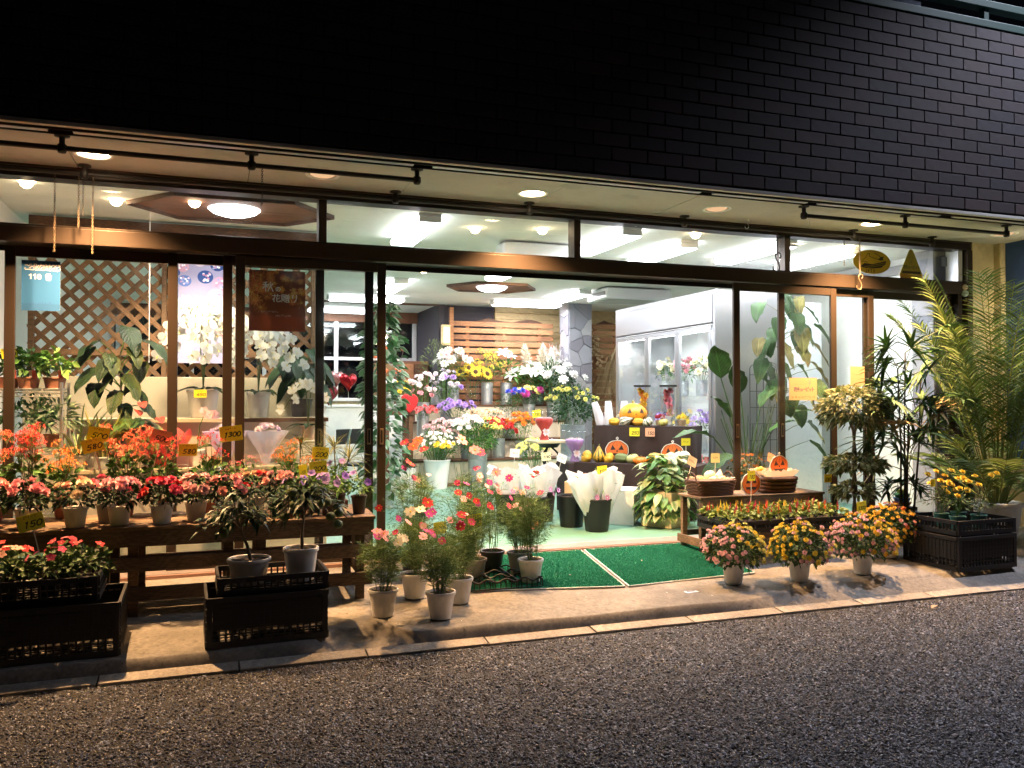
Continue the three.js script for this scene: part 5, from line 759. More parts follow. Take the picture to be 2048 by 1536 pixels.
// ---------- mums, trees and the right crate ----------
mum(3.615, gy(1.49), 1.49, 'pink and yellow chrysanthemum mound at the doormat corner', ['palepink', 'yellow', 'yellow', 'lemon'], { split: -0.2, wild: 0.16 });
mum(4.137, gy(1.573), 1.573, 'mostly yellow chrysanthemum mound between two others', ['yellow', 'yellow', 'lemon', 'yellow', 'palepink'], { split: -0.6, wild: 0.14 });
mum(4.77, gy(1.525), 1.525, 'large chrysanthemum mound with yellow crown next to the 1300 card', ['palepink', 'yellow', 'yellow', 'gold', 'palepink'], { s: 1.1, split: -0.5 });
mum(5.42, gy(1.12), 1.12, 'rusty orange chrysanthemum mound behind the 1300 card', ['gold', 'gold', 'salmon', 'orange'], { s: 1.05, split: -0.2 });
priceTag('1300', [4.86, 0.435, 1.42], 0.135, 0.092, CARD, 'yellow card reading 1300 above the large chrysanthemum', { turn: 0.3, tilt: 0.02, stick: 0.25 });
lone('cobble_block', 'pale concrete block on the ground beside the right crate', 'block', rbox(0.16, 0.1, 0.3, 0.01), matOf.gutter, [5.5, gy(1.0) + 0.048, 0.88], [0, 0.1, 0]);
potted('fig_topiary', 'variegated weeping fig with two leaf balls on a twisted trunk', 5.62, gy(0.5), 0.5, [0.12, 0.1, 0.2, matOf.pot], (t, h) => {
  const st = new GB(), p1 = [], p2 = []; for (let k = 0; k <= 16; k++) { const y = h * 0.9 + k * 0.066, a = k * 0.75; p1.push(V(Math.cos(a) * 0.012, y, Math.sin(a) * 0.012)); p2.push(V(-Math.cos(a) * 0.012, y, -Math.sin(a) * 0.012)); } st.tube(p1, 0.014, 0.01, C(0.16, 0.12, 0.08), 6); st.tube(p2, 0.014, 0.01, C(0.14, 0.105, 0.07), 6);
  const b = new GB(), vg = C(0.075, 0.12, 0.035), ed = C(0.42, 0.42, 0.22);
  const ballOf = (cy, rx, ry, n) => { for (let k = 0; k < n; k++) { const d = polar(R() * 6.28, Math.asin(rr(-0.75, 1))), q = 0.55 + 0.5 * Math.pow(R(), 0.6), p = V(d.x * rx * q, cy + d.y * ry * q, d.z * rx * q); b.leaf(p, V(d.x + rr(-0.5, 0.5), d.y * 0.6 - rr(-0.5, 0.6), d.z + rr(-0.5, 0.5)), rr(0.06, 0.085), rr(0.042, 0.055), { seg: 3, flip: 1.0, bend: 0.3, fold: 0.3, c: shade(vg, 0.3), c2: R() < 0.8 ? shade(ed, 0.25) : null, prof: 'lance', roll: rr(-0.5, 0.5) }); } };
  ballOf(h + 1.03, 0.29, 0.2, 1150); ballOf(h + 0.52, 0.25, 0.08, 420); ballOf(h + 0.27, 0.19, 0.07, 220);
  for (let k = 0; k < 26; k++) { const az = k * 2.4, y = h + [0.27, 0.52, 1.0][k % 3]; stemTo(st, V(0, y - 0.04, 0), V(Math.cos(az) * 0.2, y + rr(-0.05, 0.12), Math.sin(az) * 0.2), 0.005, C(0.15, 0.11, 0.07), 0.02); }
  part('trunk', st.build(), matOf.plain, t); part('crown', b.build(), matOf.leafthin, t);
}, 'potted tree');
function fan(b, at, dir, r, n, c, c2) { dir = dir.clone().normalize(); let side = V().crossVectors(dir, UP); if (side.lengthSq() < 0.01) side.set(1, 0, 0); side.normalize(); side.applyAxisAngle(dir, rr(-1.1, 1.1)); const nn = V().crossVectors(side, dir).normalize(); for (let k = 0; k < n; k++) { const a = (k / (n - 1) - 0.5) * 3.5, d = dir.clone().applyAxisAngle(nn, a); b.leaf(at, d.add(nn.clone().multiplyScalar(0.12)), r * rr(0.82, 1.05) * (1 - 0.12 * Math.abs(a)), 0.04, { seg: 4, bend: rr(0.16, 0.42), fold: 0.5, c: shade(c, 0.3), c2: c2 ? shade(c2, 0.2) : null, prof: 'blade', roll: rr(-0.3, 0.3) }); } }
potted('fan_palm', 'tall fan palm with fingered leaves in a wide navy pot', 6.08, gy(0.62), 0.62, [0.23, 0.18, 0.26, matOf.navypot], (t, h) => {
  const st = new GB(), b = new GB(), dead = C(0.26, 0.19, 0.08);
  for (const [dx, dz, H] of [[0.02, 0, 1.5], [-0.08, 0.05, 1.34], [0.09, 0.03, 1.25], [-0.04, 0.08, 0.95], [0.1, -0.05, 0.72]]) {
    const top = V(dx * 1.8, h + H, dz * 1.8); stemTo(st, V(dx, h * 0.9, dz), top, 0.014, C(0.07, 0.06, 0.035), 0.03);
    for (let k = 0; k < 9; k++) { const az = k * 2.4 + dx * 40, e = rr(-0.1, 1.2), f = 1 - k * 0.06, o = V(dx * (1 + f * 0.8), h + H * f, dz * (1 + f * 0.8)), L = rr(0.2, 0.42), q = o.clone().add(polar(az, e).multiplyScalar(L)); st.tube([o, o.clone().lerp(q, 0.5).add(V(0, 0.02, 0)), q], 0.005, 0.004, C(0.08, 0.11, 0.04), 4); fan(b, q, polar(az, e * 0.5 - 0.1), rr(0.26, 0.38), 10, k > 6 && R() < 0.4 ? dead : C(0.055, 0.125, 0.042), null); }
  }
  for (let k = 0; k < 7; k++) { const az = k * 0.9, q = V(Math.cos(az) * 0.14, h + rr(0.14, 0.3), Math.sin(az) * 0.14); st.tube([V(q.x * 0.3, h * 0.9, q.z * 0.3), q], 0.004, 0.003, GR.dark, 4); fan(b, q, polar(az, 0.4), 0.2, 7, GR.dark); }
  part('canes', st.build(), matOf.plain, t); part('fronds', b.build(), matOf.leaf, t);
}, 'potted tree');
potted('feather_palm', 'feathery areca palm in a white pot against the cream pier', 7.02, gy(0.82), 0.82, [0.21, 0.165, 0.36, matOf.pot], (t, h) => {
  const st = new GB(), b = new GB();
  for (let k = 0; k < 46; k++) {
    const az = k * 2.4, e = k < 34 ? rr(1.27, 1.54) : rr(0.55, 1.1), L = k < 34 ? rr(1.7, 2.75) : rr(0.8, 1.2), d = polar(az, e), pts = [], base = V(Math.cos(az) * 0.06, h * 0.9, Math.sin(az) * 0.06); for (let j = 0; j <= 12; j++) { const f = j / 12; pts.push(base.clone().addScaledVector(d, L * f).add(V(Math.cos(az) * L * 0.09 * f * f, -L * 0.17 * f * f * f, Math.sin(az) * L * 0.09 * f * f))); }
    st.tube(pts, 0.008, 0.003, C(0.22, 0.26, 0.06), 4); const side = V(-Math.sin(az), 0, Math.cos(az));
    for (let j = 0; j < 36; j++) for (const s of [-1, 1]) { const f = 0.3 + 0.69 * j / 36, i = Math.min(11, Math.floor(f * 12)), q = pts[i].clone().lerp(pts[i + 1], f * 12 - i), tan = pts[i + 1].clone().sub(pts[i]).normalize(); b.leaf(q, side.clone().multiplyScalar(s).add(tan.multiplyScalar(0.75)).add(V(0, 0.28, 0)), rr(0.22, 0.31) * (1.15 - Math.abs(f - 0.6)), 0.021, { seg: 3, flip: 1.2, bend: 0.32, fold: 0.3, c: shade(C(0.12, 0.19, 0.04), 0.4), prof: 'blade' }); }
  }
  part('stalks', st.build(), matOf.plain, t); part('fronds', b.build(), matOf.leafthin, t);
}, 'potted tree');
crate('plastic_crate', 'large black plastic crate on the ground at the right end', 5.83, gy(1.46) - 0.006, 1.46, 0.64, 0.27, 0.53, 0.03);
crate('plastic_crate', 'shallow black crate holding the golden cosmos, stacked at right', 5.85, 0.214, 1.46, 0.62, 0.115, 0.5, 0.01);
for (const [x, z, n, l] of [[5.72, 1.55, 8, 'golden yellow cosmos in a teal pot at the crate front'], [5.75, 1.36, 7, 'golden yellow cosmos in a teal pot at the crate back'], [5.95, 1.55, 5, 'golden yellow cosmos in a teal pot at the right of the crate'], [5.95, 1.35, 5, 'sparse golden cosmos in a teal pot near the white palm pot']]) potted('golden_cosmos', l, x, 0.234, z, [0.06, 0.048, 0.11, matOf.tealpot], (t, h) => {
  const st = new GB(), b = bush(0, h + 0.1, 0, 0.12, 0.12, 0.12, 150, 0.055, 0.014, C(0.06, 0.11, 0.03), { low: -0.4, prof: 'lance' }); for (let k = 0; k < n; k++) { const az = k * 2.4, r = rr(0.03, 0.16), p = V(Math.cos(az) * r, h + rr(0.16, 0.36), Math.sin(az) * r); stemTo(st, V(0, h * 0.9, 0), p, 0.0024, GR.mid, 0.03); bloom(t, flower('ruffle', 'gold', 'yellow'), p, V(rr(-0.3, 0.3), 0.8, rr(0.2, 0.7)), rr(0.028, 0.036)); } part('stems', st.build(), matOf.plain, t); part('foliage', b.build(), matOf.leaf, t);
}, 'potted flower', 'golden cosmos in the right crate');
priceTag('', [5.62, 0.6, 1.4], 0.08, 0.062, CARD, 'small yellow card left of the golden cosmos', { turn: 0.3, tilt: 0, stick: 0.26 });
{ const t = thing('curled_leaf', 'dry curled leaf lying on the asphalt at right', 'leaf', [4.72, -0.16, 2.26], 0.4), b = new GB(); b.leaf(V(-0.05, 0.012, 0), V(1, 0.05, 0.1), 0.11, 0.04, { seg: 5, fold: 0.7, bend: 0.05, c: C(0.5, 0.36, 0.2), c2: C(0.55, 0.4, 0.24) }); part('blade', b.build(), matOf.plain, t); }

// ---------- lamps outside the picture whose light the photograph shows ----------
{
  const t = thing('street_lamp', 'street lamp on a tall steel pole beyond the right end of the building', 'lamp', [9.6, -0.165, 2.1]);
  part('pole', cyl(0.06, 0.09, 7.3, 14), matOf.alu, t, [0, 3.65, 0]); part('arm', box(1.1, 0.05, 0.06), matOf.alu, t, [-0.5, 7.28, 0]); part('housing', rbox(0.55, 0.1, 0.22, 0.03), matOf.alu, t, [-1.1, 7.25, 0]); part('led_panel', box(0.46, 0.012, 0.17), glow(0.84, 0.86, 1, 14), t, [-1.1, 7.19, 0]);
  const L = new THREE.SpotLight(C(0.8, 0.82, 1), 150, 0, 1.04, 0.75, 2); L.name = 'street_lamp_light'; L.position.set(8.5, 7.0, 2.1); L.target.position.set(8.1, 0, 2.7); L.castShadow = true; L.shadow.radius = 7; scene.add(L, L.target);
  const w = thing('wall_lamp', 'small wall lamp on the blue side wall beyond the picture edge', 'lamp', [7.92, 1.92, 1.0]);
  part('bracket', rbox(0.05, 0.12, 0.08, 0.01), matOf.blackmetal, w, [-0.02, 0, 0]); part('bulb', new THREE.SphereGeometry(0.05, 16, 12), glow(1, 0.85, 0.5, 8), w, [-0.1, 0, 0]);
  const P2 = new THREE.PointLight(C(1, 0.83, 0.48), 1.9); P2.name = 'wall_lamp_light'; P2.position.set(7.82, 1.92, 1.0); P2.castShadow = true; P2.shadow.radius = 2.5; scene.add(P2);
}

// ---------- ceiling lights inside ----------
function fluorescent(x, z, L, along, label, k = 31) {
  const t = thing('fluorescent_light', label, 'light', [x, CE, z], along === 'z' ? Math.PI / 2 : 0, 'ceiling fluorescent lights');
  part('housing', rbox(L, 0.026, 0.2, 0.006), matOf.white, t, [0, -0.013, 0]); part('diffuser', new RoundedBoxGeometry(L - 0.06, 0.06, 0.24, 3, 0.029), cached('diff', () => glow(0.9, 0.93, 1, 11)), t, [0, -0.056, 0]); for (const e of [-1, 1]) part('end_cap', rbox(0.028, 0.05, 0.2, 0.008), matOf.white, t, [e * (L / 2 - 0.012), -0.052, 0]);
  const a = new THREE.RectAreaLight(C(0.92, 0.92, 1), k, L - 0.1, 0.18); a.name = 'fluorescent_area'; a.position.set(x, CE - 0.09, z); a.rotation.set(-Math.PI / 2, 0, along === 'z' ? Math.PI / 2 : 0); scene.add(a);
}
fluorescent(1.76, -0.85, 1.2, 'z', 'fluorescent light nearest the second transom window');
fluorescent(3.68, -0.78, 1.2, 'z', 'fluorescent light behind the third transom window, left one');
fluorescent(4.52, -1.15, 1.2, 'z', 'fluorescent light behind the third transom window, right one');
fluorescent(5.42, -0.75, 1.2, 'z', 'fluorescent light over the big leaved plants');
fluorescent(6.35, -0.9, 1.2, 'z', 'fluorescent light nearest the bright right wall', 38);
fluorescent(2.25, -6.3, 1.2, 'x', 'fluorescent light across the rear left bay');
fluorescent(2.35, -4.75, 1.2, 'z', 'fluorescent light running towards the rear left bay');
fluorescent(2.0, -8.1, 1.2, 'x', 'fluorescent light closest to the rear window');
fluorescent(4.85, -6.1, 1.2, 'x', 'fluorescent light across the ceiling before the stone pillar');
fluorescent(5.12, -4.95, 1.2, 'z', 'fluorescent light running back towards the stone pillar');
fluorescent(3.4, -2.9, 1.2, 'z', 'fluorescent light over the middle of the shop floor', 12);
function hexRecess(x, z, rx, rz, label, dome) {
  const t = thing('ceiling_recess', label, 'ceiling panel', [x, CE, z]), p = [[-1, 0], [-0.55, 0.9], [0.55, 0.9], [1, 0], [0.55, -0.9], [-0.55, -0.9]].map(([a, b]) => [a * rx, b * rz]);
  const sh = new THREE.Shape(p.map(([a, b]) => new THREE.Vector2(a, b))); const g = new THREE.ExtrudeGeometry(sh, { depth: 0.006, bevelEnabled: false }); g.rotateX(Math.PI / 2); part('panel', g, matOf.redwood, t, [0, -0.004, 0]);
  for (let k = 0; k < 6; k++) { const [a, b] = p[k], [c, d] = p[(k + 1) % 6], L = Math.hypot(c - a, d - b); part('trim', box(L + 0.01, 0.035, 0.018), matOf.brownwood, t, [(a + c) / 2, -0.018, (b + d) / 2], [0, -Math.atan2(d - b, c - a), 0]); }
  const dm = part('dome', lathe([[0.001, -dome[1]], [dome[0] * 0.5, -dome[1] * 0.9], [dome[0] * 0.85, -dome[1] * 0.55], [dome[0], -0.012], [0.001, -0.011]], 32), matOf.tube, t); const a = new THREE.RectAreaLight(C(0.94, 0.97, 1), dome[2], dome[0] * 1.5, dome[0] * 1.5); a.name = 'dome_area'; a.position.set(x, CE - dome[1] - 0.01, z); a.rotation.x = -Math.PI / 2; scene.add(a);
}
hexRecess(0.16, -0.62, 0.82, 0.5, 'hexagonal wood ceiling panel with a bright round lamp at left', [0.21, 0.07, 14]);
hexRecess(3.74, -4.55, 0.66, 0.5, 'hexagonal wood ceiling panel with a round lamp in mid shop', [0.22, 0.08, 16]);
function eyeball(x, z, label, aim, cd) {
  const t = thing('eyeball_spotlight', label, 'light', [x, CE, z], 0, 'warm ceiling spotlights inside'); part('ring', lathe([[0.05, 0], [0.07, -0.003], [0.072, 0]], 24), matOf.white, t); part('bulb', new THREE.SphereGeometry(0.048, 18, 12), matOf.warm, t, [0, -0.008, 0]);
  const L = new THREE.SpotLight(C(1, 0.78, 0.52), cd, 0, 0.8, 0.6, 2); L.name = 'eyeball_lamp'; L.position.set(x, CE - 0.07, z); L.target.position.set(...aim); L.castShadow = true; L.shadow.radius = 2; scene.add(L, L.target);
}
eyeball(-0.74, -0.6, 'warm ceiling spotlight above the lattice plants', [-0.5, 1.2, -0.9], 5); eyeball(2.3, -0.7, 'warm ceiling spotlight behind the second transom window', [2.4, 0, -1], 4); eyeball(2.91, -0.53, 'small warm ceiling spotlight left of the second mullion', [3.4, 0.3, -1], 4);
eyeball(-0.15, -0.45, 'ceiling spotlight aimed at the overexposed white orchid', [-0.12, 1.7, -0.9], 13); eyeball(-1.3, -0.2, 'warm spotlight in the left ceiling corner', [-1.2, 1.3, -0.4], 4); eyeball(4.38, -0.22, 'warm spotlight above the foremost right door', [4.4, 0.4, 0.1], 7); eyeball(6.28, -0.28, 'warm spotlight behind the yellow oval sticker', [6.1, 0.5, 0.1], 7);
eyeball(2.44, -3.3, 'small bright spotlight in the middle of the ceiling', [2.9, 0.9, -5.6], 10); eyeball(4.05, -3.2, 'ceiling spotlight aimed at the stepped flower display', [3.7, 1.0, -5.9], 22);
{ // ceiling cassette air conditioner and wires
  const t = thing('air_conditioner', 'white ceiling air conditioner before the cooler top', 'air conditioner', [5.75, CE, -4.2], 0.0); part('body', rbox(1.05, 0.16, 0.66, 0.03), matOf.whitegloss, t, [0, -0.1, 0]); part('grille', box(0.9, 0.006, 0.5), std({ color: C(0.4, 0.4, 0.38), roughness: 0.6 }), t, [0, -0.183, 0]); part('vent_flap', box(0.02, 0.05, 0.56), std({ color: C(0.25, 0.25, 0.24), roughness: 0.6 }), t, [-0.53, -0.1, 0]);
  const u = thing('air_conditioner', 'air conditioner hung near the transom window in mid front', 'air conditioner', [3.15, CE, -1.25]); part('body', rbox(0.85, 0.17, 0.28, 0.05), matOf.whitegloss, u, [0, -0.1, 0]); part('vent_flap', box(0.7, 0.012, 0.06), std({ color: C(0.22, 0.22, 0.22), roughness: 0.6 }), u, [0, -0.185, 0.06]);
  const c = thing('pull_cord', 'thin white cord hanging before the lattice', 'cord', [-0.51, 0, -0.9]); part('cord', cyl(0.004, 0.004, 1.3, 6), matOf.white, c, [0, 2.25, 0]);
  const b = thing('ceiling_beam', 'brown beam trim across the ceiling of the rear bay', 'beam'); sb('trim', [0.5, 2.87, -7.05], [3.6, 2.9, -7.0], matOf.brownwood, b);
  const g = thing('wall_trim', 'dark trim along the top of the bright right wall', 'trim'); sb('trim', [7.36, 2.72, -5], [7.42, 2.82, -0.1], std({ color: C(0.25, 0.24, 0.24), roughness: 0.7 }), g);
}
// stone veneer: clipped Voronoi cells, each stone its own piece
function stones(t, w, h, n, place, sd, tones) {
  seed = sd; const pts = []; for (let k = 0; k < n * 6 && pts.length < n; k++) { const p = [rr(0, w), rr(0, h)]; if (pts.every((q) => Math.hypot(q[0] - p[0], q[1] - p[1]) > 0.62 * Math.sqrt(w * h / n))) pts.push(p); }
  for (const p of pts) {
    let poly = [[0, 0], [w, 0], [w, h], [0, h]];
    for (const q of pts) if (q !== p) { const mx = (p[0] + q[0]) / 2, my = (p[1] + q[1]) / 2, nx = q[0] - p[0], ny = q[1] - p[1], out = []; for (let i = 0; i < poly.length; i++) { const a = poly[i], b = poly[(i + 1) % poly.length], da = (a[0] - mx) * nx + (a[1] - my) * ny, db = (b[0] - mx) * nx + (b[1] - my) * ny; if (da <= 0) out.push(a); if (da * db < 0) { const f = da / (da - db); out.push([a[0] + (b[0] - a[0]) * f, a[1] + (b[1] - a[1]) * f]); } } poly = out; }
    if (poly.length < 3) continue; const cx = poly.reduce((s, a) => s + a[0], 0) / poly.length, cy = poly.reduce((s, a) => s + a[1], 0) / poly.length;
    const g = new THREE.ExtrudeGeometry(new THREE.Shape(poly.map(([a, b]) => { const d = Math.hypot(a - cx, b - cy) || 1; return new THREE.Vector2(a - (a - cx) / d * 0.009, b - (b - cy) / d * 0.009); })), { depth: 0.02 + R() * 0.012, bevelEnabled: true, bevelSize: 0.003, bevelThickness: 0.004, bevelSegments: 1 }); place(part('stone', g, tones[ri(tones.length)], t));
  }
}
const stoneTones = [[0.3, 0.3, 0.33], [0.24, 0.24, 0.27], [0.36, 0.35, 0.36], [0.2, 0.19, 0.22]].map(([r, g, b]) => std({ color: C(r, g, b), roughness: 0.7, bumpMap: grey(256, fbm(256, 5, [[8, 1], [32, 0.7], [128, 0.6]]), 3), bumpScale: 0.006 }));
{
  const t = thing('stone_pillar', 'grey crazy-stone pillar between the two slat screens', 'pillar', [5.6, 0, -6.45]); sb('core', [0.03, 0, 0.0], [0.4, CE, 0.34], std({ color: C(0.1, 0.1, 0.1), roughness: 0.9 }), t);
  stones(t, 0.42, CE, 22, (o) => o.position.set(0.01, 0, 0.342), 401, stoneTones); stones(t, 0.36, CE, 18, (o) => { o.rotation.y = -Math.PI / 2; o.position.set(0.026, 0, 0); }, 402, stoneTones);
  const u = thing('stone_corner', 'grey stone clad corner beside the right window jamb', 'pillar', [7.0, 0, -0.42]); sb('core', [0.28, 0, 0], [0.42, CE, 0.3], std({ color: C(0.1, 0.1, 0.1), roughness: 0.9 }), u); stones(u, 0.3, CE, 16, (o) => { o.rotation.y = -Math.PI / 2; o.position.set(0.276, 0, 0); }, 403, stoneTones.slice(0, 3)); seed = 9091;
}
// slat screens with curved crest
function slatScreen(x0, x1, z, y0, y1, label) {
  const t = thing('slat_screen', label, 'screen', [0, 0, 0], 0, 'horizontal slat screens at the rear'); let k = 0;
  for (let y = y0; y < y1; y += 0.112) sb('slat', [x0, y, z], [x1, y + 0.082, z + 0.018], pineWoods[k++ % 3], t, 0.004);
  for (const x of [x0 + 0.25, (x0 + x1) / 2, x1 - 0.25]) sb('batten', [x - 0.03, y0, z - 0.022], [x + 0.03, y1, z - 0.002], pineWoods[1], t, 0.003);
  const sh = new THREE.Shape(); sh.moveTo(x0 + 0.2, y1); sh.quadraticCurveTo(x0 + (x1 - x0) * 0.22, y1 + 0.02, x0 + (x1 - x0) * 0.34, y1 + 0.09); sh.quadraticCurveTo(x0 + (x1 - x0) * 0.5, y1 + 0.02, x0 + (x1 - x0) * 0.6, y1 + 0.03); sh.quadraticCurveTo(x0 + (x1 - x0) * 0.8, y1 + 0.14, x1 - 0.15, y1); part('crest', new THREE.ExtrudeGeometry(sh, { depth: 0.02, bevelEnabled: false }), matOf.brownwood, t, [0, 0, z - 0.03]);
  return t;
}
{ const t = slatScreen(3.78, 5.58, -6.72, 0.5, 2.58, 'orange pine slat screen behind the flower display'); sb('post', [3.71, 0, -6.74], [3.775, 2.82, -6.68], pineWoods[0], t, 0.004); slatScreen(6.04, 7.3, -6.5, 0.5, 2.58, 'orange pine slat screen right of the stone pillar, hung with dried grasses'); }
{ // lattice partition at left
  const t = thing('lattice_partition', 'brown diagonal lattice partition behind the posters', 'lattice', [0, 0, -1.42]), x0 = -1.5, x1 = 0.93, y0 = 1.2, y1 = 2.78;
  sb('beam', [x0, 2.78, -0.04], [x1, 2.88, 0.05], matOf.brownwood, t, 0.004); for (const x of [x0 + 0.02, -0.42, -0.36, x1 - 0.03]) sb('post', [x - 0.022, y0, -0.03], [x + 0.022, y1, 0.035], latticeWoods[1], t, 0.003); sb('mid_rail', [x0 + 0.045, 1.68, 0.012], [x1 - 0.055, 1.73, 0.036], latticeWoods[0], t, 0.003); sb('bottom_rail', [x0, y0 - 0.05, -0.03], [x1, y0 - 0.001, 0.035], latticeWoods[1], t, 0.003);
  const stp = 0.148; for (const dir of [1, -1]) for (let c = -30; c < 40; c++) {
    const q = c * stp, A = []; // line x*dir + y = q clipped to the panel
    const add = (x, y) => { if (x >= x0 - 1e-6 && x <= x1 + 1e-6 && y >= y0 - 1e-6 && y <= y1 + 1e-6) A.push([x, y]); }; add(x0, q - dir * x0); add(x1, q - dir * x1); add((q - y0) * dir, y0); add((q - y1) * dir, y1);
    if (A.length < 2) continue; A.sort((m, n) => m[0] - n[0]); const a = A[0], b = A[A.length - 1], L = Math.hypot(b[0] - a[0], b[1] - a[1]); if (L < 0.08) continue;
    part('slat', box(Math.round(L * 50) / 50, 0.042, 0.009), latticeWoods[ri(3)], t, [(a[0] + b[0]) / 2, (a[1] + b[1]) / 2, dir > 0 ? 0.005 : -0.005], [0, 0, Math.atan2(b[1] - a[1], b[0] - a[0])]);
  }
}
// ---------- stepped display ----------
{
  const t = thing('stepped_display', 'cream stepped stand with brown edges under the cut flowers', 'stand', [0, 0, 0]), st = [[-5.2, -5.56, 0.39, 2.78], [-5.56, -5.92, 0.67, 2.84], [-5.92, -6.28, 0.94, 2.92], [-6.28, -6.6, 1.2, 3.1]]; const cr = std({ color: C(0.72, 0.64, 0.5), roughness: 0.75 });
  for (const [z0, z1, y, x] of st) { sb('riser', [x, 0, z1], [5.45, y - 0.03, z0 - 0.02], cr, t); sb('tread', [x - 0.02, y - 0.03, z1], [5.47, y, z0], matOf.brownwood, t, 0.004); } sb('plinth', [2.77, 0, -5.198], [5.45, 0.05, -5.185], matOf.redwood, t);
}
const sx = (u, z) => 0;   // (placed from the floor plan below)
bouquet(3.05, 0, -4.98, 'white bucket of white daisies with yellow button flowers', { vessel: 'white', r: 0.17, h: 0.42, sp: 0.36, top: 0.4, fol: 260, fw: 0.02, heads: [['daisy', 'white', 'yellow', 80, 0.032, 0.7, 1.1, 1], ['pompon', 'yellow', 'gold', 10, 0.045, 0.5, 0.7, 0.4, 0.02, 0.3]] });
bouquet(3.64, 0, -4.9, 'tall metal bucket of white and pale yellow chrysanthemums in front', { r: 0.14, h: 0.5, sp: 0.3, top: 0.5, fol: 700, fl: 0.09, heads: [['daisy', 'white', 'cream', 26, 0.05, 0.85, 1.15, 0.7, -0.14], ['pompon', 'lemon', 'yellow', 22, 0.04, 0.75, 1.05, 0.6, 0.2]] });
bouquet(4.38, 0, -4.55, 'glass vase of bright yellow chrysanthemums behind the bouquets', { vessel: 'glass', r: 0.12, h: 0.34, sp: 0.26, top: 0.36, fol: 200, heads: [['daisy', 'lemon', 'yellow', 34, 0.055, 0.7, 1.1]] });
const row = (y, z, list) => { for (const [x, label, o] of list) bouquet(x, y, z, label, o); };
row(0.39, -5.38, [[3.2, 'bucket of pink and white spray flowers, left on the first step', { r: 0.1, h: 0.28, sp: 0.26, top: 0.3, fol: 120, heads: [['ruffle', 'blush', 'palepink', 30, 0.042, 0.55, 1.1]] }], [3.62, 'bucket of white and blush carnations on the first step', { r: 0.1, h: 0.36, sp: 0.3, top: 0.28, fol: 60, heads: [['ruffle', 'white', 'blush', 30, 0.05, 0.7, 1.1]] }], [4.12, 'bucket of scarlet carnations on the first step', { r: 0.1, h: 0.3, sp: 0.27, top: 0.3, fol: 110, heads: [['ruffle', 'red', 'red', 30, 0.055, 0.6, 1.15]] }], [4.5, 'bucket of orange marigolds with the 150 card', { r: 0.1, h: 0.25, sp: 0.24, top: 0.42, fol: 120, leaf: GR.light, heads: [['pompon', 'orange', 'gold', 20, 0.055, 0.85, 1.1]] }]]);
row(0.67, -5.74, [[3.02, 'bucket of red streaked carnations, left on the second step', { r: 0.09, h: 0.36, sp: 0.25, top: 0.14, heads: [['ruffle', 'palepink', 'red', 22, 0.048, 0.7, 1.1]] }], [3.55, 'bucket of violet lisianthus on the second step', { r: 0.1, h: 0.34, sp: 0.3, top: 0.26, fol: 40, heads: [['ruffle', 'purple', 'lilac', 32, 0.05, 0.65, 1.15]] }], [4.05, 'bucket of peach carnations on the second step', { r: 0.09, h: 0.3, sp: 0.26, top: 0.16, heads: [['ruffle', 'peach', 'cream', 18, 0.05, 0.7, 1.1]] }], [4.42, 'bucket of dark foliage with blue thistle heads', { r: 0.1, h: 0.3, sp: 0.26, top: 0.45, fol: 420, leaf: GR.dark, fl: 0.06, fw: 0.015, heads: [['pompon', 'blue', 'blue', 5, 0.06, 0.9, 1.15, 0.5, 0.12]] }]]);
row(0.94, -6.1, [[3.12, 'bucket of white and rose stocks, left on the third step', { r: 0.09, h: 0.3, sp: 0.22, top: 0.42, fol: 90, heads: [['ruffle', 'white', 'blush', 18, 0.05, 0.5, 1.15], ['ruffle', 'palepink', 'pink', 7, 0.046, 0.3, 0.6]] }], [3.48, 'bucket of purple edged white lisianthus on the third step', { r: 0.09, h: 0.34, sp: 0.27, top: 0.42, fol: 110, heads: [['ruffle', 'lilac', 'white', 16, 0.055, 0.5, 1.2], ['ruffle', 'purple', 'lilac', 9, 0.055, 0.6, 1.2]] }], [4.9, 'bucket of magenta and yellow chrysanthemums on the third step', { r: 0.1, h: 0.26, sp: 0.34, top: 0.26, fol: 300, leaf: GR.dark, heads: [['pompon', 'magenta', 'magenta', 8, 0.075, 0.8, 1.1], ['pompon', 'lemon', 'cream', 5, 0.08, 0.85, 1.1, 0.6]] }]]);
row(1.2, -6.44, [[3.7, 'bucket of large white chrysanthemums with greenery, top left', { r: 0.1, h: 0.36, sp: 0.34, top: 0.52, fol: 240, leaf: GR.olive, heads: [['pompon', 'white', 'cream', 16, 0.085, 0.75, 1.1], ['pompon', 'blush', 'palepink', 3, 0.08, 0.8, 1.0]] }], [4.02, 'glass vase of sunflowers on the top step', { vessel: 'glass', r: 0.12, h: 0.34, sp: 0.27, top: 0.3, face: 1.6, bare: true, heads: [['sun', 'yellow', 'gold', 9, 0.105, 0.7, 1.15]] }], [4.28, 'metal bucket of yellow dancing-lady orchids on the top step', { r: 0.1, h: 0.36, sp: 0.26, top: 0.5, heads: [['cluster', 'yellow', 'yellow', 22, 0.07, 0.5, 1.15]] }], [4.62, 'metal bucket with a pink lily and dark leaves', { r: 0.1, h: 0.36, sp: 0.24, top: 0.42, fol: 60, fl: 0.16, fw: 0.05, heads: [['lily', 'palepink', 'pink', 2, 0.13, 0.95, 1.2, 0.4]] }], [5.02, 'bucket of white lilies on the top step', { r: 0.11, h: 0.26, sp: 0.36, top: 0.38, fol: 110, fl: 0.14, fw: 0.04, heads: [['lily', 'white', 'white', 13, 0.14, 0.6, 1.05]] }]]);
priceTag('150', [4.62, 1.07, -5.05], 0.16, 0.11, CARD, 'small yellow card reading 150 in front of the orange marigolds', { turn: 0.3, tilt: 0.1, stick: 0.22 });
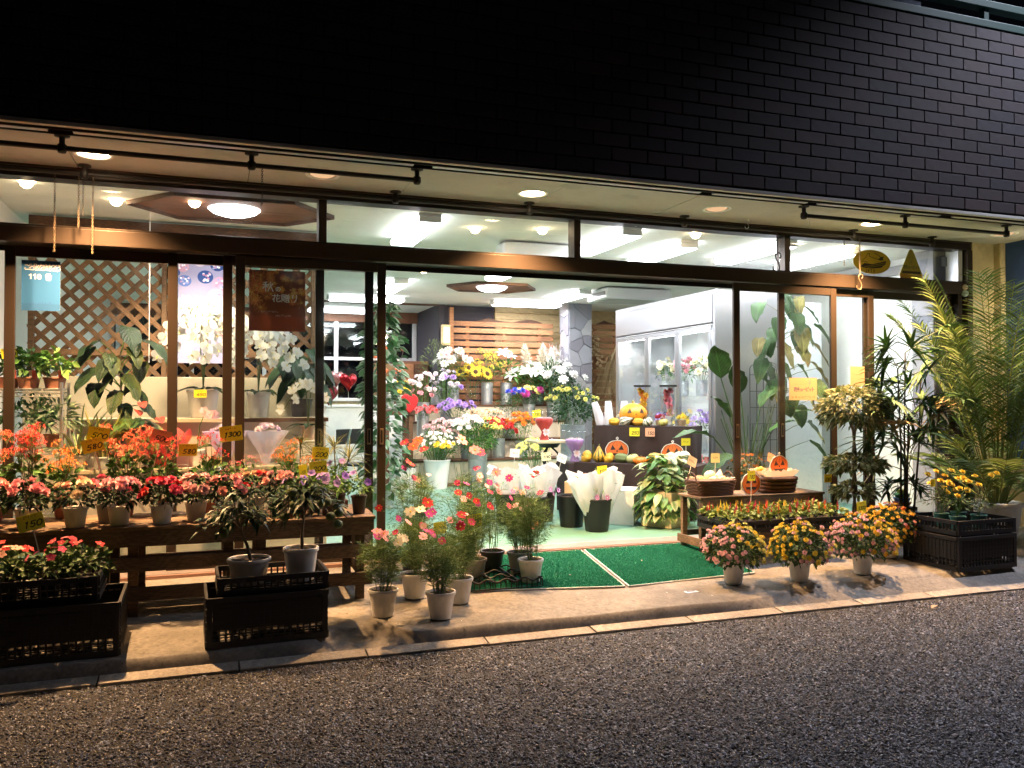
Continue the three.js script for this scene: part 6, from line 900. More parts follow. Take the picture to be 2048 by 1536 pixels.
{ // pampas plumes and pale branches
  const t = thing('pampas_bucket', 'bucket of creamy pampas grass plumes before the slat screen', 'flower bucket', [5.2, 1.2, -6.5]); part('bucket', metalBucketGeo(0.1, 0.3), matOf.galv, t);
  for (const [dx, H, lean] of [[-0.12, 1.0, -0.16], [0.05, 1.02, 0.08], [0.14, 0.95, 0.18]]) { const b = new GB(); for (let k = 0; k < 760; k++) { const f = Math.pow(R(), 0.8), y = 0.5 + (H - 0.5) * f, r = 0.19 * Math.sin(Math.PI * (0.12 + 0.85 * f)), az = R() * 6.28; b.leaf(V(dx + lean * (y - 0.3), y - 0.05, 0), V(Math.cos(az) * r * 6, 1, Math.sin(az) * r * 6), rr(0.09, 0.16), 0.016, { seg: 2, flip: 1.5, bend: 0.3, c: shade(C(0.75, 0.69, 0.56), 0.12), fold: 0, prof: 'blade' }); } part('plume', b.build(), matOf.petal, t); part('stalk', new GB().tube([V(dx * 0.3, 0.1, 0), V(dx + lean * 0.3, 0.6, 0)], 0.006, 0.005, C(0.4, 0.36, 0.2)).build(), matOf.plain, t); }
  part('foliage', strap(new GB(), 30, 0.7, 0.022, GR.light, null, 0.28, 0.4, 0.3, 0.05).build(), matOf.leaf, t);
  const w = thing('branch_bucket', 'bucket of bleached curly willow branches left of the stone pillar', 'flower bucket', [5.48, 1.2, -6.4]); part('bucket', metalBucketGeo(0.08, 0.28), matOf.galv, w); const g = new GB(); for (let k = 0; k < 26; k++) { const az = k * 2.4, r = rr(0.05, 0.3), pts = []; for (let j = 0; j <= 9; j++) { const f = j / 9; pts.push(V(Math.cos(az) * r * f + rr(-0.022, 0.022) * f, 0.2 + f * rr(0.72, 0.85), Math.sin(az) * r * f * 0.6 + rr(-0.02, 0.02))); } g.tube(pts, 0.006, 0.003, shade(C(0.72, 0.7, 0.66), 0.1), 4); } part('branches', g.build(), matOf.plain, w);
  bouquet(5.32, 0.94, -6.05, 'bush of dark leaves topped with big white chrysanthemums', { r: 0.12, h: 0.3, sp: 0.42, top: 0.72, fol: 800, leaf: GR.dark, fl: 0.085, fw: 0.035, heads: [['pompon', 'white', 'white', 9, 0.095, 0.62, 0.85, 0.9, 0.05, 0.25], ['pompon', 'white', 'cream', 8, 0.035, 1.0, 1.15, 0.8]] });
  const p = thing('plant_stand', 'round metal pedestal under the yellow chrysanthemum bush', 'stand', [4.53, 0, -3.5]); part('top', cyl(0.22, 0.22, 0.03, 28), matOf.alu, p, [0, 0.515, 0]); part('column', cyl(0.05, 0.06, 0.47, 18), matOf.alu, p, [0, 0.265, 0]); part('foot', cyl(0.18, 0.2, 0.03, 28), matOf.alu, p, [0, 0.015, 0]);
  bouquet(4.53, 0.53, -3.5, 'large metal bucket of dark foliage with yellow button chrysanthemums', { r: 0.165, h: 0.42, sp: 0.36, top: 0.55, fol: 900, leaf: GR.dark, fl: 0.075, fw: 0.03, heads: [['pompon', 'lemon', 'yellow', 26, 0.04, 0.72, 1.05]] });
}
// dried things hung on the right slat screen, olive branch
{
  const t = thing('dried_grass_bundle', 'bundle of dried grasses hanging on the right slat screen', 'dried flowers', [6.42, 1.45, -6.38]); const b = new GB(); for (let k = 0; k < 420; k++) { const a = V(rr(-0.05, 0.05) + 0.16, rr(0.55, 0.72), 0), d = V(rr(-0.75, 0.2), -1, rr(-0.1, 0.25)); b.leaf(a.addScaledVector(d, rr(0, 0.5)), d, rr(0.2, 0.42), 0.009, { seg: 2, fold: 0, bend: 0.05, c: shade(C(0.4, 0.28, 0.14), 0.3), prof: 'blade' }); } part('grasses', b.build(), matOf.plain, t); part('broom_stalk', new GB().tube([V(0.06, 0.4, 0.02), V(0.32, 1.02, 0.03)], 0.012, 0.02, C(0.55, 0.43, 0.24)).build(), matOf.plain, t);
  const u = thing('dried_grass_bundle', 'fluffy dried seed heads right of the grass bundle', 'dried flowers', [6.85, 1.5, -6.36]); const e = new GB(); for (let k = 0; k < 360; k++) { const d = polar(R() * 6.28, rr(-1.2, 1)), q = V(d.x * 0.22, 0.12 + d.y * 0.38, d.z * 0.08 + 0.05); e.leaf(q, d, rr(0.08, 0.16), 0.012, { seg: 1, c: shade(C(0.42, 0.33, 0.22), 0.3), fold: 0, prof: 'blade' }); } part('seed_heads', e.build(), matOf.plain, u);
  const g = thing('garlic_braid', 'string of small dried bulbs hanging on the right slat screen', 'dried flowers', [6.25, 1.9, -6.44]); for (let k = 0; k < 16; k++) part('bulb', ballGeo(7), std({ color: C(0.5, 0.33, 0.18), roughness: 0.6 }), g, [Math.sin(k * 2.1) * 0.05 + (k > 9 ? 0.08 : 0), 0.46 - k * 0.033, 0.03 + (k % 2) * 0.02]).scale.setScalar(0.032);
  const o = thing('olive_branch', 'dark green leafy branches before the right slat screen', 'cut greenery', [6.75, 0.5, -5.4]); part('vase', metalBucketGeo(0.1, 0.4), matOf.galv, o); part('foliage', bush(0, 0.8, 0, 0.32, 0.38, 0.25, 260, 0.09, 0.032, GR.dark, { prof: 'lance' }).build(), matOf.leaf, o);
  sb('stand_box', [6.5, 0, -5.6], [7.0, 0.499, -5.2], matOf.white, thing('display_box', 'white display box under the dark leafy branches', 'box'));
}
// ---------- left middle: counter, side table, ceramic lights ----------
{
  const c = thing('white_counter', 'white counter behind the trailing vine', 'counter', [0, 0, 0]); sb('front', [0.9, 0, -7.3], [2.95, 1.16, -6.75], matOf.whitegloss, c, 0.01); sb('top', [0.87, 1.161, -7.33], [2.98, 1.2, -6.72], matOf.white, c, 0.005);
  const t = thing('side_table', 'small wooden side table carrying the white orchid vase', 'table', [2.6, 0, -5.35]); sb('top', [-0.3, 1.06, -0.24], [0.16, 1.13, 0.24], matOf.brownwood, t, 0.006); for (const [x, z] of [[-0.25, 0.18], [0.1, 0.18], [-0.25, -0.18], [0.1, -0.18]]) sb('leg', [x - 0.035, 0, z - 0.035], [x + 0.035, 1.059, z + 0.035], matOf.brownwood, t, 0.005);
  bouquet(2.42, 1.131, -5.35, 'white orchid in a metal vase on the side table', { r: 0.075, h: 0.26, sp: 0.14, top: 0.2, fol: 20, heads: [['orchid', 'white', 'cream', 12, 0.06, 0.5, 1.2]] });
  bouquet(2.62, 1.131, -5.3, 'yellow and orange arrangement in a white vase on the side table', { vessel: 'white', r: 0.07, h: 0.22, sp: 0.12, top: 0.22, heads: [['ruffle', 'gold', 'yellow', 16, 0.045, 0.3, 1.15]] });
  const hb = thing('red_heart', 'red fabric heart hanging by the side table', 'decoration', [2.66, 1.22, -5.08]); const hs = new THREE.Shape(); hs.moveTo(0, -0.11); hs.bezierCurveTo(-0.15, 0.0, -0.12, 0.12, -0.05, 0.12); hs.bezierCurveTo(-0.01, 0.12, 0, 0.08, 0, 0.07); hs.bezierCurveTo(0, 0.08, 0.01, 0.12, 0.05, 0.12); hs.bezierCurveTo(0.12, 0.12, 0.15, 0, 0, -0.11); const hg = new THREE.ExtrudeGeometry(hs, { depth: 0.02, bevelEnabled: true, bevelSize: 0.02, bevelThickness: 0.02, bevelSegments: 3 }); part('body', hg, std({ color: C(0.42, 0.01, 0.015), roughness: 0.8 }), hb);
  const bl = thing('berry_branch', 'tall branch of orange lantern pods behind the side table', 'cut greenery', [2.45, 0.0, -5.75]); part('vase', metalBucketGeo(0.08, 0.5), matOf.galv, bl); const g = new GB(); for (let k = 0; k < 9; k++) { const az = k * 2.4, pts = [V(0, 0.4, 0), V(Math.cos(az) * 0.05, 1.2, Math.sin(az) * 0.05), V(Math.cos(az) * rr(0.12, 0.3), rr(1.5, 2.1), Math.sin(az) * 0.2)]; g.tube(pts, 0.006, 0.003, C(0.13, 0.08, 0.05), 4); for (let j = 0; j < 3; j++) { const q = pts[1].clone().lerp(pts[2], 0.2 + 0.4 * j); part('pod', ballGeo(7), cached('podm', () => std({ color: C(0.6, 0.12, 0.03), roughness: 0.6 })), bl, [q.x + rr(-0.03, 0.03), q.y, q.z]).scale.set(0.036, 0.024, 0.036); } } part('branches', g.build(), matOf.plain, bl);
  const lp = potted('small_shrub', 'low green shrub in a pale square planter under the side table', 2.62, 0, -5.1, null, (q) => { part('planter', rbox(0.24, 0.3, 0.24, 0.01), matOf.pot, q, [0, 0.15, 0]); part('foliage', bush(0, 0.36, 0, 0.14, 0.1, 0.14, 160, 0.06, 0.02, GR.dark).build(), matOf.leaf, q); });
  const rs = thing('paper_rolls', 'stacked white paper rolls on the floor near the doorway', 'paper rolls', [2.2, 0, -5.6]); for (let k = 0; k < 3; k++) part('roll', cyl(0.11, 0.11, 0.085, 20), matOf.white, rs, [0, 0.06 + k * 0.095, 0]); part('roll', cyl(0.14, 0.14, 0.012, 20), matOf.black, rs, [0, 0.006, 0]);
  const fol = thing('bamboo_greenery', 'loose olive greenery behind the white chrysanthemums', 'cut greenery', [3.42, 1.2, -6.5]); part('vase', metalBucketGeo(0.08, 0.3), matOf.galv, fol); part('foliage', bush(0, 0.65, 0, 0.26, 0.42, 0.16, 320, 0.09, 0.014, C(0.12, 0.17, 0.06), { prof: 'blade', lift: 0.8 }).build(), matOf.leaf, fol);
  const wl = thing('wall_lantern', 'small square wall lantern on the screen post', 'lamp', [3.62, 2.35, -6.62]); part('frame', rbox(0.14, 0.34, 0.1, 0.01), matOf.palewood, wl); part('glass', box(0.1, 0.26, 0.012), matOf.white, wl, [0, 0, 0.057]);
  const cab = thing('wood_cabinet', 'brown wooden cabinet in the dark recess behind the greenery', 'cabinet'); sb('body', [3.02, 0, -7.9], [3.55, 1.95, -7.5], matOf.redwood, cab, 0.006); sb('door', [3.05, 1.0, -7.5], [3.28, 1.9, -7.48], pineWoods[1], cab); sb('door', [3.3, 1.0, -7.5], [3.52, 1.9, -7.48], matOf.brownwood, cab);
}
potted('vine_column', 'tall column of variegated trailing vine behind the door stiles', 1.92, 0, -3.2, [0.17, 0.13, 0.26, matOf.pot], (t, h) => {
  const b = new GB(), vg = C(0.08, 0.19, 0.07), ed = C(0.5, 0.56, 0.42), st = new GB(); st.tube([V(0, h * 0.8, 0), V(0, 2.5, 0)], 0.04, 0.03, C(0.12, 0.09, 0.05), 7);
  for (let k = 0; k < 560; k++) { const y = rr(0.15, 2.45), az = R() * 6.28, r = (y > 2.1 ? 0.16 : 0.3) * Math.pow(R(), 0.4); b.leaf(V(Math.cos(az) * r * 0.8, y, Math.sin(az) * r * 0.8), V(Math.cos(az), rr(-0.7, 0.4), Math.sin(az)), rr(0.09, 0.14), rr(0.07, 0.1), { seg: 3, prof: 'heart', flip: 0.8, fold: 0.2, bend: 0.35, c: shade(vg, 0.3), c2: R() < 0.6 ? shade(ed, 0.2) : null }); }
  part('pole', st.build(), matOf.plain, t); part('foliage', b.build(), matOf.leaf, t);
});
function balloon(at, label, m, s) { const t = thing('heart_balloon', label, 'balloon', at, 0.4, 'foil heart balloons'), p = []; for (let k = 0; k <= 40; k++) { const a = k / 40 * 6.2832; p.push([0.16 * Math.pow(Math.sin(a), 3), (0.13 * Math.cos(a) - 0.05 * Math.cos(2 * a) - 0.02 * Math.cos(3 * a) - 0.01 * Math.cos(4 * a))]); } const g = new GB(), w = C(1, 1, 1); for (const sd of [1, -1]) { const N = 6; let last = null; for (let i = 0; i <= N; i++) { const f = i / N, ring = p.map(([x, y]) => g.v(x * f, 0.0 + y * f, sd * 0.075 * Math.sqrt(Math.max(0, 1 - f * f)), w)); if (last) for (let j = 0; j < 40; j++) g.quad(last[j], last[j + 1], ring[j + 1], ring[j]); last = ring; } } t.scale.setScalar(s); part('body', g.build(), m, t); part('ribbon', cyl(0.003, 0.003, 0.3, 5), matOf.white, t, [0, -0.3, 0]); }
const foil = std({ color: C(0.5, 0.02, 0.03), metalness: 0.7, roughness: 0.2 });
balloon([1.25, 1.47, -1.5], 'shiny red heart balloon, rightmost of three', foil, 0.62); balloon([1.14, 1.5, -1.56], 'pale pink heart balloon behind the shiny red one', std({ color: C(0.65, 0.32, 0.34), metalness: 0.6, roughness: 0.25 }), 0.56); balloon([1.06, 1.34, -1.5], 'dark red heart balloon at lower left of the three', std({ color: C(0.22, 0.01, 0.02), metalness: 0.6, roughness: 0.3 }), 0.66);
{ const t = thing('folding_chair', 'light steel folding chair in the back left of the shop', 'chair', [1.75, 0, -4.2], 0.5); for (const s of [-0.2, 0.2]) { part('leg', cyl(0.012, 0.012, 1.0, 8), matOf.steel, t, [s, 0.45, 0], [0.35, 0, 0]); part('leg', cyl(0.012, 0.012, 0.62, 8), matOf.steel, t, [s, 0.28, 0.02], [-0.45, 0, 0]); } part('seat', rbox(0.4, 0.03, 0.36, 0.01), matOf.blackmetal, t, [0, 0.45, 0.08]); part('backrest', rbox(0.4, 0.2, 0.02, 0.01), matOf.blackmetal, t, [0, 0.8, -0.14]); }
// ---------- left window display ----------
{
  const cr = std({ color: C(0.52, 0.44, 0.31), roughness: 0.75 }), wh = std({ color: C(0.55, 0.49, 0.43), roughness: 0.8 });
  const t = thing('display_tiers', 'cream tiered window display under the lattice', 'stand', [0, 0, 0]); sb('upper_tier', [-1.5, 0, -1.36], [0.92, 1.49, -1.2], cr, t, 0.005); sb('ledge', [-1.05, 1.1, -1.199], [0.95, 1.135, -0.68], cr, t, 0.004); sb('ledge_edge', [0.2, 1.1, -0.679], [0.95, 1.133, -0.66], matOf.brownwood, t); sb('middle_tier', [-1.04, 0, -1.198], [0.94, 1.099, -0.76], wh, t); sb('lower_tier', [-1.0, 0, -0.759], [0.9, 0.72, -0.36], wh, t, 0.005); sb('tier_edge', [-1.0, 0.72, -0.759], [0.9, 0.75, -0.34], cr, t, 0.004);
  const r = thing('wire_rack', 'chrome wire rack with potted foliage at the far left window', 'rack', [-1.28, 0, -0.38]); for (const [x, z] of [[-0.22, 0.16], [0.22, 0.16], [-0.22, -0.16], [0.22, -0.16]]) part('post', cyl(0.012, 0.012, 1.42, 10), matOf.steel, r, [x, 0.71, z]);
  for (const y of [0.45, 0.92, 1.345]) { for (const z of [-0.16, 0.16]) { part('rail', cyl(0.006, 0.006, 0.44, 6), matOf.steel, r, [0, y, z], [0, 0, Math.PI / 2]); part('rail', cyl(0.005, 0.005, 0.44, 6), matOf.steel, r, [0, y - 0.03, z], [0, 0, Math.PI / 2]); part('truss', new GB().tube(Array.from({ length: 23 }, (_, k) => V(-0.22 + k * 0.02, y - (k % 2 ? 0.03 : 0), z)), 0.003, 0.003, C(1, 1, 1), 4).build(), matOf.steel, r); } for (let k = 0; k < 14; k++) part('wire', cyl(0.0025, 0.0025, 0.32, 5), matOf.steel, r, [-0.2 + k * 0.031, y + 0.004, 0], [Math.PI / 2, 0, 0]); }
}
const dish = (t, r) => part('saucer', cached('sauc' + r, () => lathe([[0.001, 0.003], [r, 0], [r * 1.08, 0.018], [r, 0.016], [0.001, 0.008]], 24)), matOf.white, t);
for (const [x, z, l, c, n, lw] of [[-1.29, -0.3, 'leafy green plant in a brown pot on the top rack shelf', GR.mid, 130, 0.045], [-1.12, -0.32, 'broad leaved plant in a brown pot, right on the top rack shelf', GR.light, 60, 0.055], [-1.43, -0.32, 'plant in a brown pot at the left end of the top rack shelf', GR.dark, 70, 0.05]]) potted('rack_plant', l, x, 1.358, z, [0.078, 0.06, 0.1, matOf.brownpot], (t, h) => { dish(t, 0.075); part('foliage', bush(0, h + 0.09, 0, 0.12, 0.1, 0.12, n, 0.09, lw, c).build(), matOf.leaf, t); part('plant_label', box(0.035, 0.06, 0.002), cached('rl', () => std({ color: C(0.7, 0.12, 0.08), roughness: 0.5 })), t, [0.05, h + 0.02, 0.07]); }, 'potted plant', 'pots on the wire rack');
for (const [x, l, c] of [[-1.3, 'glossy trailing foliage on the middle rack shelf', C(0.05, 0.14, 0.06)], [-1.12, 'pale speckled foliage, right on the middle rack shelf', GR.grey]]) potted('rack_plant', l, x, 0.935, -0.32, [0.07, 0.055, 0.1, matOf.brownpot], (t, h) => part('foliage', bush(0, h + 0.12, 0, 0.17, 0.15, 0.15, 170, 0.1, 0.038, c, { prof: 'lance' }).build(), matOf.leaf, t), 'potted plant', 'pots on the wire rack');
potted('grassy_plant', 'arching striped grass plant beside the wire rack', -0.98, 0.751, -0.5, [0.075, 0.06, 0.11, matOf.pot], (t, h) => part('foliage', strap(new GB(), 46, 0.75, 0.02, GR.light, GR.pale, h * 0.9, 0.6, 0.5, 0.03, 7).build(), matOf.leaf, t));
potted('elephant_ear', 'tall plant with big glossy leaves before the lattice', -0.72, 0.751, -0.62, [0.09, 0.07, 0.13, matOf.pot], (t, h) => {
  const st = new GB(), L = [[-0.2, 1.0, 0.1, -1, 0.26], [0.1, 1.13, 0.0, 0.3, 0.3], [0.32, 1.02, 0.05, 1, 0.3], [-0.05, 0.88, 0.1, -0.4, 0.24], [0.1, 0.74, 0.12, 0.5, 0.26], [-0.22, 0.78, 0.08, -0.8, 0.26], [0.2, 0.62, 0.1, 0.8, 0.2], [0.02, 0.6, 0.14, -0.2, 0.2], [0.3, 0.5, 0.12, 1, 0.18]]; for (let k = 0; k < 10; k++) L.push([rr(-0.3, 0.35), rr(0.5, 1.05), rr(0, 0.15), rr(-1, 1), rr(0.16, 0.24)]);
  st.tube([V(0, h * 0.9, 0), V(0.03, h + 0.35, 0.02), V(0.02, h + 0.8, 0.02)], 0.012, 0.006, C(0.3, 0.26, 0.16), 6); for (const [x, y, z, d, s] of L) { stemTo(st, V(0.02, h + (y - 0.1) * 0.75, 0.01), V(x * 0.6, y, z), 0.005, GR.light, 0.03); bigLeaf(t, [x * 0.6, y, z], V(d, 0.15, 0.45), s * 0.85, s * 0.62, shade(C(0.028, 0.075, 0.03), 0.3), R() < 0.3 ? C(0.1, 0.14, 0.04) : null, { bend: 0.4, wavy: 0.1, seg: 8 }); } part('stems', st.build(), matOf.plain, t);
});
potted('anthurium', 'anthurium with glossy leaves and red spathes under the big leaved plant', -0.58, 0.751, -0.5, [0.09, 0.07, 0.12, matOf.pot], (t, h) => { for (let k = 0; k < 22; k++) { const d = polar(k * 2.4, rr(-0.1, 1)); bigLeaf(t, [d.x * 0.1, h + 0.14 + d.y * 0.16, d.z * 0.1], V(d.x, 0.1 + d.y * 0.5, d.z + 0.2), rr(0.13, 0.19), rr(0.09, 0.13), shade(C(0.09, 0.2, 0.05), 0.35), k % 4 ? null : C(0.3, 0.36, 0.14)); } for (const [x, y] of [[0.05, 0.4], [0.02, 0.34], [0.18, 0.28]]) { const o = bigLeaf(t, [x, h + y, 0.12], V(0.3, 0.5, 0.6), 0.09, 0.075, C(0.62, 0.06, 0.03), null); o.name = 'spathe'; } part('stems', bush(0, h + 0.1, 0, 0.05, 0.12, 0.05, 12, 0.16, 0.008, GR.mid, { prof: 'blade', lift: 1 }).build(), matOf.leaf, t); });
potted('snake_plant', 'snake plant with yellow edged leaves behind the 500 card', -0.8, 0.751, -0.4, [0.075, 0.06, 0.1, matOf.pot], (t, h) => { for (let k = 0; k < 9; k++) { const b = new GB(), az = k * 2.4; b.leaf(V(Math.cos(az) * 0.03, h * 0.9, Math.sin(az) * 0.03), V(Math.cos(az) * 0.28, 1, Math.sin(az) * 0.28), rr(0.26, 0.42), 0.045, { seg: 5, bend: 0, fold: 0.4, c: C(0.06, 0.1, 0.05), c2: C(0.5, 0.46, 0.12), prof: 'blade', roll: rr(-0.6, 0.6) }); part('leaf', b.build(), matOf.leaf, t); } });
{ const t = thing('red_wrapped_pot', 'red paper wrapped pot in the left window display', 'wrapped pot', [-0.36, 0.751, -0.5]); part('wrap', (() => { const g = lathe([[0.07, 0], [0.1, 0.1], [0.17, 0.22], [0.2, 0.26]], 26), p = g.attributes.position; for (let i = 0; i < p.count; i++) { const a = Math.atan2(p.getZ(i), p.getX(i)), y = p.getY(i); p.setY(i, y + (y > 0.15 ? 0.05 * Math.sin(a * 4) : 0)); } g.computeVertexNormals(); return g; })(), phy({ color: C(0.66, 0.07, 0.06), roughness: 0.9, transmission: 0.35, thickness: 0 }), t); part('foliage', strap(new GB(), 26, 0.26, 0.014, GR.lime, null, 0.12, 0.6, 0.5, 0.03).build(), matOf.leaf, t); }
function phalaenopsis(at, label, po, spikes, n, len, s) {
  potted('moth_orchid', label, ...at, po, (t, h) => {
    const st = new GB(); for (let k = 0; k < 7; k++) { const az = k * 0.9; bigLeaf(t, [Math.cos(az) * 0.03, h, Math.sin(az) * 0.03], V(Math.cos(az), 0.35, Math.sin(az)), rr(0.16, 0.24) * s, 0.07 * s, shade(C(0.04, 0.09, 0.03), 0.3), null, { prof: 'oval', bend: 0.5 }); }
    for (const [dx, dz, tip] of spikes) { const pts = []; for (let k = 0; k <= 10; k++) { const f = k / 10; pts.push(V(dx * f + tip * Math.pow(f, 2) * 0.9, h + len * (f < 0.5 ? Math.sin(Math.PI * f) : 1 - 0.62 * Math.pow((f - 0.5) * 2, 1.6)), dz * f + 0.14 * f)); } st.tube(pts, 0.005, 0.003, C(0.1, 0.14, 0.05), 5); const cv = new THREE.CatmullRomCurve3(pts); for (let k = 0; k < n; k++) { const f = 0.4 + 0.6 * k / (n - 1), p = cv.getPoint(f); bloom(t, flower('orchid', 'white', 'cream'), p.add(V((k % 2 ? 1 : -1) * 0.042 * s, rr(-0.015, 0.015), 0.03)), V((k % 2 ? 0.5 : -0.5) + rr(-0.2, 0.2), 0.15, 1), 0.062 * s * (1.1 - 0.25 * f)).rotation.z += 0; } } part('spikes', st.build(), matOf.plain, t);
  }, 'potted orchid', 'white moth orchids in the window');
}
const SIL = [[0.13, 0.1, 0.2]];
phalaenopsis([-0.08, 1.136, -0.9], 'large overexposed white orchid before the lilac poster', [0.13, 0.105, 0.24, std({ color: C(0.5, 0.5, 0.5), roughness: 0.6 })], [[-0.1, 0.05, -0.22], [0.02, 0.1, -0.05], [0.14, 0.05, 0.16], [-0.02, 0.02, 0.1]], 13, 0.72, 1.15);
phalaenopsis([0.37, 1.136, -0.82], 'white orchid with hanging sprays in a ribbed white pot', [0.1, 0.08, 0.22, matOf.pot], [[-0.06, 0.08, -0.18], [0.04, 0.1, 0.02], [0.12, 0.06, 0.22], [0.08, 0.1, 0.1]], 12, 0.6, 1.0);
phalaenopsis([0.76, 0.95, -0.5], 'small white orchid in a pale terracotta pot', [0.06, 0.048, 0.12, std({ color: C(0.62, 0.42, 0.32), roughness: 0.8 })], [[-0.03, 0.02, -0.2], [0.03, 0.03, 0.1]], 5, 0.36, 0.8);
sb('block', [0.68, 0.751, -0.58], [0.84, 0.949, -0.42], matOf.white, thing('white_block', 'white block raising the small orchid', 'block'), 0.004);
potted('moth_orchid', 'young pink moth orchid with two broad leaves', -0.12, 0.751, -0.52, [0.07, 0.056, 0.13, matOf.pot], (t, h) => { for (const d of [-1, 1]) bigLeaf(t, [0, h, 0], V(d, 0.6, 0.2), 0.19, 0.08, C(0.05, 0.13, 0.03), null, { prof: 'oval', bend: 0.4 }); const st = new GB(); st.tube([V(0, h, 0), V(0.02, h + 0.2, 0.02), V(0.06, h + 0.3, 0.04)], 0.004, 0.003, GR.mid, 4); part('spike', st.build(), matOf.plain, t); for (let k = 0; k < 7; k++) bloom(t, flower('orchid', 'palepink', 'magenta'), V(0.05 + k * 0.016, h + 0.31 - k * 0.006 + rr(-0.02, 0.02), 0.05), V(rr(-0.4, 0.4), 0.2, 1), 0.034); }, 'potted orchid');
for (const [x, l, c] of [[0.1, 'bouquet in pale lilac wrap on the lower tier, left one', [0.62, 0.5, 0.66]], [0.42, 'bouquet in cloudy clear wrap on the lower tier, right one', [0.6, 0.54, 0.62]]]) { const t = thing('wrapped_bouquet', l, 'bouquet', [x, 0.751, -0.5]); part('wrap', (() => { const g = lathe([[0.03, 0], [0.05, 0.08], [0.13, 0.22], [0.17, 0.28]], 22), p = g.attributes.position; for (let i = 0; i < p.count; i++) { const a = Math.atan2(p.getZ(i), p.getX(i)), y = p.getY(i); if (y > 0.15) { p.setX(i, p.getX(i) * (1 + 0.12 * Math.sin(a * 7))); p.setZ(i, p.getZ(i) * (1 + 0.12 * Math.sin(a * 7))); } } g.computeVertexNormals(); return g; })(), phy({ color: C(...c), roughness: 0.8, transmission: 0.45, thickness: 0 }), t); for (let k = 0; k < 9; k++) { const d = polar(k * 2.4, rr(0.2, 1.3)); bloom(t, flower('ruffle', k % 2 ? 'palepink' : 'lilac', 'blush'), V(d.x * 0.11, 0.26 + d.y * 0.07, d.z * 0.11), d, 0.035); } }
potted('dark_philodendron', 'large leaved philodendron right of the white orchids', 0.75, 1.136, -1.0, [0.1, 0.08, 0.16, matOf.darkpot], (t, h) => { const st = new GB(); for (let k = 0; k < 17; k++) { const d = polar(k * 2.4, rr(-0.2, 1.2)), q = [d.x * 0.16, h + 0.2 + d.y * 0.28, d.z * 0.14]; st.tube([V(0, h, 0), V(...q)], 0.005, 0.004, GR.mid, 4); bigLeaf(t, q, V(d.x, d.y * 0.3, d.z + 0.3), rr(0.18, 0.27), rr(0.13, 0.18), shade(C(0.03, 0.08, 0.03), 0.4), null, { bend: 0.5 }); } part('stems', st.build(), matOf.plain, t); });
priceTag('450', [-0.1, 1.34, -0.64], 0.1, 0.065, CARD, 'yellow card on the front of the big orchid pot', { turn: 0.1, stick: 0 }); priceTag('350', [-1.4, 1.63, -0.2], 0.1, 0.07, CARD, 'yellow card at the left end of the wire rack', { turn: 0.3, tilt: 0.15, stick: 0.2 }); priceTag('980', [0.03, 0.8, -0.3], 0.1, 0.068, '#efe99a', 'pale yellow card on the white lower tier front', { turn: 0.1, stick: 0 });
// ---------- doorway group: black buckets with wrapped bouquets ----------
function wrapGeo(sd, flat) { seed = sd; const b = new GB(), w = C(1, 1, 1); for (let s = 0; s < 3; s++) { const a0 = s * 2.1 + rr(-0.2, 0.2), N = 10; let last = null; for (let i = 0; i <= N; i++) { const a = a0 + (i / N - 0.5) * 2.4, row = []; for (let j = 0; j <= 5; j++) { const f = j / 5, r = 0.05 + 0.13 * f + (0.012 * Math.sin(a * 6 + s) + 0.012 * Math.sin(a * 17 + j) + rr(-0.006, 0.006)) * (0.3 + f), tipf = 1 - 0.55 * Math.abs(i / N - 0.5) * 2; row.push(b.v(Math.cos(a) * r * (1 + 0.02 * s), f * (0.24 + 0.17 * tipf), Math.sin(a) * r * flat * (1 + 0.02 * s), w)); } if (last) for (let j = 0; j < 5; j++) b.quad(last[j], last[j + 1], row[j + 1], row[j]); last = row; } } return b.build(); }
const wraps = [wrapGeo(5, 0.9), wrapGeo(6, 0.8), wrapGeo(8, 0.95)]; seed = 4242;
const printed = phy({ color: 0xffffff, roughness: 0.95, transmission: 0.3, thickness: 0 }); printed.color = C(0.85, 0.83, 0.84);
function wrapBucket(x, z, label, list, r = 0.145, h = 0.32) {
  const t = thing('black_bucket', label, 'bucket', [x, 0, z], 0, 'black buckets in the doorway'); part('bucket', bucketGeo(r, r * 0.78, h), matOf.bucketblack, t);
  for (const [dx, dz, v, turn, heads, lab] of list) { const w = thing('paper_bouquet', lab, 'bouquet', [x + dx, h - 0.16, z + dz], turn, 'paper wrapped bouquets'); w.scale.set(1.2, 1.1, 1.2); w.rotation.z = -dx * 1.2; w.rotation.x = dz * 1.0; part('paper', wraps[v], printed, w); for (const [k, [c, s]] of Object.entries(heads.map((q) => q))) { const a = k * 2.4; bloom(w, flower(s > 0.045 ? 'cosmos' : 'ruffle', c, c), V(Math.cos(a) * 0.085, 0.34 + rr(-0.03, 0.04), Math.sin(a) * 0.085), V(Math.cos(a) * 0.4, 1, Math.sin(a) * 0.4 + 0.5), s); } part('foliage', bush(0, 0.26, 0, 0.1, 0.1, 0.1, 40, 0.09, 0.016, GR.light, { prof: 'lance' }).build(), matOf.leaf, w);
    for (let k = 0; k < 2; k++) { const b = new GB(); for (let j = 0; j < 7; j++) { const a = j * 0.9; b.petal(a, 0.05, 0.022, 0.016, C(0.45, 0.16, 0.42), C(0.55, 0.3, 0.55), { r0: 0.008 }); } part('flower_print', b.build(), matOf.plain, w, [0.06 - k * 0.11, 0.16 + k * 0.02, 0.152], [1.35, 0, 0]).scale.setScalar(0.9); } }
}
wrapBucket(2.9, -1.45, 'black bucket at the left back of the doorway group', [[0, 0, 0, 0.2, [['white', 0.04], ['blush', 0.04], ['white', 0.04]], 'plain white paper bouquet at the left back']]);
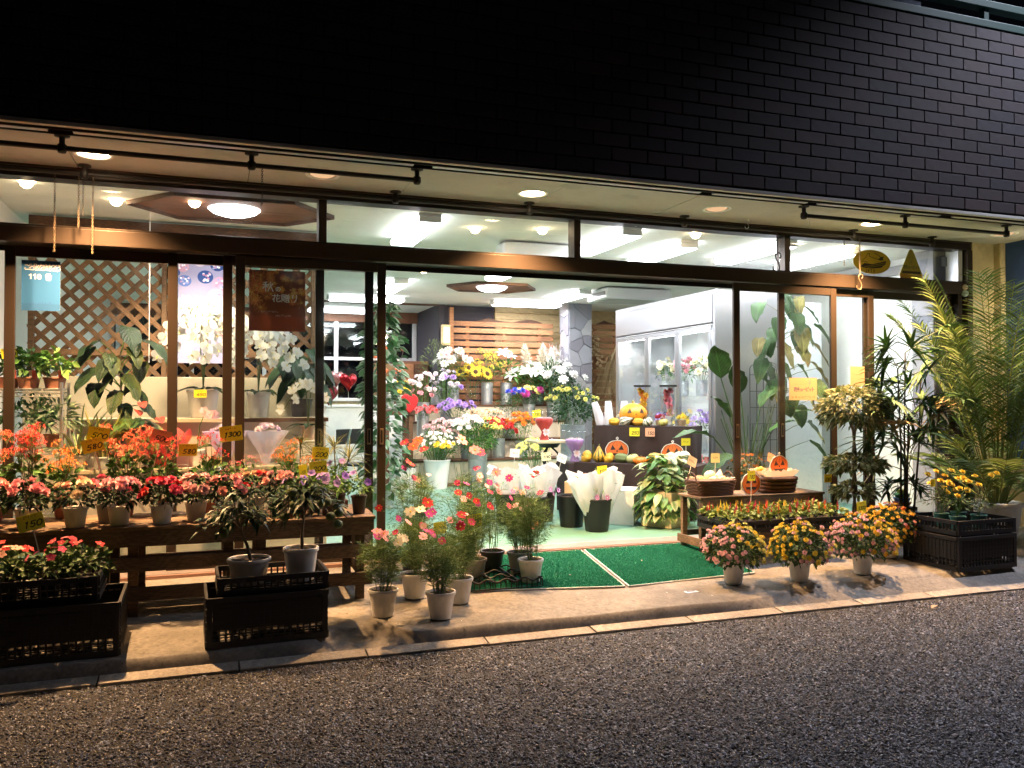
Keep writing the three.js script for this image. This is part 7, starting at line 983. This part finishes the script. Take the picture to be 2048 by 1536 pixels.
wrapBucket(3.03, -1.1, 'black bucket with the mixed bright bouquet, front left', [[0.02, 0.02, 1, 1.1, [['red', 0.04], ['magenta', 0.05], ['yellow', 0.036], ['pink', 0.05], ['red', 0.038], ['white', 0.036]], 'paper bouquet with red, yellow and magenta flowers']]);
wrapBucket(3.3, -1.5, 'black bucket at the back centre of the doorway group', [[-0.02, 0, 2, 0.5, [['lemon', 0.04], ['white', 0.04]], 'paper bouquet with a little yellow at the back']], 0.135);
wrapBucket(3.44, -1.06, 'black bucket without a tall bouquet, second from right', [], 0.145);
wrapBucket(3.56, -0.72, 'black bucket at the right front of the doorway group', [[-0.07, 0.0, 1, 0.3, [['white', 0.04], ['palepink', 0.034]], 'white paper bouquet with violet print, left in the front bucket'], [0.08, 0.0, 2, 2.6, [['white', 0.036]], 'white paper bouquet with violet print, right in the front bucket']]);
for (const [txt, at, col, lab, tilt] of [['', [3.02, 0.72, -1.6], '#fbf6e6', 'white card at the back left of the black buckets', -0.1], ['1180', [3.36, 0.68, -1.55], '#f6f2b8', 'pale yellow card reading 1180 over the back bucket', 0.05], ['', [3.52, 0.66, -1.5], '#fbf8ee', 'white card tilted right over the back bucket', -0.35], ['', [3.44, 0.5, -0.98], '#fdf6e0', 'white card on a long white stick in the second bucket', 0.0], ['850', [3.57, 0.6, -0.62], CARD, 'bright yellow card reading 850 over the front bucket', 0.05]]) priceTag(txt, at, 0.13, 0.09, col, lab, { turn: 0.3, tilt, stick: 0.28 });
lone('white_display_box', 'pale weathered display box right of the black buckets', 'box', rbox(0.36, 0.36, 0.36, 0.006), std({ color: 0xffffff, roughness: 0.75, map: matOf.pot.map }), [4.02, 0.18, -1.14], [0, -0.62, 0]);
lone('white_display_box', 'low pale box behind the front black bucket', 'box', rbox(0.3, 0.42, 0.3, 0.006), std({ color: 0xffffff, roughness: 0.75, map: matOf.cream.map }), [3.72, 0.21, -1.45], [0, -0.6, 0]);
// trailing pothos in a stone-look planter
potted('pothos_planter', 'trailing variegated pothos in a pale square planter', 4.36, 0, -0.78, null, (t) => {
  part('planter', rbox(0.36, 0.36, 0.36, 0.01), matOf.cream, t, [0, 0.18, 0], [0, 0.5, 0]); const b = new GB(); for (let k = 0; k < 260; k++) { const az = R() * 6.28, low = R() < 0.45, p = low ? V(Math.cos(az) * rr(0.18, 0.27), rr(0.12, 0.42), Math.sin(az) * rr(0.18, 0.27)) : V(Math.cos(az) * 0.24 * R(), rr(0.4, 0.72), Math.sin(az) * 0.24 * R()); b.leaf(p, V(Math.cos(az), rr(-0.8, 0.4) - (low ? 0.5 : 0), Math.sin(az)), rr(0.09, 0.14), rr(0.07, 0.1), { seg: 4, prof: 'heart', fold: 0.25, bend: 0.3, c: shade(R() < 0.35 ? C(0.3, 0.36, 0.12) : C(0.08, 0.2, 0.04), 0.25), c2: R() < 0.4 ? C(0.42, 0.46, 0.24) : null }); } part('foliage', b.build(), matOf.glossleaf, t); const st = new GB(); for (let k = 0; k < 12; k++) { const a = k * 0.52; st.tube([V(0, 0.36, 0), V(Math.cos(a) * 0.24, 0.42, Math.sin(a) * 0.24), V(Math.cos(a) * 0.28, 0.12, Math.sin(a) * 0.28)], 0.004, 0.003, GR.mid, 4); } part('vines', st.build(), matOf.plain, t);
});
// ---------- cloth covered tiered table ----------
{
  const t = thing('cloth_table', 'two-tier table draped in dark brown cloth with pumpkins', 'table', [3.91, 0, -1.87], -Math.atan2(0.728, 0.685));
  const drape = (x0, x1, z0, z1, y0, y1, sd) => { seed = sd; const b = new GB(), w = C(1, 1, 1), N = 46; const P2 = []; for (let k = 0; k <= N; k++) P2.push([x0 + (x1 - x0) * k / N, z1, 0, 1]); for (let k = 1; k <= 14; k++) P2.push([x1, z1 + (z0 - z1) * k / 14, 1, 0]); const Q = []; for (let k = 14; k >= 1; k--) Q.push([x0, z1 + (z0 - z1) * k / 14, -1, 0]); const path = [...Q, ...P2]; let last = null; path.forEach(([x, z, nx, nz], i) => { const row = []; for (let j = 0; j <= 6; j++) { const f = j / 6, fold = 0.022 * f * (Math.sin(i * 0.42 + sd) + 0.6 * Math.sin(i * 0.93 + 1.3 * sd)) + 0.01 * f; row.push(b.v(x + nx * fold, y1 - (y1 - y0) * f, z + nz * fold, w, i * 0.03, f * 0.4)); } if (last) for (let j = 0; j < 6; j++) b.quad(last[j], last[j + 1], row[j + 1], row[j]); last = row; }); const c = [b.v(x0, y1, z0, w, 0, 0), b.v(x1, y1, z0, w, 1, 0), b.v(x1, y1, z1, w, 1, 0.4), b.v(x0, y1, z1, w, 0, 0.4)]; b.quad(c[0], c[3], c[2], c[1]); return b.build(); };
  part('lower_cloth', drape(-0.08, 1.32, -0.5, 0, 0.02, 0.58, 3), matOf.cloth, t); part('upper_cloth', drape(0.06, 1.2, -0.72, -0.26, 0.582, 0.99, 5), matOf.cloth, t); part('board', box(1.3, 0.02, 0.46), matOf.brownwood, t, [0.62, 0.56, -0.24]); part('board', box(1.06, 0.02, 0.4), matOf.brownwood, t, [0.63, 0.972, -0.49]); for (const [x, z] of [[0, -0.05], [1.24, -0.05], [0, -0.45], [1.24, -0.45]]) part('leg', box(0.04, 0.55, 0.04), matOf.brownwood, t, [x, 0.275, z]);
  seed = 777;
  const fx = (x, y, z) => { const a = Math.atan2(0.728, 0.685), c = Math.cos(a), s = Math.sin(a); return [3.91 + x * c - z * s, y, -1.87 + x * s + z * c]; };
  const A = -Math.atan2(0.728, 0.685);
  // lower tier gourds
  const low = [['round', YG, 0.075, 0.02, 'yellow gourd at the left end of the lower tier', [0, 0, 1.2]], ['pear', GG, 0.085, 0.17, 'upright striped dark green gourd on the lower tier', [0, 0, 0], YG, 9], ['round', YG, 0.065, 0.29, 'small yellow gourd beside the striped one', [0, 0, 1]], ['oval', [0.16, 0.2, 0.07], 0.075, 0.44, 'green oval gourd on the lower tier', [0, A, 1.5]], ['round', [0.5, 0.5, 0.2], 0.07, 0.57, 'pale green round gourd on the lower tier', [0, 0, 0.3]], ['flat', OG, 0.08, 0.68, 'small flat orange pumpkin on the lower tier', [0, 0, 0], null, 10], ['pear', GG, 0.09, 0.83, 'long striped dark gourd lying by the orange pumpkin', [0, A, -1.2], YG, 9], ['round', CG, 0.08, 1.0, 'cream gourd behind the pothos leaves', [0, 0, 1.2]], ['round', [0.6, 0.62, 0.42], 0.105, 1.12, 'large pale green melon at the right of the lower tier', [0, 0, 0.2]]];
  for (const [kd, c, s, x, lab, rot, c2, ribs] of low) gourd(fx(x, 0.582 + s * (kd === 'pear' && !rot[2] ? 0.9 : kd === 'flat' ? 0.5 : 0.68), kd === 'flat' ? -0.07 : -0.13), lab, [kd, c, c2 || undefined, ribs || 7], s, rot);
  const up = [['oval', YG, 0.06, 0.28, 'yellow gourd before the big jack-o-lantern', [0, A, 1.5]], ['pear', GG, 0.075, 0.42, 'green and white striped gourd leaning on the jack-o-lantern', [0, A, -1.2], WG, 9], ['oval', [0.76, 0.36, 0.03], 0.06, 0.57, 'orange-yellow gourd right of the leaning striped one', [0, A, 1.57]], ['round', GG, 0.062, 0.68, 'round striped gourd right of the jack-o-lantern', [0, 0, 0.6], WG, 9], ['round', [0.45, 0.4, 0.1], 0.055, 0.86, 'olive yellow gourd between the clear boxes', [0, 0, 0.3]]];
  for (const [kd, c, s, x, lab, rot, c2, ribs] of up) gourd(fx(x, 0.993 + s * 0.68, -0.33), lab, [kd, c, c2 || undefined, ribs || 7], s, rot);
  { // carved pumpkin
    const j = thing('jack_o_lantern', 'large round orange jack-o-lantern with a carved grin', 'decoration', fx(0.46, 0.995, -0.47), A * 0.35); j.scale.setScalar(0.155); const q = new THREE.SphereGeometry(1, 56, 36), p = q.attributes.position; for (let i = 0; i < p.count; i++) { const a = Math.atan2(p.getZ(i), p.getX(i)), f = 1 + 0.1 * Math.sqrt(Math.abs(Math.cos(a * 5))) - 0.08; p.setXYZ(i, p.getX(i) * f * 1.02, p.getY(i) * 0.82 + 0.8, p.getZ(i) * f); } q.computeVertexNormals(); part('body', q, std({ color: C(0.78, 0.32, 0.02), roughness: 0.4 }), j); part('stem', cyl(0.09, 0.14, 0.28, 8), std({ color: C(0.4, 0.36, 0.12), roughness: 0.8 }), j, [0, 1.68, 0], [0.1, 0, 0.2]);
    const dk = std({ color: C(0.06, 0.025, 0.012), roughness: 0.7 }), feat = (nm, poly) => { const sh = new THREE.Shape(poly.map(([a, b]) => new THREE.Vector2(a, b))), g = new THREE.ExtrudeGeometry(sh, { depth: 0.02, bevelEnabled: false }); const pp = g.attributes.position; for (let i = 0; i < pp.count; i++) { const x = pp.getX(i), y = pp.getY(i), r = Math.sqrt(Math.max(0.02, 1.07 - x * x - (y / 0.82) * (y / 0.82))); pp.setXYZ(i, x, y + 0.8, r + pp.getZ(i)); } g.computeVertexNormals(); part(nm, g, dk, j); };
    feat('eye', [[-0.62, 0.1], [-0.3, 0.12], [-0.4, 0.44]]); feat('eye', [[0.28, 0.12], [0.66, 0.1], [0.44, 0.46]]); feat('nose', [[-0.06, -0.02], [0.08, -0.02], [0.0, 0.08]]); feat('mouth', [[-0.78, -0.12], [-0.6, -0.24], [-0.55, -0.38], [-0.2, -0.42], [-0.18, -0.34], [0.16, -0.34], [0.18, -0.44], [0.52, -0.4], [0.6, -0.24], [0.8, -0.12], [0.66, -0.42], [0.3, -0.58], [-0.3, -0.58], [-0.66, -0.42]]);
  }
  // clear boxes, jars, white cone sleeves, pinned cards and cutouts
  function jar(x, z, lab, cols) { const [px, py, pz] = fx(x, 0.993, z), t2 = thing('lidded_jar', lab, 'jar', [px, py, pz]); part('glass', lathe([[0.001, 0.004], [0.085, 0], [0.09, 0.01], [0.09, 0.44], [0.086, 0.44], [0.086, 0.012], [0.001, 0.012]], 28), matOf.clear, t2); part('lid', cyl(0.1, 0.1, 0.022, 28), matOf.blackmetal, t2, [0, 0.452, 0]); for (let k = 0; k < 16; k++) bloom(t2, flower('ruffle', cols[k % cols.length], cols[(k + 1) % cols.length]), V(rr(-0.04, 0.04), 0.13 + k * 0.018, rr(-0.02, 0.045)), V(rr(-0.6, 0.6), 0.4, 1), 0.04); part('foot', cyl(0.04, 0.03, 0.09, 16), matOf.white, t2, [0, 0.058, 0]); }
  jar(0.52, -0.62, 'tall lidded glass jar of yellow and orange preserved flowers', ['yellow', 'gold', 'orange']); jar(0.83, -0.62, 'tall lidded glass jar of red and pink preserved flowers', ['red', 'pink', 'palepink']);
  function clearBox(x, z, w, h, d, lab, cols) { const [px, py, pz] = fx(x, 0.993, z), t2 = thing('clear_gift_box', lab, 'gift box', [px, py, pz], A); part('cover', box(w, h, d), matOf.clear, t2, [0, h / 2 + 0.004, 0]); part('basket', cyl(0.05, 0.042, 0.06, 16), cached('gbm', () => std({ color: C(0.4, 0.28, 0.15), roughness: 0.8 })), t2, [0, 0.036, 0]); for (let k = 0; k < 9; k++) { const dd = polar(k * 2.4, rr(0.2, 1.3)); bloom(t2, flower('ruffle', cols[k % cols.length], cols[0]), V(dd.x * 0.05, 0.085 + dd.y * 0.035, dd.z * 0.05), dd, 0.026); } }
  clearBox(0.8, -0.4, 0.2, 0.19, 0.16, 'clear gift box with dark red flowers', ['crimson', 'red', 'white']); clearBox(1.05, -0.4, 0.21, 0.21, 0.18, 'clear gift box with yellow flowers at the table end', ['yellow', 'cream', 'gold']); clearBox(0.28, -0.58, 0.24, 0.2, 0.16, 'clear gift box behind the white paper cones', ['cream', 'white']);
  for (const [x, z, tl, lab] of [[0.1, -0.4, 0.35, 'white paper cone leaning at the left table end'], [0.2, -0.38, 0.05, 'tall white paper cone second from the left table end'], [0.36, -0.44, 0.0, 'tall white paper cone nearest the jack-o-lantern']]) { const [px, py, pz] = fx(x, 0.995, z), t2 = thing('paper_cone', lab, 'paper cone', [px, py, pz], 0, 'white paper cones'); t2.rotation.z = tl; part('sleeve', lathe([[0.056, 0], [0.06, 0.02], [0.036, 0.27], [0.034, 0.275], [0.034, 0.27]], 20), matOf.paper, t2); }
  const put = (x, y, z) => fx(x, y, z);
  const c1 = put(0.36, 0.7, -0.2), c2p = put(1.0, 0.66, -0.2); cutout([c1[0], 0.715, c1[2]], A * 0.5, 0.235, 'flat jack-o-lantern leaning on the brown cloth above the gourds'); cutout([c2p[0], 0.7, c2p[2]], A * 0.5, 0.22, 'flat jack-o-lantern half hidden by the pothos');
  const tA = put(0.56, 0.925, -0.222), tB = put(0.74, 0.925, -0.222); priceTag('250', tA, 0.12, 0.095, CARD, 'yellow card reading 250 pinned to the brown cloth', { turn: A, stick: 0 }); priceTag('150', tB, 0.11, 0.095, '#f0b08a', 'pale orange card reading 150 pinned to the brown cloth', { turn: A, stick: 0 }); const tC = put(1.16, 0.83, -0.16); priceTag('', tC, 0.12, 0.08, CARD, 'yellow card above the half hidden jack-o-lantern', { turn: 0.1, stick: 0.25 });
}
// pedestal with boxed arrangements
{
  const t = thing('iron_pedestal', 'small iron pedestal table with a marble top', 'table', [3.72, 0, -2.35]); part('top', rbox(0.44, 0.03, 0.34, 0.006), matOf.cream, t, [0, 0.795, 0]); for (let k = 0; k < 3; k++) { const a = k * 2.1 + 0.5; part('leg', new THREE.TubeGeometry(new THREE.CatmullRomCurve3([V(0, 0.76, 0), V(Math.cos(a) * 0.12, 0.62, Math.sin(a) * 0.12), V(Math.cos(a) * 0.03, 0.4, Math.sin(a) * 0.03), V(Math.cos(a) * 0.14, 0.12, Math.sin(a) * 0.14), V(Math.cos(a) * 0.2, 0.01, Math.sin(a) * 0.2)]), 24, 0.012, 7), matOf.blackmetal, t); } part('collar', cyl(0.14, 0.1, 0.05, 20), matOf.blackmetal, t, [0, 0.752, 0]);
  const b = (at, lab, col, w, h) => { const q = thing('boxed_bouquet', lab, 'boxed bouquet', at, 0.1, 'bouquets in clear boxes'); part('cover', rbox(w, h, w * 0.75, 0.012), matOf.clear, q, [0, h / 2 + 0.003, 0]); const g = lathe([[0.055, 0.006], [0.03, 0.09], [0.035, 0.11], [0.095, 0.2], [0.105, 0.24], [0.09, 0.26], [0.05, 0.25]], 24), p = g.attributes.position; for (let i = 0; i < p.count; i++) { const a = Math.atan2(p.getZ(i), p.getX(i)), f = 1 + 0.07 * Math.sin(a * 9); p.setX(i, p.getX(i) * f); p.setZ(i, p.getZ(i) * f); } g.computeVertexNormals(); part('wrap', g, phy({ color: C(...col), roughness: 0.8, transmission: 0.3, thickness: 0 }), q); for (let k = 0; k < 9; k++) bloom(q, flower('ruffle', k % 3 ? 'palepink' : 'cream', 'blush'), V(Math.cos(k * 2.4) * 0.06, 0.255, Math.sin(k * 2.4) * 0.06), V(Math.cos(k) * 0.3, 1, 0.4), 0.026); part('bow', flower('cosmos', 'palepink', 'white', 1), matOf.petal, q, [0, 0.1, 0.05], [1.4, 0, 0]).scale.setScalar(0.05); };
  b([3.66, 0.811, -2.35], 'red wrapped bouquet in a clear box on the pedestal', [0.68, 0.08, 0.06], 0.26, 0.33); const s = thing('display_box', 'brown cloth covered box under the violet bouquet', 'box', [3.95, 0, -2.1]); part('body', rbox(0.34, 0.57, 0.34, 0.01), matOf.cloth, s, [0, 0.286, 0]); b([3.93, 0.574, -2.08], 'violet wrapped bouquet in a clear box beside the table', [0.5, 0.3, 0.58], 0.25, 0.35);
}
// ---------- flower cooler ----------
{
  const t = thing('flower_cooler', 'stainless glass-door flower cooler along the right wall', 'cooler', [5.3, 0, -1.29]), D = 2.46, W = 0.95, Hh = 2.53, M = std({ color: C(0.46, 0.47, 0.49), metalness: 0.85, roughness: 0.33 });
  sb('side_panel', [0, 0, -0.05], [W, Hh, 0], M, t, 0.006); sb('side_panel', [0, 0, -D], [W, Hh, -D + 0.05], M, t, 0.006); sb('top', [0, Hh - 0.05, -D + 0.051], [W, Hh, -0.051], M, t); sb('fascia', [-0.012, 2.16, -D + 0.051], [0.03, Hh - 0.051, -0.051], M, t, 0.006); sb('fascia_edge', [-0.016, 2.145, -D + 0.051], [0.03, 2.158, -0.051], matOf.bronzedark, t); sb('base', [0, 0, -D + 0.051], [W, 0.22, -0.051], M, t); sb('back', [W - 0.04, 0.22, -D + 0.051], [W, Hh - 0.051, -0.051], matOf.white, t);
  const zs = [-0.06, -0.8, -1.55, -D + 0.06]; for (let k = 0; k < 3; k++) { const d = part('door', box(0.03, 0.06, zs[k] - zs[k + 1] - 0.004), M, t, [0.0, 0.26, (zs[k] + zs[k + 1]) / 2]); const L = zs[k] - zs[k + 1]; part('frame', box(0.03, 0.05, L - 0.004), M, d, [0, 1.84, 0]); part('frame', box(0.03, 1.79, 0.05), M, d, [0, 0.925, L / 2 - 0.03]); part('frame', box(0.03, 1.79, 0.05), M, d, [0, 0.925, -L / 2 + 0.03]); part('pane', box(0.008, 1.78, L - 0.12), matOf.glass, d, [0, 0.925, 0]); }
  for (const y of [0.62, 1.32, 1.7]) sb('shelf', [0.3, y, -D + 0.06], [W - 0.05, y + 0.012, -0.06], matOf.clear, t); sb('floor_rack', [0.06, 0.24, -D + 0.06], [W - 0.05, 0.26, -0.06], matOf.steel, t);
  part('tube', cyl(0.016, 0.016, D - 0.2, 10), matOf.tube, t, [0.12, 2.1, -D / 2], [Math.PI / 2, 0, 0]); const a = new THREE.RectAreaLight(C(0.93, 0.98, 1), 50, D - 0.2, 0.1); a.name = 'cooler_area'; a.position.set(5.42, 2.08, -1.29 - D / 2); a.rotation.set(-Math.PI / 2, 0, Math.PI / 2); scene.add(a);
  const stock = [['white', 'ruffle'], ['palepink', 'ruffle'], ['pink', 'ruffle'], ['yellow', 'pompon'], ['red', 'ruffle'], ['blush', 'lily'], ['cream', 'pompon'], ['lilac', 'ruffle']], named = { white: 'white', palepink: 'pale pink', pink: 'pink', yellow: 'yellow', red: 'red', blush: 'blush', cream: 'cream', lilac: 'lilac' };
  const z0 = -1.29; let k = 0; for (const [y, sp, lev] of [[0.27, 0.2, 'bottom'], [0.633, 0.17, 'lower'], [1.333, 0.16, 'upper']]) for (let j = 0; j < 5; j++) { const [c, ty] = stock[(k * 3 + j) % 8]; k++; bouquet(5.3 + (y < 0.5 ? 0.42 : 0.6), y, z0 - 0.32 - j * 0.45, named[c] + ' flowers ' + ['nearest the shop window', 'second from the window', 'in the middle', 'fourth from the window', 'at the far end'][j] + ' on the ' + lev + ' cooler shelf', { r: 0.075, h: y < 0.5 ? 0.16 : 0.2, sp, top: y < 0.5 ? 0.16 : 0.3, fol: 60, group: 'flowers inside the cooler', heads: [[ty, c, c, 12, ty === 'lily' ? 0.09 : 0.052, 0.5, 1.1]] }); }
  const g = thing('wire_grid', 'dark wire grid panel standing beside the cooler', 'grid', [5.55, 0, -1.0], 0.15); for (let k2 = 0; k2 < 5; k2++) part('wire', cyl(0.004, 0.004, 1.55, 6), matOf.blackmetal, g, [k2 * 0.1, 0.85, 0]); for (let k2 = 0; k2 < 8; k2++) part('wire', cyl(0.0035, 0.0035, 0.4, 6), matOf.blackmetal, g, [0.2, 0.3 + k2 * 0.18, 0.006], [0, 0, Math.PI / 2]); part('arch', new THREE.TorusGeometry(0.05, 0.004, 6, 12, Math.PI), matOf.blackmetal, g, [0.05, 1.62, 0]);
}
// ---------- big leaved plants inside the right doors ----------
potted('bird_of_paradise', 'bird-of-paradise plant with paddle leaves inside the right door', 5.2, 0, -0.55, [0.19, 0.15, 0.3, matOf.pot], (t, h) => {
  const st = new GB(), L = [[-0.36, 1.5, 0.06, -0.25, 1, 0.5, 0.27], [-0.5, 0.92, 0.12, -1, 0.3, 0.52, 0.2], [-0.3, 0.74, 0.18, -0.8, -0.2, 0.46, 0.2], [0.15, 1.2, 0.0, 0.6, 1, 0.5, 0.22], [-0.1, 1.35, 0.02, -0.3, 0.9, 0.44, 0.2], [0.35, 1.1, 0.05, 1, 0.5, 0.45, 0.2], [0.1, 0.95, 0.2, 0.5, 0.4, 0.4, 0.18], [-0.15, 1.1, -0.1, -0.6, 0.8, 0.45, 0.2]];
  for (const [x, y, z, dx, dy, l, w] of L) { st.tube([V(x * 0.1, h * 0.9, z * 0.1), V(x * 0.35, h + (y - h) * 0.5, z * 0.4), V(x, y, z)], 0.011, 0.007, C(0.05, 0.11, 0.04), 5); bigLeaf(t, [x, y, z], V(dx, dy, 0.12), l, w, shade(C(0.06, 0.17, 0.035), 0.2), null, { prof: 'oval', bend: 0.3, seg: 10, fold: 0.25, wavy: 0.08 }); }
  for (let k = 0; k < 14; k++) { const a = k * 2.4; st.tube([V(Math.cos(a) * 0.05, h * 0.9, Math.sin(a) * 0.05), V(Math.cos(a) * 0.16, h + 0.45, Math.sin(a) * 0.12), V(Math.cos(a) * 0.3, h + rr(0.7, 0.95), Math.sin(a) * 0.2)], 0.007, 0.005, C(0.045, 0.09, 0.04), 5); } part('stems', st.build(), matOf.plain, t);
});
potted('umbrella_fig', 'tall fig with broad heart leaves, some yellowing, inside the right door', 5.75, 0, -0.72, [0.17, 0.14, 0.28, matOf.pot], (t, h) => {
  const st = new GB(), y0 = C(0.42, 0.36, 0.12), g0 = C(0.08, 0.19, 0.045); st.tube([V(0, h * 0.9, 0), V(-0.03, 1.1, 0.03), V(0.03, 1.7, 0), V(-0.05, 2.35, 0.04)], 0.017, 0.008, C(0.22, 0.18, 0.12), 7);
  const L = [[-0.05, 2.42, 0.1, 0.2, g0], [-0.28, 2.33, 0.05, -1, g0], [0.2, 2.3, 0.1, 1, g0], [0.36, 2.1, 0.08, 1, g0], [-0.12, 2.16, 0.12, -0.5, g0], [0.14, 2.14, 0.1, 0.4, g0], [-0.38, 1.93, 0.14, -0.7, y0], [-0.16, 1.9, 0.18, 0.3, y0], [0.1, 1.86, 0.16, 0.2, y0], [0.3, 1.9, 0.12, 0.7, y0], [-0.32, 1.72, 0.12, -0.9, g0], [0.05, 1.66, 0.2, 0.6, g0], [0.32, 1.62, 0.16, 0.8, y0], [-0.2, 1.5, 0.12, -0.6, g0], [0.12, 1.45, 0.16, 0.5, g0], [0.34, 1.3, 0.1, 1, g0], [-0.1, 1.32, 0.2, -0.2, g0], [0.22, 1.05, 0.14, 0.9, g0], [0.28, 0.85, 0.1, 1, g0]]; for (let k = 0; k < 22; k++) L.push([rr(-0.36, 0.36), rr(1.2, 2.4), rr(-0.1, 0.22), rr(-1, 1), R() < 0.3 ? y0 : g0]);
  for (const [x, y, z, d, c] of L) { stemTo(st, V(0, y - 0.12, 0.01), V(x, y, z), 0.0045, C(0.2, 0.2, 0.1), 0.02); bigLeaf(t, [x, y, z], V(d, -0.1, 0.5), rr(0.17, 0.25), rr(0.14, 0.2), shade(c, 0.2), null, { bend: 0.5, seg: 8, wavy: 0.12, m: matOf.figleaf }); } part('trunk', st.build(), matOf.plain, t);
});
potted('orange_shrub', 'rusty orange flowering shrub in a pale pot inside the right door', 5.0, 0, -0.28, [0.16, 0.13, 0.46, matOf.cream], (t, h) => { part('foliage', bush(0, h + 0.1, 0, 0.22, 0.17, 0.16, 420, 0.04, 0.018, C(0.12, 0.12, 0.04)).build(), matOf.leaf, t); for (let k = 0; k < 40; k++) { const d = polar(k * 2.4, rr(-0.2, 1.4)); bloom(t, flower('pompon', 'orange', 'gold', k % 2), V(d.x * 0.22, h + 0.12 + d.y * 0.17, d.z * 0.16), d, 0.016); } });
{ const t = thing('white_cabinet', 'pale panel beside the cooler behind the yellowing fig', 'cabinet'); sb('body', [6.3, 0, -1.9], [6.9, 2.45, -1.45], std({ color: C(0.62, 0.66, 0.7), roughness: 0.5 }), t, 0.01); sb('door_gap', [6.295, 0.1, -1.68], [6.301, 2.4, -1.672], matOf.black, t); }
{ const t = thing('plastic_basket', 'small stack of coloured plastic bowls behind the fan palm pot', 'bowls', [6.35, gy(0.3), 0.33]); for (const [y, c, r] of [[0.27, [0.35, 0.05, 0.05], 0.09], [0.31, [0.05, 0.15, 0.4], 0.085], [0.35, [0.12, 0.35, 0.16], 0.08], [0.39, [0.5, 0.45, 0.1], 0.06]]) part('bowl', lathe([[0.001, 0], [r * 0.7, 0], [r, 0.04], [r * 0.96, 0.04], [0.001, 0.008]], 24), std({ color: C(...c), roughness: 0.5 }), t, [0, y, 0]); part('stool', rbox(0.2, 0.27, 0.2, 0.01), matOf.darkpot, t, [0, 0.134, 0]); }
{ // fallen petals and leaf bits scattered before the door
  const b = new GB(), cs = ['palepink', 'white', 'yellow', 'red', 'peach'].map(K); for (let k = 0; k < 90; k++) { const x = rr(-0.5, 6.2), z = rr(0.3, 1.8), y = apronY(z) + (z < 1.3 && x > 1.6 && x < 4.1 ? 0.024 : 0.006), a = R() * 6.28; b.leaf(V(x, y, z), V(Math.cos(a), 0.1, Math.sin(a)), rr(0.008, 0.02), rr(0.006, 0.012), { seg: 2, bend: 0.1, fold: 0.5, c: R() < 0.45 ? C(0.14, 0.1, 0.04) : shade(cs[ri(5)], 0.2) }); }
  const o = part('fallen_petals', b.build(), matOf.plain, scene); o.userData = { kind: 'stuff', label: 'fallen petals and leaf bits on the concrete and doormats', category: 'petals' };
}
buildTags();
renderer.render(scene, camera);
